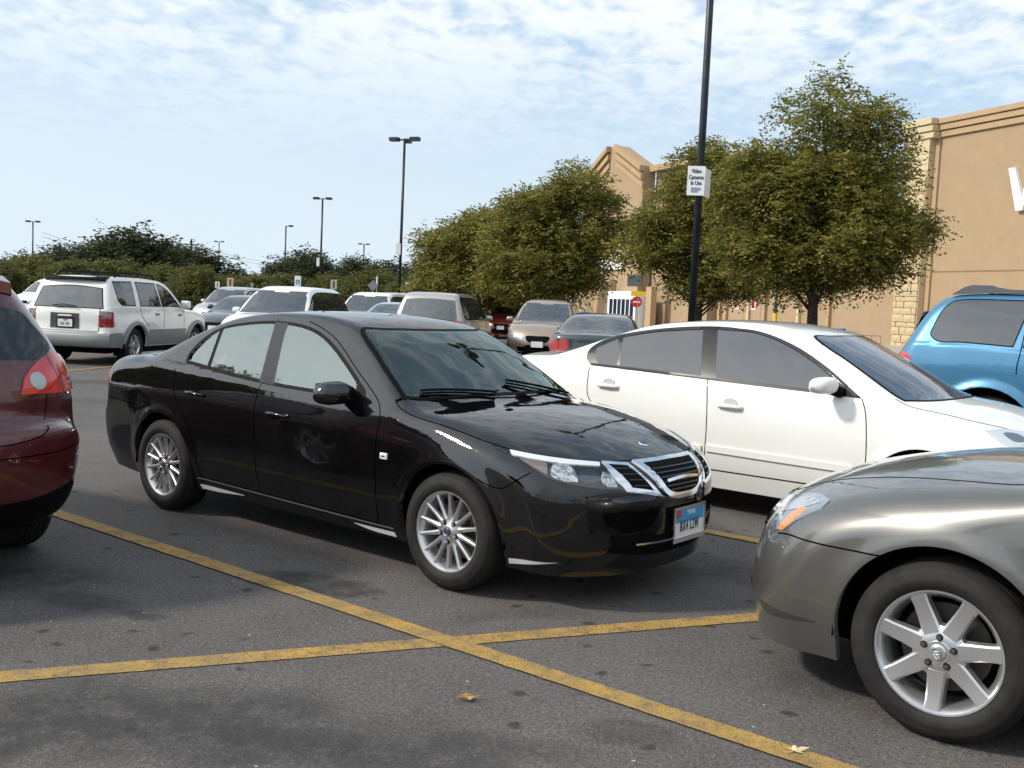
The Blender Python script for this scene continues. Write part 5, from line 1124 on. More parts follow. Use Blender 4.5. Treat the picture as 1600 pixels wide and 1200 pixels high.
def build_blue_suv(pose):
    M=std_mats();B=Body(DUR);root=car_root('blue_suv','metallic light blue SUV with flared wheel arch, cut off by the right edge','suv',pose)
    pm=paint('blue_paint',(.05,.185,.32),.45,.34,dirt=.03);G=dark_glass('tinted_glass')
    zones=[('tailgate',lambda c:(c[:,0]<.3)&(np.abs(c[:,1])<.72)&(c[:,2]>.8)),('door',lambda c:(c[:,0]>1.44)&(c[:,0]<2.5)&(np.hypot(c[:,0]-1.16,c[:,2]-.395)>.53)&(c[:,2]>.45)&(c[:,2]<1.86)&(np.abs(c[:,1])>.55)),('door',lambda c:(c[:,0]>=2.5)&(c[:,0]<3.6)&(c[:,2]>.45)&(c[:,2]<1.86)&(np.abs(c[:,1])>.55)),
      ('hood',lambda c:(c[:,0]>4.0)&(c[:,0]<4.9)&(np.abs(c[:,1])<.78)&(c[:,2]>1.0))]
    build_shell(B,root,pm,zones,dx=.035,n1=16,n2=22,n3=14)
    g1=[(.545,1.42),(.56,1.50),(.62,1.68),(.70,1.765),(.80,1.79),(1.45,1.80),(1.42,1.62),(1.36,1.34),(.87,1.357),(.62,1.358)]
    g2=[(1.50,1.80),(2.42,1.79),(2.45,1.31),(1.47,1.335)];g3=[(2.52,1.79),(2.95,1.72),(3.3,1.52),(3.6,1.28),(2.52,1.305)]
    for P,cn in((g1,(5,7)),(g2,(0,1,2,3)),(g3,(0,3,4))):
        patch(B,'window_trim',S2(P),YD,M['blacktrim'],root,.0028,.006,side='RL',corners=cn,inset=-.012);patch(B,'side_window',S2(P),YD,G,root,.0048,.002,side='RL',corners=cn)
    patch(B,'windshield',TP([(3.0,-.66),(3.05,0),(3.0,.66),(3.62,.8),(3.76,0),(3.62,-.8)]),(0,0,1),G,root,.003,.005,side='C',corners=(0,2,3,5))
    patch(B,'rear_window',RE([(-.48,1.76),(0,1.78),(.48,1.76),(.52,1.40),(-.52,1.40)]),(-1,0,.3),G,root,.004,.005,side='C',corners=(0,2,3,4))
    for s in 'RL':
        h=patch(B,'tail_light',[(.02,-.80,1.20),(.24,-.93,1.215),(.36,-.93,1.17),(.37,-.94,1.02),(.24,-.94,1.0),(.0,-.82,1.04)],(-.6,-.8,0),M['red'],root,.006,.01,side=s,corners=(0,2,3,5))[0]
        patch(B,'lamp_lower',[(.03,-.82,1.08),(.355,-.935,1.10),(.36,-.94,1.03),(.03,-.82,1.045)],(-.6,-.8,0),M['redlow'],h,.008,.003,side=s,n=2)
    for wx in DUR['axles']:
        out=[(wx+.62*math.cos(t),.41+.72*math.sin(t)) for t in np.linspace(PI*.98,PI*.02,18)]+[(wx+.495*math.cos(t),.41+.495*math.sin(t)) for t in np.linspace(0,PI,18)]
        patch(B,'fender_flare',S2(out),YD,pm,root,.028,.035,side='RL',n=1)
    L=[([(1.46,-.8,1.84),(1.445,-.9,1.30),(1.43,-.94,1.05),(1.55,-.94,.75),(1.66,-.9,.5)],YD,{'n':6}),([(2.48,-.8,1.8),(2.5,-.9,1.2),(2.5,-.9,.5)],YD,{'n':6})]
    strips(B,'panel_gap',L,M['gap'],root,.010,.002)['kind']='stuff'
    for s in(-1,1):
        mb=MB();y=s*.60
        poly=[(.66,1.85),(.78,1.93),(.86,1.955),(1.06,1.955),(1.14,1.925),(1.3,1.915),(2.7,1.92),(2.95,1.87),(2.8,1.84),(1.0,1.875)]
        mb.prism(poly,-.03,.03,Matrix.Translation((0,y,0))@Matrix(((1,0,0,0),(0,0,-1,0),(0,1,0,0),(0,0,0,1))));mb.build('roof_rail',mat('rail_grey',(.10,.10,.11),.45,.3),root)
        mb=MB();mb.box((3.55,s*1.08,1.30),(.16,.22,.18),bev=.05);mb.build('wing_mirror',pm,root,smooth=True)
    mb=MB();mb.box((1.0,0,1.935),(.05,1.18,.025));mb.build('rack_bar',M['blacktrim'],root)
    mb=MB();mb.box((2.3,0,1.935),(.05,1.18,.025));mb.build('rack_bar',M['blacktrim'],root)
    under_parts(B,root,M,None);wh=make_wheel(.41,.24,.245,6,'plain',root,M);put_wheels(wh,root,DUR['axles'],.41,.91)
    return root

TH=math.radians(-38.86);DV=np.array([math.cos(TH),math.sin(TH)]);NV=np.array([-DV[1],DV[0]])
def dn(d,n): p=d*DV+n*NV; return float(p[0]),float(p[1])
def at(u,Y): return ((u-800)/1600*Y,Y)
def hor(u): return 438.7+.0454*u
def zat(u,v,Y): return CAMH+(hor(u)-v)/1600*Y
def node_mat(name):
    m=bpy.data.materials.new(name);m.use_nodes=True;return m,m.node_tree,m.node_tree.nodes['Principled BSDF']
# ---------------- ground ----------------
def asphalt():
    m,n,b=node_mat('asphalt');N=n.nodes;K=n.links
    t=N.new('ShaderNodeTexCoord')
    def nz(s,d,r=.6,vec=None,dist=0):
        x=N.new('ShaderNodeTexNoise');x.inputs['Scale'].default_value=s;x.inputs['Detail'].default_value=d;x.inputs['Roughness'].default_value=r;x.inputs['Distortion'].default_value=dist;K.new(vec or t.outputs['Object'],x.inputs['Vector']);return x.outputs['Fac']
    def rng(v,a,b_,c,d):
        x=N.new('ShaderNodeMapRange');
        for i,k in enumerate((v,a,b_,c,d)):
            if isinstance(k,(int,float)):x.inputs[i].default_value=k
            else:K.new(k,x.inputs[i])
        return x.outputs[0]
    def mt(op,a,b_=None):
        x=N.new('ShaderNodeMath');x.operation=op
        for i,k in enumerate((a,b_)):
            if k is None:continue
            if isinstance(k,(int,float)):x.inputs[i].default_value=k
            else:K.new(k,x.inputs[i])
        return x.outputs[0]
    def mix(f,a,b_):
        x=N.new('ShaderNodeMix');x.data_type='RGBA'
        for s,k in(('Factor',f),('A',a),('B',b_)):
            if isinstance(k,(int,float)):x.inputs[s].default_value=k
            elif isinstance(k,tuple):x.inputs[s].default_value=(*k,1)
            else:K.new(k,x.inputs[s])
        return x.outputs['Result']
    big=nz(.35,4,.6);mid=nz(2.2,6,.7);fine=nz(170,2,.6);grit=nz(55,3,.7)
    c=mix(rng(mid,.3,.7,0,1),(.088,.081,.079),(.125,.114,.109))
    c=mix(mt('MULTIPLY',rng(big,.42,.66,0,1),.55),c,(.150,.134,.125))
    c=mix(rng(grit,.42,.66,0,.75),c,(.040,.037,.036))
    # light aggregate chips
    v=N.new('ShaderNodeTexVoronoi');v.inputs['Scale'].default_value=75;K.new(t.outputs['Object'],v.inputs['Vector'])
    ch=mt('MULTIPLY',mt('LESS_THAN',v.outputs['Distance'],.26),mt('GREATER_THAN',nz(31,1),.50))
    c=mix(mt('MULTIPLY',ch,.55),c,(.30,.28,.26))
    v3=N.new('ShaderNodeTexVoronoi');v3.inputs['Scale'].default_value=7.;K.new(t.outputs['Object'],v3.inputs['Vector'])
    wh=mt('MULTIPLY',mt('LESS_THAN',v3.outputs['Distance'],.045),mt('GREATER_THAN',nz(3.3,0),.48))
    c=mix(mt('MULTIPLY',wh,.8),c,(.45,.42,.36))
    # dark gum / oil spots
    v2=N.new('ShaderNodeTexVoronoi');v2.inputs['Scale'].default_value=4.6;mp=N.new('ShaderNodeVectorMath');mp.operation='ADD';nn=N.new('ShaderNodeTexNoise');nn.inputs['Scale'].default_value=18;K.new(t.outputs['Object'],nn.inputs['Vector'])
    sc=N.new('ShaderNodeVectorMath');sc.operation='SCALE';sc.inputs['Scale'].default_value=.06;K.new(nn.outputs['Color'],sc.inputs[0]);K.new(t.outputs['Object'],mp.inputs[0]);K.new(sc.outputs[0],mp.inputs[1]);K.new(mp.outputs[0],v2.inputs['Vector'])
    sp_=mt('MULTIPLY',rng(v2.outputs['Distance'],.09,.19,1,0),mt('GREATER_THAN',nz(1.7,1),.46))
    c=mix(mt('MULTIPLY',sp_,.8),c,(.022,.021,.021))
    # oil and damp stains where cars stand, and foreground shade painted as dark ellipses
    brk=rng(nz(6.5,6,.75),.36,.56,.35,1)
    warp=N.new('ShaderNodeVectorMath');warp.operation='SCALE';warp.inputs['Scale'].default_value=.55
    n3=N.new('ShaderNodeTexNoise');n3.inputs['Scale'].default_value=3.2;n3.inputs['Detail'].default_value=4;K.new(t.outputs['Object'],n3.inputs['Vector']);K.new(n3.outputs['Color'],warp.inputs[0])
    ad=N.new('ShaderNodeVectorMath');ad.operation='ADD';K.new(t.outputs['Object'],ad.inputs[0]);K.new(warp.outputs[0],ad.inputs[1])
    for (sx_,sy,ra,rb,ang,am,soft) in STAINS_AND_SHADE:
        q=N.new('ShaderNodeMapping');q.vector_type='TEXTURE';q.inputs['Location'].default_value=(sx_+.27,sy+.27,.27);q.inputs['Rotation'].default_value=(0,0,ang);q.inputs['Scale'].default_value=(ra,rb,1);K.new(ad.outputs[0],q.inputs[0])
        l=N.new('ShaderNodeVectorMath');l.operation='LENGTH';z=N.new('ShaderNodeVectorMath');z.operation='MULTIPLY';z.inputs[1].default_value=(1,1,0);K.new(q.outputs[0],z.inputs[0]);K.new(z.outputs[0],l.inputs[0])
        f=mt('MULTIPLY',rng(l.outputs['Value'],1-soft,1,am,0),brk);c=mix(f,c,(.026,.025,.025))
    K.new(c,b.inputs['Base Color']);b.inputs['Roughness'].default_value=.86;b.inputs['Specular IOR Level'].default_value=.35
    h=mt('ADD',mt('MULTIPLY',fine,.5),mt('ADD',mt('MULTIPLY',grit,1.),mt('MULTIPLY',ch,.5)))
    u=N.new('ShaderNodeBump');u.inputs['Strength'].default_value=.8;u.inputs['Distance'].default_value=.008;K.new(h,u.inputs['Height']);K.new(u.outputs[0],b.inputs['Normal'])
    return m
STAINS_AND_SHADE=[(-1.05,5.42,.46,.22,-.3,.85,.3),(-2.5,5.26,.70,.42,.2,.75,.6),(-2.05,4.9,.34,.13,-.3,.7,.5),(-1.67,4.72,.16,.07,.1,.7,.4),(-1.3,3.52,1.25,.42,.05,.80,.55),(-.35,3.38,.8,.22,.1,.6,.5),(1.32,6.1,.60,.38,-.6,.75,.5),(.52,3.59,.22,.10,-.5,.5,.5),(-6.9,16.2,1.8,.5,.2,.6,.5),(-5.5,13.5,1.5,.5,.3,.4,.6),(.05,4.95,.5,.12,.2,.35,.6),(1.5,4.3,.5,.25,.6,.5,.6)]  # oil spots, together with soft shade painted on the foreground asphalt
def line_paint():
    m,n,b=node_mat('yellow_line_paint');N=n.nodes;K=n.links;t=N.new('ShaderNodeTexCoord')
    x=N.new('ShaderNodeTexNoise');x.inputs['Scale'].default_value=9;x.inputs['Detail'].default_value=8;x.inputs['Roughness'].default_value=.75;K.new(t.outputs['Object'],x.inputs['Vector'])
    y=N.new('ShaderNodeTexNoise');y.inputs['Scale'].default_value=120;y.inputs['Detail'].default_value=2;K.new(t.outputs['Object'],y.inputs['Vector'])
    r=N.new('ShaderNodeValToRGB');K.new(x.outputs['Fac'],r.inputs[0]);e=r.color_ramp.elements;e[0].position=.34;e[0].color=(.13,.105,.07,1);e[1].position=.60;e[1].color=(.42,.255,.055,1);k=e.new(.46);k.color=(.31,.195,.055,1)
    r2=N.new('ShaderNodeValToRGB');K.new(y.outputs['Fac'],r2.inputs[0]);r2.color_ramp.elements[0].position=.34;r2.color_ramp.elements[0].color=(.32,.30,.28,1);r2.color_ramp.elements[1].position=.48;r2.color_ramp.elements[1].color=(1,1,1,1)
    mx=N.new('ShaderNodeMix');mx.data_type='RGBA';mx.blend_type='MULTIPLY';mx.inputs['Factor'].default_value=1;K.new(r.outputs[0],mx.inputs['A']);K.new(r2.outputs[0],mx.inputs['B']);
    w=N.new('ShaderNodeTexNoise');w.inputs['Scale'].default_value=1.6;w.inputs['Detail'].default_value=6;w.inputs['Roughness'].default_value=.8;K.new(t.outputs['Object'],w.inputs['Vector'])
    wr=N.new('ShaderNodeMapRange');wr.inputs[1].default_value=.46;wr.inputs[2].default_value=.72;wr.inputs[3].default_value=0;wr.inputs[4].default_value=.75;K.new(w.outputs['Fac'],wr.inputs[0])
    m2=N.new('ShaderNodeMix');m2.data_type='RGBA';K.new(wr.outputs[0],m2.inputs['Factor']);K.new(mx.outputs['Result'],m2.inputs['A']);m2.inputs['B'].default_value=(.17,.135,.085,1);K.new(m2.outputs['Result'],b.inputs['Base Color']);b.inputs['Roughness'].default_value=.8
    u=N.new('ShaderNodeBump');u.inputs['Strength'].default_value=.5;u.inputs['Distance'].default_value=.004;K.new(y.outputs['Fac'],u.inputs['Height']);K.new(u.outputs[0],b.inputs['Normal'])
    return m
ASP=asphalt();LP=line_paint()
g=meshobj('ground',[(-3000,-600,-.03),(3000,-600,-.03),(3000,4000,-.03),(-3000,4000,-.03)],[(0,1,2,3)],mat('dry_grass',(.10,.11,.04),.95,noise=(.2,.4,6)),None,False);tag(g,kind='structure')
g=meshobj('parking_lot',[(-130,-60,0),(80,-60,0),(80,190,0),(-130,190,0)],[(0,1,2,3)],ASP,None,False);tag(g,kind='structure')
mb=MB();rng_=random.Random(3)
def stripe(p0,p1,w,z=.004):
    p0=np.array(p0);p1=np.array(p1);d=p1-p0;L=np.linalg.norm(d);d/=L;nn=np.array([-d[1],d[0]]);k=max(1,int(L/.05)) if L<80 and p0[1]<12 and abs(p0[0])<32 else 1
    V=[];F_=[]
    for i in range(k+1):
        c=p0+d*L*i/k;a=w/2+(rng_.uniform(-.004,.001) if k>1 else 0);b=w/2+(rng_.uniform(-.004,.001) if k>1 else 0)
        V+=[(*(c-nn*a),z),(*(c+nn*b),z)]
    for i in range(k):F_.append((2*i,2*i+2,2*i+3,2*i+1))
    mb.add(V,F_)
Bd=math.radians(21.1);BV=np.array([math.cos(Bd),math.sin(Bd)]);MV=np.array([-BV[1],BV[0]]);B0=np.array([-.24,4.52])
stripe(B0-BV*12,B0+BV*22,.125)
for k in range(-6,14):
    P=B0+BV*(3.05/math.sin(math.radians(60)))*k
    # the far (black sedan's) row and the facing row
    stripe(P+DV*.04,P-DV*3.72,.12,.008) ; stripe(P+DV*.04,P+DV*5.3,.12,.008)
o=mb.build('parking_lines',LP);tag(o,kind='structure')
# rows across the aisle, angled the other way
mb=MB();D2=np.array([math.cos(math.radians(82)),math.sin(math.radians(82))])
for m_ in(19.3,36.6,54):
    c=B0+MV*m_
    stripe(c-BV*70,c+BV*55,.11)
    for k in range(-20,18):
        P=c+BV*3.5*k;stripe(P-D2*.05,P-D2*5.2,.11,.008);stripe(P+D2*.05,P+D2*5.2,.11,.008)
o=mb.build('far_parking_lines',LP);tag(o,kind='structure')
# ---------------- cars ----------------
def pose(d,n,flip=False,rot=0.): x,y=dn(d,n);return (x,y,TH+(PI if flip else 0)+rot)
build_black_sedan((-2.669,8.335,TH))
build_white_sedan(pose(-5.97,7.93))
build_grey_sedan((5.289,1.834,2.4634))
build_red_suv(pose(-5.0,2.0,True))
build_blue_suv(pose(-3.95,12.15))
build_white_suv((-8.43-.14,19.45,math.radians(82)))
H81=math.radians(81.5)
def bgp(u,Y,head,L,rear=True,yoff=0.):
    """car whose visible end (rear or front) is centred at u, depth Y"""
    x,y=at(u,Y);a=H81 if head=='away' else H81+PI
    if rear:return (x,y,a)
    return (x-math.cos(a)*L,y-math.sin(a)*L,a)
silver=paint('silver_paint',(.42,.41,.38),.5,.35,dirt=.04);tan=paint('tan_paint',(.33,.26,.20),.45,.36,dirt=.05);teal=paint('teal_paint',(.035,.05,.05),.3,.3,dirt=.03);beige=paint('beige_paint',(.36,.33,.28),.4,.35);bluep=paint('pale_blue_paint',(.20,.32,.45),.4,.3);dkg=paint('dark_grey_paint',(.06,.06,.065),.5,.3);redp=paint('bright_red_paint',(.16,.02,.016),.1,.3);white=paint('white_paint',(.76,.755,.72))
GL=dark_glass('dark_glass',(.02,.022,.024),2.3,.5)
quick_car(XOV,bgp(385,21.5,'near',4.57,False),'white_crossover','white crossover with sunroof facing the camera, right of the boxy white SUV','suv',white,'std',glass=GL)
quick_car(MINI,bgp(662,25.5,'away',4.85),'silver_minivan','silver minivan with dark rear window, seen from behind above the black sedan roof','minivan',silver,'tall_tail',glass=GL,rack=True)
quick_car(XOV,bgp(836,27.0,'near',4.57,False),'tan_suv','tan SUV with oval grille facing the camera, right of the silver minivan','suv',tan,'std',glass=GL,rack=True)
quick_car(SEDAN,bgp(925,18.6,'away',4.64),'dark_teal_sedan','dark greenish sedan seen from behind, between the tan SUV and the white sedan','car',teal,'std',glass=GL,wagon=False)
quick_car(MINI,bgp(607,36,'away',4.85),'beige_van','beige van with large rear window behind the silver minivan','van',beige,'tall_tail',lod=.08,glass=GL)
quick_car(XOV,bgp(545,31,'near',4.57,False),'white_wagon','small white wagon facing the camera between the white crossover and the beige van','car',white,'std',lod=.08,glass=GL)
quick_car(SEDAN,bgp(592,29.5,'away',4.64),'pale_blue_sedan','pale blue sedan roof just showing above the black sedan, left of the silver minivan','car',bluep,'std',lod=.08,wagon=False,glass=GL)
quick_car(SEDAN,bgp(330,28,'near',4.64,False),'dark_grey_sedan','dark grey sedan partly hidden between the boxy white SUV and the white crossover','car',dkg,'std',lod=.08,wagon=False,glass=GL)
quick_car(XOV,bgp(322,38,'near',4.57,False),'grey_hatchback','grey car roof furthest back, above the dark grey sedan','car',silver,'std',lod=.08,glass=GL)
quick_car(SEDAN,bgp(778,44,'near',4.64,False),'red_sedan','bright red car far behind, between the silver minivan and the tan SUV','car',redp,'std',lod=.08,wagon=False,glass=GL)
quick_car(SEDAN,bgp(30,24,'near',4.64,False),'white_hatchback','white car at the far left, between the dark red SUV and boxy white SUV','car',white,'std',lod=.08,glass=GL,wagon=False)
quick_car(MINI,bgp(35,46,'near',4.85,False),'white_van','white van with a ladder rack on its roof at the far left','van',white,'std',lod=.08,glass=GL,rack=True)

# ---------------- trees ----------------
def leaf_mat(name,c1,c2,c3,scale=1.2):
    m,n,b=node_mat(name);N=n.nodes;K=n.links
    t=N.new('ShaderNodeTexCoord');x=N.new('ShaderNodeTexNoise');x.inputs['Scale'].default_value=scale;x.inputs['Detail'].default_value=5;x.inputs['Roughness'].default_value=.8;K.new(t.outputs['Object'],x.inputs['Vector'])
    r=N.new('ShaderNodeValToRGB');K.new(x.outputs['Fac'],r.inputs[0]);e=r.color_ramp.elements;e[0].position=.36;e[0].color=(*c1,1);e[1].position=.68;e[1].color=(*c3,1);k=e.new(.52);k.color=(*c2,1)
    K.new(r.outputs[0],b.inputs['Base Color']);b.inputs['Roughness'].default_value=.5;b.inputs['Specular IOR Level'].default_value=.25
    tr=N.new('ShaderNodeBsdfTranslucent');K.new(r.outputs[0],tr.inputs[0]);mx=N.new('ShaderNodeMixShader');mx.inputs[0].default_value=.48;o=[q for q in N if q.type=='OUTPUT_MATERIAL'][0]
    K.new(b.outputs[0],mx.inputs[1]);K.new(tr.outputs[0],mx.inputs[2]);K.new(mx.outputs[0],o.inputs[0]);return m
LEAF=leaf_mat('elm_leaves',(.085,.10,.022),(.205,.195,.044),(.43,.36,.075),1.8)
LEAFD=leaf_mat('oak_leaves',(.035,.045,.022),(.06,.072,.032),(.11,.115,.045),.5)
LEAFG=leaf_mat('mesquite_leaves',(.07,.085,.024),(.12,.125,.035),(.22,.20,.055),.6)
BARK=mat('bark',(.045,.036,.028),.95,noise=(9,.4,5),bump=(20,.8,.03))
def leaves(rs,C,R,n,ls,aspect=.42,spray=7,droop=.25,shell=.55,gap=.30,freq=3.2):
    """leaf sprays spread through ellipsoids C (centres) R (radii); returns verts, faces arrays"""
    k=len(C);vol=np.array([r[0]*r[1]+r[1]*r[2]+r[0]*r[2] for r in R]);idx=rs.choice(k,n//spray,p=vol/vol.sum())
    d=rs.normal(size=(len(idx),3));d/=np.linalg.norm(d,axis=1)[:,None];rad=(shell+(1-shell)*rs.random(len(idx)))**.6
    rad=np.where(rs.random(len(idx))<.15,rad*1.24,rad)
    C_=np.array(C)[idx];R_=np.array(R)[idx];P=C_+d*R_*rad[:,None]
    if gap>0:
        q=P*freq;f=np.sin(q[:,0]*1.7+np.sin(q[:,1]*1.3+q[:,2]*.9)*1.5)+np.sin(q[:,1]*1.9+np.sin(q[:,2]*1.7)*1.4)+np.sin(q[:,2]*2.6+np.sin(q[:,0]*1.5+q[:,1])*1.6)
        k=f>np.quantile(f,gap);P=P[k];d=d[k];idx=idx[k]
    # twig direction: outwards, a bit up, then droops
    T=d*[1,1,.6]+rs.normal(size=d.shape)*.45;T[:,2]+=.15;T/=np.linalg.norm(T,axis=1)[:,None]
    m=len(idx);j=np.tile(np.arange(spray),(m,1)).ravel();P2=np.repeat(P,spray,0);T2=np.repeat(T,spray,0)
    step=ls*.55;pos=P2+T2*(j*step)[:,None];pos[:,2]-=droop*(j*step)**2/ (spray*step)*1.2
    sd=np.cross(T2,[0,0,1.]);sd/=np.linalg.norm(sd,axis=1)[:,None]+1e-6
    sg=np.where(j%2==0,1,-1)[:,None];ax=T2*.5+sd*sg*.9+rs.normal(size=T2.shape)*.30;ax[:,2]-=.25;ax/=np.linalg.norm(ax,axis=1)[:,None]
    nn=np.cross(ax,rs.normal(size=ax.shape)+[0,0,.9]*np.ones(3));nn/=np.linalg.norm(nn,axis=1)[:,None]+1e-6
    L=ls*(.7+.6*rs.random(len(pos)))[:,None];W=L*aspect
    a=pos;b=pos+ax*L*.5+nn*W*.5;c=pos+ax*L;e=pos+ax*L*.5-nn*W*.5
    V=np.stack([a,b,c,e],1).reshape(-1,3);return V
def quads_obj(name,V,m,parent):
    me=bpy.data.meshes.new(name);n=len(V)//4;me.vertices.add(len(V));me.vertices.foreach_set('co',V.astype(np.float32).ravel());me.loops.add(4*n);me.loops.foreach_set('vertex_index',np.arange(4*n));me.polygons.add(n);me.polygons.foreach_set('loop_start',np.arange(0,4*n,4));me.update(calc_edges=True);me.validate();me.materials.append(m);return link(bpy.data.objects.new(name,me),parent)
def make_tree(name,label,loc,clumps,trunk_h,tr,n,ls,m,seed,group=None,limbs=7,scl=1.,spray=7,shell=.5,freq=3.2,gap=.16):
    rs=np.random.default_rng(seed);root=thing(name,label,'tree',(loc[0],loc[1],0),0,group)
    C=[];R=[]
    for (x,y,z,rx,ry,rz) in clumps:
        # break every clump into boughs
        nb=max(5,int(9*rx*rz/1.2))
        for _ in range(nb):
            d=rs.normal(size=3);d/=np.linalg.norm(d);q=.45+.45*rs.random();s=.26+.22*rs.random()
            C.append((x+d[0]*rx*q,y+d[1]*ry*q,z+d[2]*rz*q));R.append((rx*s*1.25,ry*s*1.25,rz*s*.72))
    V=leaves(rs,C,R,n,ls,spray=spray,shell=shell,freq=freq,gap=gap);quads_obj('crown',V,m,root)['kind']='stuff' if False else 'part' if False else 'crown_mesh' if False else ''
    cr=[o for o in root.children if o.name.startswith('crown')][0]
    if 'kind' in cr.keys():del cr['kind']
    mb=MB();zc=np.mean([c[2] for c in clumps]);ztop=max(c[2]+c[5] for c in clumps)
    mb.tube([(0,0,-.1),(0.02*tr,0,.1),(.04,.02,trunk_h*.5),(.0,.0,trunk_h),(.1,.1,(trunk_h+ztop)/2),(.05,0,ztop*.93)],[tr*1.5,tr*1.15,tr,tr*.85,tr*.4,tr*.1],10)
    lim=sorted(C,key=lambda c:-abs(c[0]))[:limbs*2:2]+[C[i] for i in rs.choice(len(C),min(limbs*2,len(C)),False)]
    for c in lim:
        c=np.array(c);b=np.array([0,0,trunk_h*(.75+.35*rs.random())]);
        if c[2]>zc:b[2]=trunk_h+(c[2]-trunk_h)*.35
        md=(b+c)/2+[0,0,.06*np.linalg.norm(c-b)];mb.tube([tuple(b),tuple(md),tuple(c)],[tr*.30,tr*.18,tr*.05],6)
    mb.build('trunk',BARK,root,smooth=True);return root
# parking-lot elms (crown outline from measured widths)
x,y=at(1262,27)
make_tree('elm_tree','large leafy tree with yellow-green crown in front of the tan wall at the right',(x,y),
 [(0,0,2.75,1.9,1.6,.6),(0,0,3.25,2.2,1.8,.75),(-1.5,0,3.2,1.2,1.2,.65),(1.35,0,3.0,1.2,1.1,.7),(-1.6,.1,4.2,1.3,1.3,.9),(1.3,0,4.1,1.4,1.4,1.0),(2.1,0,3.7,.7,.8,.5),(-2.3,0,4.5,.8,.8,.6),(-2.3,0,3.4,.8,.8,.5),(-1.5,0,5.7,.8,.8,.6),(.9,0,6.6,.7,.7,.5),(0,-.2,4.4,1.7,1.6,1.2),(-1.3,0,5.3,1.2,1.1,.7),(.9,0,5.6,1.4,1.3,1.0),(-.2,0,6.3,1.2,1.1,.8),(.05,0,7.3,.55,.55,.65),(1.4,0,6.6,.7,.7,.5),(-2.4,0,4.8,.7,.7,.5),(.4,0,5.4,1.2,1.2,.8)],1.9,.15,150000,.12,LEAF,1,limbs=5,spray=9)
x,y=at(1085,37)
make_tree('elm_tree','mid-sized leafy tree directly behind the near lamp post',(x,y),
 [(.3,0,2.45,1.5,1.4,.55),(-.1,0,2.9,1.7,1.6,.7),(.8,0,2.8,1.6,1.5,.7),(-1.5,0,3.8,1.4,1.3,.9),(.2,0,3.9,1.9,1.7,1.2),(-.9,0,4.9,1.5,1.4,.9),(.7,0,5.2,1.4,1.3,.9),(-.3,0,6.0,1.1,1.0,.8),(.2,0,7.0,.9,.9,.7),(-1.3,0,5.6,.9,.9,.6),(-.6,0,6.5,1.0,1.0,.7),(1.2,0,6.3,.9,.9,.7)],1.6,.14,85000,.15,LEAF,2)
x,y=at(862,39)
make_tree('elm_tree','broad dark leafy tree left of the gable, behind the tan SUV',(x,y),
 [(-.9,0,2.3,1.7,1.6,.6),(-1.0,0,2.7,1.9,1.8,.9),(.5,0,2.8,1.3,1.5,.8),(-1.4,0,3.7,1.8,1.5,1.1),(.5,0,4.0,1.8,1.7,1.1),(1.5,0,4.5,1.0,1.2,.9),(-.9,0,5.1,1.6,1.4,.9),(.7,0,5.6,1.4,1.3,.9),(-.1,0,5.2,1.2,1.1,1.2),(.7,0,6.3,1.0,1.0,.7)],1.3,.15,100000,.15,LEAF,3)
x,y=at(722,46)
make_tree('elm_tree','leftmost of the leafy parking-lot trees, with feathery left edge',(x,y),
 [(-.6,0,2.4,2.0,1.8,1.2),(1.1,0,2.4,1.9,1.6,1.2),(-.4,0,3.9,1.9,1.6,1.1),(1.1,0,4.1,1.8,1.5,1.2),(.3,0,5.2,1.3,1.2,.9),(-1.6,0,4.4,.8,.9,.6)],1.3,.16,75000,.17,LEAF,4)
x,y=at(790,58)
make_tree('elm_tree','dark leafy tree furthest back behind the broad leafy tree',(x,y),
 [(-.6,0,2.4,2.4,2.0,1.1),(-1,0,4.0,2.0,1.8,1.2),(1.4,0,4.2,2.2,1.8,1.3)],1.3,.16,24000,.24,LEAF,5)
# trees outside the frame that the cars mirror
_src=[o for o in bpy.data.objects if o.name.startswith('elm_tree')]
for (x,y,sc_,k,lab) in((-17,9,1.1,0,'leafy tree beyond the left edge, mirrored in the glass of the shiny black sedan'),(-27,14.5,1.1,1,'leafy tree beyond the left edge, further up the aisle'),(-19,-9,1.1,2,'leafy tree behind the camera to the left')):
    o=tree_copy(_src[k]);o.location=(x,y,0);o.scale=(sc_,)*3;tag(o,lab,'tree')
_V=leaves(np.random.default_rng(77),[(-95+6.5*i,-62+14*math.sin(i*1.1)+.02*i*i,4.0+1.8*math.sin(i*2.3)) for i in range(36)],[(4.6,3.5,4.2)]*36,30000,.6,spray=4,freq=1.)
tag(quads_obj('woodland',_V,LEAFD,None),'dark woodland behind the camera, seen only mirrored in paint and glass','woodland',kind='stuff')
# tree line beyond the lot
rs=np.random.default_rng(11)
protos=[]
def proto(kind,seed,label):
    if kind=='oak':cl=[(0,0,4.4,3.6,3.2,2.0),(-2.4,0,5.6,2.0,1.8,1.4),(2.2,0,5.4,2.2,1.8,1.5),(0,0,6.8,2.2,2,1.5),(3.2,0,3.8,1.7,1.6,1.2),(-3.4,0,3.9,1.6,1.6,1.2)];n,ls,m=15000,.5,LEAFD
    else:cl=[(0,0,2.0,2.6,2.2,1.7),(-1.6,0,2.2,1.5,1.4,1.2),(1.5,0,2.4,1.6,1.5,1.3),(.3,0,3.4,1.5,1.4,1.1)];n,ls,m=13000,.34,LEAFG
    return make_tree('oak_tree' if kind=='oak' else 'mesquite_tree',label,(0,0),cl,2.2 if kind=='oak' else .6,.3 if kind=='oak' else .12,n,ls,m,seed,spray=5,limbs=6,shell=.45,freq=1.5 if kind=='oak' else 2.2,gap=.34)
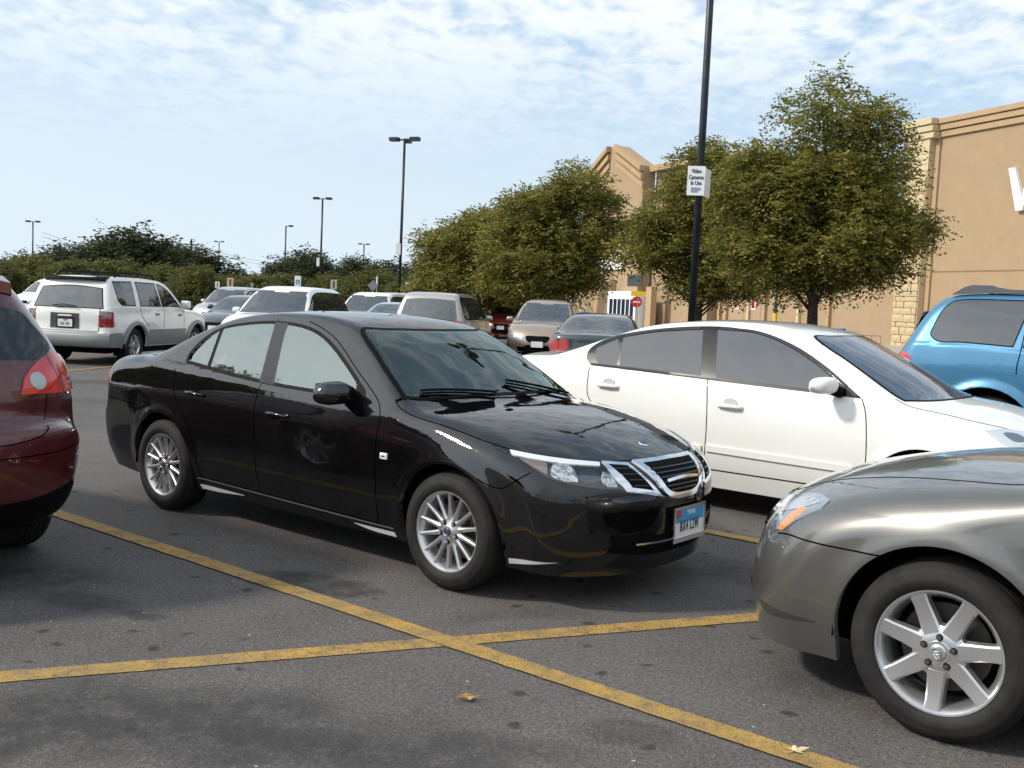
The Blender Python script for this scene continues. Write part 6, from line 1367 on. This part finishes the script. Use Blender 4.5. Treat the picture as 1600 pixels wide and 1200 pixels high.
# (kind, u, top v, Y, width px, label)
far=[('oak',200,350,118,150,'tallest dark oak on the skyline, with sky showing through its lower boughs'),
('oak',95,380,112,120,'dark oak left of the tallest oak on the skyline'),('oak',20,398,105,90,'dark oak on the skyline at the left edge'),
('oak',300,383,130,120,'rounded dark oak right of the tallest oak on the skyline'),('oak',255,372,125,90,'dark oak between the tallest oak and the rounded oak'),
('oak',470,388,140,105,'domed dark oak behind the thin lamp posts left of centre'),('oak',435,402,135,60,'small dark oak at the left foot of the domed oak'),
('oak',555,400,120,90,'dark oak behind the white wagon and the lamp posts'),('oak',600,402,130,90,'dark oak just left of the tall double-headed lamp post'),('oak',650,405,125,80,'dark oak behind the leftmost leafy parking-lot tree'),
('oak',365,418,170,60,'small far oak in the dip of the skyline'),('oak',515,415,150,70,'dark oak between the domed oak and the lamp post'),
('mes',40,396,82,100,'yellow-green tree at the far left above the white van'),('mes',110,400,80,110,'green tree behind the rack of the boxy white SUV'),('mes',185,404,84,110,'bushy green tree above the roof of the boxy white SUV'),('mes',255,408,80,90,'dark green bushy tree above the side windows of the boxy white SUV'),('mes',300,412,72,80,'round bright green tree right of the boxy white SUV'),
('mes',395,424,90,90,'low olive tree above the white crossover'),('mes',450,426,88,80,'low green tree behind the white and blue sign'),('mes',515,424,86,90,'low olive tree behind the small tan signs'),('mes',575,418,84,90,'dark bushy tree behind the diamond sign'),('mes',640,424,80,90,'green tree at the foot of the leftmost leafy parking-lot tree'),('mes',350,428,95,60,'low bright bush right of the round green tree'),('mes',0,402,76,70,'yellow-green tree cut by the left edge of the picture')]
pr_={}
for i,(k,u,v,Y,wpx,lab) in enumerate(far):
    key=(k,i%2)
    x,y=at(u,Y)
    if key not in pr_:
        o=proto(k,20+i,lab);pr_[key]=o
    else:o=tree_copy(pr_[key]);tag(o,lab,'tree')
    H=zat(u,v,Y);base=8.2 if k=='oak' else 4.5;wd=9.0 if k=='oak' else 6.2
    sx_=wpx/1600*Y/wd;o.location=(x,y,0);o.scale=(sx_,sx_,H/base);o.rotation_euler=(0,0,0 if i%4<2 else PI);o['group']='trees along the far edge of the lot'
hedge=MB()
V=leaves(np.random.default_rng(5),[(x_,96+3*math.sin(x_*.7),1.2) for x_ in range(-75,20,2)]+[(x_,150,1.8) for x_ in range(-110,30,3)],[(2.2,1.5,1.5)]*48+[(3,2,2.2)]*47,22000,.5,spray=4)
h=quads_obj('undergrowth',V,LEAFD,None);tag(h,'dark undergrowth closing the gap below the far trees','undergrowth',kind='stuff')
# ---------------- lamp posts ----------------
POLE=mat('pole_paint',(.022,.024,.03),.4,.3,noise=(4,.3,4));CONC=mat('concrete',(.33,.32,.30),.9,noise=(6,.2,5))
def lamp_post(u,Y,H,label,heads,rad=.075,rot=0.,plate=False,base=True,name='lamp_post',vb=None):
    x,y=at(u,Y);root=thing(name,label,'lamp post',(x,y,0),0,'lamp posts of the parking lot')
    mb=MB();mb.tube([(0,0,.55),(0,0,H*.5),(0,0,H)],[rad,rad*.92,rad*.8],12);mb.build('pole',POLE,root,smooth=True)
    mb=MB();mb.lathe([(.0,.6),(.24,.6),(.26,.57),(.26,0),(0,0)],20);mb.build('concrete_base',CONC,root,angle=.5)
    for a in heads:
        r=math.radians(a)+rot;M4=Matrix.Rotation(r,4,'Z')@Matrix.Translation((0,0,H))
        mb=MB();mb.box((.22,0,-.02),(.42,.09,.09));P=MB().add([M4@Vector(v) for v in mb.v],mb.f);P.build('head_arm',POLE,root)
        mb=MB();mb.box((.72,0,.02),(.62,.42,.24),bev=.02);P=MB().add([M4@Vector(v) for v in mb.v],mb.f);h=P.build('lamp_head',POLE,root)
        mb=MB();mb.box((.72,0,-.104),(.50,.32,.01));MB().add([M4@Vector(v) for v in mb.v],mb.f).build('lens',mat('lamp_lens',(.45,.43,.38),.2),h)
    if plate:
        for s,w_ in plate:
            pass
    return root
near=lamp_post(1075,22.3,12.4,'nearest dark lamp post, rising out of the top of the picture',(110,-70,200),.085,.2)
lamp_post(618,66,zat(618,222,66),'tall dark lamp post with three lamp heads, left of the leafy trees',(160,-20,80),.10)
lamp_post(494.5,111,zat(495,312,111),'lamp post with two heads above the white wagon, second tallest left of centre',(170,-10),.12)
lamp_post(439,150,zat(439,354,150),'slim lamp post left of the two-headed post, above the domed oak',(0,),.13)
lamp_post(46.5,150,zat(46,347,150),'slim lamp post at the far left above the dark oaks',(180,0),.12)
lamp_post(336,215,zat(336,378,215),'tiny far lamp post above the rounded oak',(180,0),.13)
lamp_post(561,190,zat(561,382,190),'tiny far lamp post between the two taller posts',(180,0),.14)
WH=mat('sign_white',(.78,.78,.76),.4);INK=mat('sign_ink',(.03,.035,.06),.5);TEAL=mat('sign_teal',(.03,.32,.38),.4);STEEL=mat('post_steel',(.28,.29,.29),.45,.6);BRN=mat('sign_tan',(.50,.40,.28),.5);SREDM=mat('sign_red',(.55,.03,.03),.4);YEL=mat('sign_yellow',(.75,.52,.03),.5)
# sign box on the near post
sx0,sy0=at(1075,22.3)
sg=thing('camera_notice_sign','white security camera notice fixed to the nearest lamp post','sign',(sx0,sy0,0),0)
zc=zat(1086,287,22.3);T=Matrix.Translation((-.10,-.13,zc))@Matrix.Rotation(math.radians(-8),4,'Z')
def TB(T,c,d,name,m,parent,bev=0):
    mb=MB();mb.box(c,d,bev=bev);return MB().add([T@Vector(v) for v in mb.v],mb.f).build(name,m,parent)
TB(T,(0,.0,0),(.37,.03,.62),'sign_board',WH,sg)
TB(Matrix.Translation((.13,-.0,zc-.02))@Matrix.Rotation(math.radians(62),4,'Z'),(.1,0,0),(.36,.03,.60),'side_board',WH,sg)
Tt=T@Matrix.Translation((0,-.018,0))@Matrix.Rotation(PI/2,4,'X')
for s,zz_,sz in(('Video',.20,.125),('Cameras',.07,.125),('In Use',-.05,.125)):
    text_mesh(s,sz,.002,INK,'sign_text',sg,Tt@Matrix.Translation((-.0,zz_,0)),font_scale_x=.72,bold=.003)
mb=MB();mb.box((-.03,-.02,-.19),(.14,.006,.10));mb.box((.07,-.02,-.17),(.06,.006,.05));MB().add([T@Vector(v) for v in mb.v],mb.f).build('camera_symbol',mat('sign_grey',(.25,.3,.4),.5),sg)
def post_sign(u,vt,Y,w,h,label,m,symbol=None,rot=0.,shape='rect',name='parking_sign',pc=STEEL,vbot=None):
    x,y=at(u,Y);z=zat(u,vt,Y);root=thing(name,label,'sign',(x,y,0),rot)
    mb=MB();mb.tube([(0,0,0),(0,0,z-.03)],.028,6);mb.build('post',pc,root)
    mb=MB()
    if shape=='rect':mb.box((0,-.045,z-h/2),(w,.012,h),bev=.003)
    elif shape=='diamond':mb.box((0,-.045,z-h/2),(w*.72,.012,h*.72),M=Matrix.Rotation(PI/4,3,'Y'))
    elif shape=='round':mb.lathe([(0,.006),(w/2,.006),(w/2,-.006),(0,-.006)],24,Matrix.Translation((0,-.045,z-h/2))@Matrix.Rotation(PI/2,4,'X'))
    b=mb.build('sign_plate',m,root)
    if symbol=='access':
        mb=MB();mb.box((0,-.054,z-h*.55),(w*.62,.004,h*.42));mb.build('symbol_panel',TEAL,b)
        mb=MB();mb.tube([(.05*w+w*.16*math.cos(t),-.058,z-h*.62+w*.16*math.sin(t)) for t in np.linspace(PI*.6,PI*2.1,12)],w*.03,4);mb.tube([(-.02*w,-.058,z-h*.42),(-.0*w,-.058,z-h*.58),(w*.15,-.058,z-h*.58),(w*.2,-.058,z-h*.70)],w*.035,4);mb.build('wheelchair_symbol',WH,b)
    if symbol=='bar':
        mb=MB();mb.box((0,-.054,z-h*.5),(w*.28,.004,h*.7));mb.build('dark_bar',INK,b)
    if symbol=='stop':
        mb=MB();mb.box((0,-.056,z-h*.5),(w*.66,.004,h*.16));mb.build('white_bar',WH,b)
    return root
post_sign(460,431,52,.32,.56,'white and teal accessible parking sign above the white crossover',WH,'access')
post_sign(632,441,54,.30,.42,'white and teal accessible parking sign right of the tall three-headed post',WH,'access')
post_sign(355,434,60,.36,.56,'tan sign with a dark bar above the dark grey sedan, taller of two',BRN,'bar')
post_sign(335,440,62,.26,.36,'small grey sign just left of the tan sign with the dark bar',WH,'bar')
post_sign(516,437,56,.34,.52,'tan and white sign with a dark bar above the white wagon',BRN,'bar')
post_sign(577,437,50,.52,.56,'grey back of a diamond-shaped sign above the beige van',STEEL,None,shape='diamond')
post_sign(583,432,52,.08,.42,'slim grey marker post right beside the diamond sign',WH,None)
post_sign(389,442,64,.20,.24,'smallest grey sign above the white crossover',STEEL,None)
for u,Y,vt,hh,lab in((490.5,110.5,403,.9,'small white panel on the two-headed lamp post'),(614.5,65.6,381,.72,'narrow white panel on the tall three-headed lamp post')):
    x,y=at(u,Y);r=TB(Matrix.Translation((x,y,zat(u,vt,Y)-hh/2)),(0,-.12,0),(.30,.05,hh),'pole_panel',WH,None);tag(r,lab,'sign')
# utility pole and wires on the skyline
x,y=at(293,230);r=thing('utility_pole','thin wooden utility pole on the skyline above the rounded oak','utility pole',(x,y,0))
mb=MB();z=zat(293,374,230);mb.tube([(0,0,0),(0,0,z)],.2,6);mb.build('pole',BARK,r);mb=MB();mb.box((0,0,z-1.2),(3.4,.2,.2));mb.build('cross_arm',BARK,r)
x1,y1=at(520,300);x0,y0=at(60,200)
for k,dz in enumerate((0,.8)):
    P=[]
    for a,b_ in(((x0,y0,z-1.5-dz),(x,y,z-1.0-dz)),((x,y,z-1.0-dz),(x1,y1,z-1.5-dz))):
        for t in np.linspace(0,1,10):P.append((a[0]+(b_[0]-a[0])*t,a[1]+(b_[1]-a[1])*t,a[2]+(b_[2]-a[2])*t-4*2.2*t*(1-t)))
    mb=MB();mb.tube(P,.03,4);tag(mb.build('overhead_wire',mat('wire',(.02,.02,.02),.6),None),('upper','lower')[k]+' thin overhead wire above the far trees','wire','overhead wires')
# ---------------- store ----------------
FD=np.array([-.36,.933]);FD/=np.linalg.norm(FD);FN=np.array([-FD[1],FD[0]])  # FD: along the front, away from the camera; FN: out of the front, towards the left
F0=np.array(at(1443,57.))
def fs(u,off=0.):
    """position along the front line (metres from F0) seen at image column u"""
    k=(u-800)/1600;P=F0+FN*off;return (k*P[1]-P[0])/(FD[0]-k*FD[1])
def FP(s,off,z):p=F0+FD*s+FN*off;return (float(p[0]),float(p[1]),z)
def fbox(s0,s1,o0,o1,z0,z1,name,m,parent,bev=0.):
    c=FP((s0+s1)/2,(o0+o1)/2,(z0+z1)/2);R=Matrix(((FD[0],FN[0],0),(FD[1],FN[1],0),(0,0,1)));mb=MB();mb.box(c,(abs(s1-s0),abs(o1-o0),z1-z0),M=R,bev=bev);return mb.build(name,m,parent)
STUC=mat('tan_stucco',(.34,.24,.145),.9,noise=(1.1,.05,8),bump=(18,.35,.02));STUD=mat('tan_stucco_band',(.39,.27,.155),.9,noise=(1.1,.06,8),bump=(18,.3,.02));CREAM=mat('cream_stucco',(.52,.42,.26),.9,noise=(1.1,.06,8),bump=(18,.3,.02));JOINT=mat('stucco_joint',(.22,.13,.07),.9)
STO=mat('limestone',(.48,.37,.22),.9,noise=(1.5,.18,6),bump=(14,.6,.03));LETTER=mat('letter_white',(.80,.80,.74),.35);LEDGE=mat('letter_edge',(.35,.36,.33),.5)
st=thing('store_building','long tan stucco store with cornice, stone pier and a peaked entrance gable','building',FP(0,0,0))
st.rotation_euler=(0,0,0);inv=Matrix.Translation(FP(0,0,0)).inverted()
def sb(*a,**k):
    o=fbox(*a,**k);o.data.transform(inv);return o
H1=zat(1462,193,57.)
sb(-45,-.0,-20,0,0,H1-.2,'wall',STUC,st)
for i,(z0,z1,o) in enumerate(((H1-.28,H1+.02,.34),(H1-.62,H1-.30,.24),(H1-.98,H1-.66,.14))):sb(-45,-.0,-.3,o,z0,z1,'cornice_band',STUD,st,bev=.03)
sb(-45,-.02,-.02,.012,3.30+1.02,3.37+1.02,'wall_joint',JOINT,st)
# pier
s1=fs(1388,.5)
sb(.0,.35,-1.2,.12,0,H1-.1,'pier_return',STUD,st)
sb(.35,s1,-6,.5,0,H1-.3,'pier',CREAM,st)
for i,(z0,z1,o) in enumerate(((H1-.30,H1+.04,.80),(H1-.66,H1-.32,.70),(H1-1.02,H1-.68,.60))):sb(.02,s1+.1,-.3,o,z0,z1,'cornice_band',CREAM,st,bev=.03)
rnd=random.Random(9);bl=None;zz_=.0;row=0
while zz_<H1-3.2:
    hh=rnd.choice((.28,.36,.44));s=.40-(.3 if row%2 else 0)
    while s<s1-.05:
        w_=rnd.uniform(.45,1.05);e=min(s+w_,s1);a=max(s,.37)
        if e-a>.15:
            if bl is None:
                mb=MB();mb.box((0,0,0),(1,1,1),bev=.04);bl=mb.build('stone_block',STO,st);bl.data.transform(Matrix.Identity(4));q=bl
            else:q=bl.copy();link(q,st)
            q.rotation_euler=(0,0,math.atan2(FD[1],FD[0]));d_=rnd.uniform(.05,.10);p=FP((a+e)/2,.5+d_/2-.02,zz_+hh/2);q.location=(p[0]-FP(0,0,0)[0],p[1]-FP(0,0,0)[1],p[2]);q.scale=(e-a-.03,d_+.04,hh-.03)
        s=e
    zz_+=hh;row+=1
# stone wainscot of the receding wall
s2=fs(1000,0)
sb(s1,s2,-20,-.0,0,8.2,'wall',STUC,st);sb(s1,s2,-.3,.25,8.0,8.5,'cornice_band',STUD,st,bev=.03)
for u in(1290,1243,1190,1165,1130,1120,1062,1043,1028):
    s=fs(u);sb(s-.12,s+.12,-.1,.22,0,5.2 if u in(1130,1190) else 6.4,'wall_pilaster',CREAM if u%2 else STUD,st)
sb(s1+1.2,s2,-.02,.10,3.5,3.75,'string_course',STUD,st)
for u in(1144,1170):
    s=fs(u);sb(s-.28,s+.28,0,.03,1.9,2.6,'notice_panel',WH,st);sb(s-.2,s+.2,.03,.04,2.0,2.5,'notice_mark',SREDM,st)
    sb(s-.9,s+.9,-.02,.02,.0,3.2,'service_door',mat('service_door_tan',(.36,.24,.15),.7),st)
# entrance block with gable
s3=fs(988,2.);s4=fs(900,2.)-8;zp=zat(962,231,float((F0+FD*fs(946,2.)+FN*2)[1]))
def gable(s0,s1_,o0,o1,z0,zs,zp_,name,m,flat=.12):
    mid=(s0+s1_)/2;w=(s1_-s0);P=[(s0,z0),(s1_,z0),(s1_,zs),(mid+w*flat/2,zp_),(mid-w*flat/2,zp_),(s0,zs)];V=[FP(s,o0,z) for s,z in P]+[FP(s,o1,z) for s,z in P];n=len(P)
    o=MB().add(V,[tuple(range(n)),tuple(range(n,2*n))[::-1]]+[(i,(i+1)%n,n+(i+1)%n,n+i) for i in range(n)]).build(name,m,st);o.data.transform(inv);return o
gable(s3,s4+8,.9,2.,0,zp-2.3,zp-.1,'entrance_gable',STUC)
for k,(dz,o) in enumerate(((0,2.45),(.7,2.3),(1.4,2.15))):
    w=s4+8-s3;mid=(s3+s4+8)/2
    for sg_ in(-1,1):
        pts=[(mid+sg_*w*.06,zp-dz),(mid+sg_*(w/2+.1),zp-2.3-dz),(mid+sg_*(w/2+.1),zp-2.75-dz),(mid+sg_*w*.06,zp-.45-dz)];V=[FP(s,1.95,z) for s,z in pts]+[FP(s,o,z) for s,z in pts]
        q=MB().add(V,[(0,1,2,3),(7,6,5,4),(0,4,5,1),(1,5,6,2),(2,6,7,3),(3,7,4,0)]).build('gable_moulding',STUD,st);q.data.transform(inv)
sb(s4+8,s4+60,-20,.0,0,9.,'wall',STUC,st)
sb(s3-9,s3,-8,.8,0,zp-2.4,'wall',STUC,st);sb(s3-9,s3,.9,1.5,zp-2.8,zp-2.3,'cornice_band',STUD,st,bev=.03)
# doors
e0=fs(986,3.2);e1=fs(943,3.2);DG=dark_glass('door_glass',(.01,.02,.05),1.8,.2)
sb(e0,e1,1.8,3.2,0,3.0,'vestibule',WH,st)
for k in range(6):
    a=e0+(e1-e0)*(.06+.15*k);b_=a+(e1-e0)*.11;sb(a,b_,3.2,3.23,.15,2.35,'door_pane',DG,st)
sb(e1+1,e1+4,2.,2.6,0,4,'entrance_pier',STUD,st);sb(e0-1.3,e0-.4,2.,2.5,0,3.4,'entrance_pier',STUD,st)
sb(e0+1.2,e1-1.2,2.0,2.06,3.5,4.4,'upper_window',mat('window_grey',(.05,.055,.06),.2),st)
# white sign on the gable, mostly behind the trees
for k,(z0,z1,a,b_) in enumerate(((6.8,8.4,.25,.38),(6.8,8.4,.50,.63),(4.9,6.2,.25,.75))):
    sb(s3+(s4+8-s3)*a,s3+(s4+8-s3)*b_,2.0,2.2,z0,z1,'sign_panel',LETTER,st)
# letter W, cut by the frame
sW=fs(1554);zt=zat(1573,266,52);zb_=zat(1582,333,52);Hh=zt-zb_
R4=Matrix(((-FD[0],0,FN[0],0),(-FD[1],0,FN[1],0),(0,1,0,0),(0,0,0,1)))
lp=[];wS=.40;Wl=Hh*1.35
pts=[(0,Hh),(wS,Hh),(wS+Wl*.19,Hh*.30),(Wl*.5-wS*.45,Hh),(Wl*.5+wS*.45,Hh),(Wl-wS-Wl*.19,Hh*.30),(Wl-wS,Hh),(Wl,Hh),(Wl-Wl*.22,0),(Wl-Wl*.22-wS*1.0,0),(Wl*.5,Hh*.62),(Wl*.22+wS*1.0,0),(Wl*.22,0)]
p=FP(sW,.02,zb_);mb=MB();mb.prism(pts,0,.22,Matrix.Translation(p)@R4);wobj=mb.build('sign_letter',LETTER,st);wobj.data.transform(inv)
# kerbed pavement in front of the store
mb=MB();V=[FP(-46,9,.0),FP(150,9,.0),FP(150,0,.0),FP(-46,0,.0)];V2=[(v[0],v[1],.14) for v in V];mb.add(V+V2,[(4,5,6,7),(0,1,5,4),(1,2,6,5),(2,3,7,6),(3,0,4,7)]);o=mb.build('pavement',CONC);tag(o,kind='structure')
# blue trolleys and bay rail by the wall
x,y=at(1322,50)
CT=mat('cart_wire',(.45,.46,.47),.35,.8);BLU=mat('cart_blue',(.02,.10,.50),.4)
def cart(x,y,rz,lab,group='shopping carts by the store wall'):
    r=thing('shopping_cart',lab,'shopping cart',(x,y,.0),rz,group);mb=MB()
    for k in range(6):
        z=.45+.1*k;w=.26+.02*k;mb.tube([(-.45-.02*k,-w,z),(.4,-w,z),(.4,w,z),(-.45-.02*k,w,z),(-.45-.02*k,-w,z)],.008,4)
    for k in range(8):mb.tube([(-.45+.12*k,-.26,.45),(-.47+.13*k,-.37,.98)],.006,4);mb.tube([(-.45+.12*k,.26,.45),(-.47+.13*k,.37,.98)],.006,4)
    for s in(-1,1):mb.tube([(-.45,s*.26,.12),(.35,s*.22,.45)],.014,5);mb.tube([(-.45,s*.26,.12),(.4,s*.26,.12)],.014,5)
    mb.build('basket',CT,r);mb=MB();mb.tube([(-.62,-.28,1.03),(-.62,.28,1.03)],.03,6);mb.box((-.45,0,.95),(.10,.5,.26));mb.build('handle',BLU,r)
    for s in((-.4,-.24),(-.4,.24),(.35,-.22),(.35,.22)):
        mb=MB();mb.lathe([(0,.02),(.06,.02),(.06,-.02),(0,-.02)],12,Matrix.Translation((s[0],s[1],.06))@Matrix.Rotation(PI/2,4,'X'));mb.build('caster',mat('rubber',(.02,.02,.02)),r)
    return r
cart(x,y,.3,'shopping cart with blue handle by the store wall, nearer of the two');cart(x-.9,y+.2,.3,'left one of the two shopping carts by the store wall')
mb=MB();bx,by=at(1328,49.5)
for k in range(6):mb.tube([(bx-.9+.45*k,by,0),(bx-.9+.45*k,by,.8)],.02,6)
for z in(.45,.8):mb.tube([(bx-.9,by,z),(bx+1.35,by,z)],.025,6)
tag(mb.build('cart_bay_rail',STEEL),'grey tubular rail in front of the shopping carts','railing')
# yellow base with green post, and stop-type sign by the doors
x,y=at(1205,44);r=thing('yellow_base_post','green post on a yellow round base in front of the store wall','post',(x,y,0))
mb=MB();mb.lathe([(0,1.25),(.20,1.25),(.22,1.2),(.22,0),(0,0)],20);mb.build('yellow_base',YEL,r,angle=.5)
mb=MB();mb.tube([(0,0,1.2),(0,0,4.4)],.065,10);mb.build('post',mat('post_green',(.06,.16,.15),.45),r,smooth=True);mb=MB();mb.lathe([(0,1.65),(.09,1.65),(.09,1.25),(0,1.25)],12);mb.build('post_collar',YEL,r)
post_sign(988,463,70,.75,.75,'round red sign with white bar by the store entrance',SREDM,'stop',shape='round',name='entrance_sign')
post_sign(990,455,69.6,1.0,.34,'yellow warning sign right above the round red sign',YEL,None,name='warning_sign')
x,y=at(906,66);mb=MB();mb.box((x,y,.62),(.7,.6,1.25),bev=.05);tag(mb.build('blue_bin',BLU),'blue bin left of the store entrance doors','bin')
for i,u in enumerate((872,880,889,897)):
    x,y=at(u,88);mb=MB();mb.box((x,y,2.2),(.22,.22,4.4));tag(mb.build('canopy_post',CREAM if i%2 else mat('dark_post',(.05,.05,.05),.6)),('leftmost','second from the left','second from the right','rightmost')[i]+' of four slim upright posts left of the store entrance','post','upright posts left of the entrance')
x,y=at(885,89);mb=MB();mb.box((x,y,4.5),(4,1.5,.4));tag(mb.build('canopy_beam',STUD),'beam on top of the row of slim posts','beam')
# ---------------- litter on the asphalt ----------------
def leaf_litter(x,y,s,rz,label,m,flat=False):
    n=14;rs=random.Random(int(x*100));V=[(0,0,.018)]
    for i in range(n):
        t=2*PI*i/n;r=s*(1+.45*math.cos(5*t)*(.5+.5*rs.random()))*(.55 if i%2 else 1.);V.append((x*0+r*math.cos(t)*1.5,r*math.sin(t),.010+.016*rs.random()))
    F_=[(0,i+1,(i+1)%n+1) for i in range(n)];o=MB().add(V,F_).build('fallen_leaf' if not flat else 'food_crumb',m);o.location=(x,y,0);o.rotation_euler=(0,0,rz);tag(o,label,'leaf' if not flat else 'crumb')
leaf_litter(-.12,3.85,.032,.2,'curled brown leaf on the asphalt below the crossing lines',mat('dead_leaf',(.30,.17,.05),.7))
leaf_litter(1.06,3.50,.024,.1,'pale crumpled scrap on the yellow line at the bottom right',mat('pale_scrap',(.62,.50,.30),.7),True)

for o in bpy.data.objects:
    for k in('label','category','kind','group'):
        if k in o.keys() and o[k]=='':del o[k]
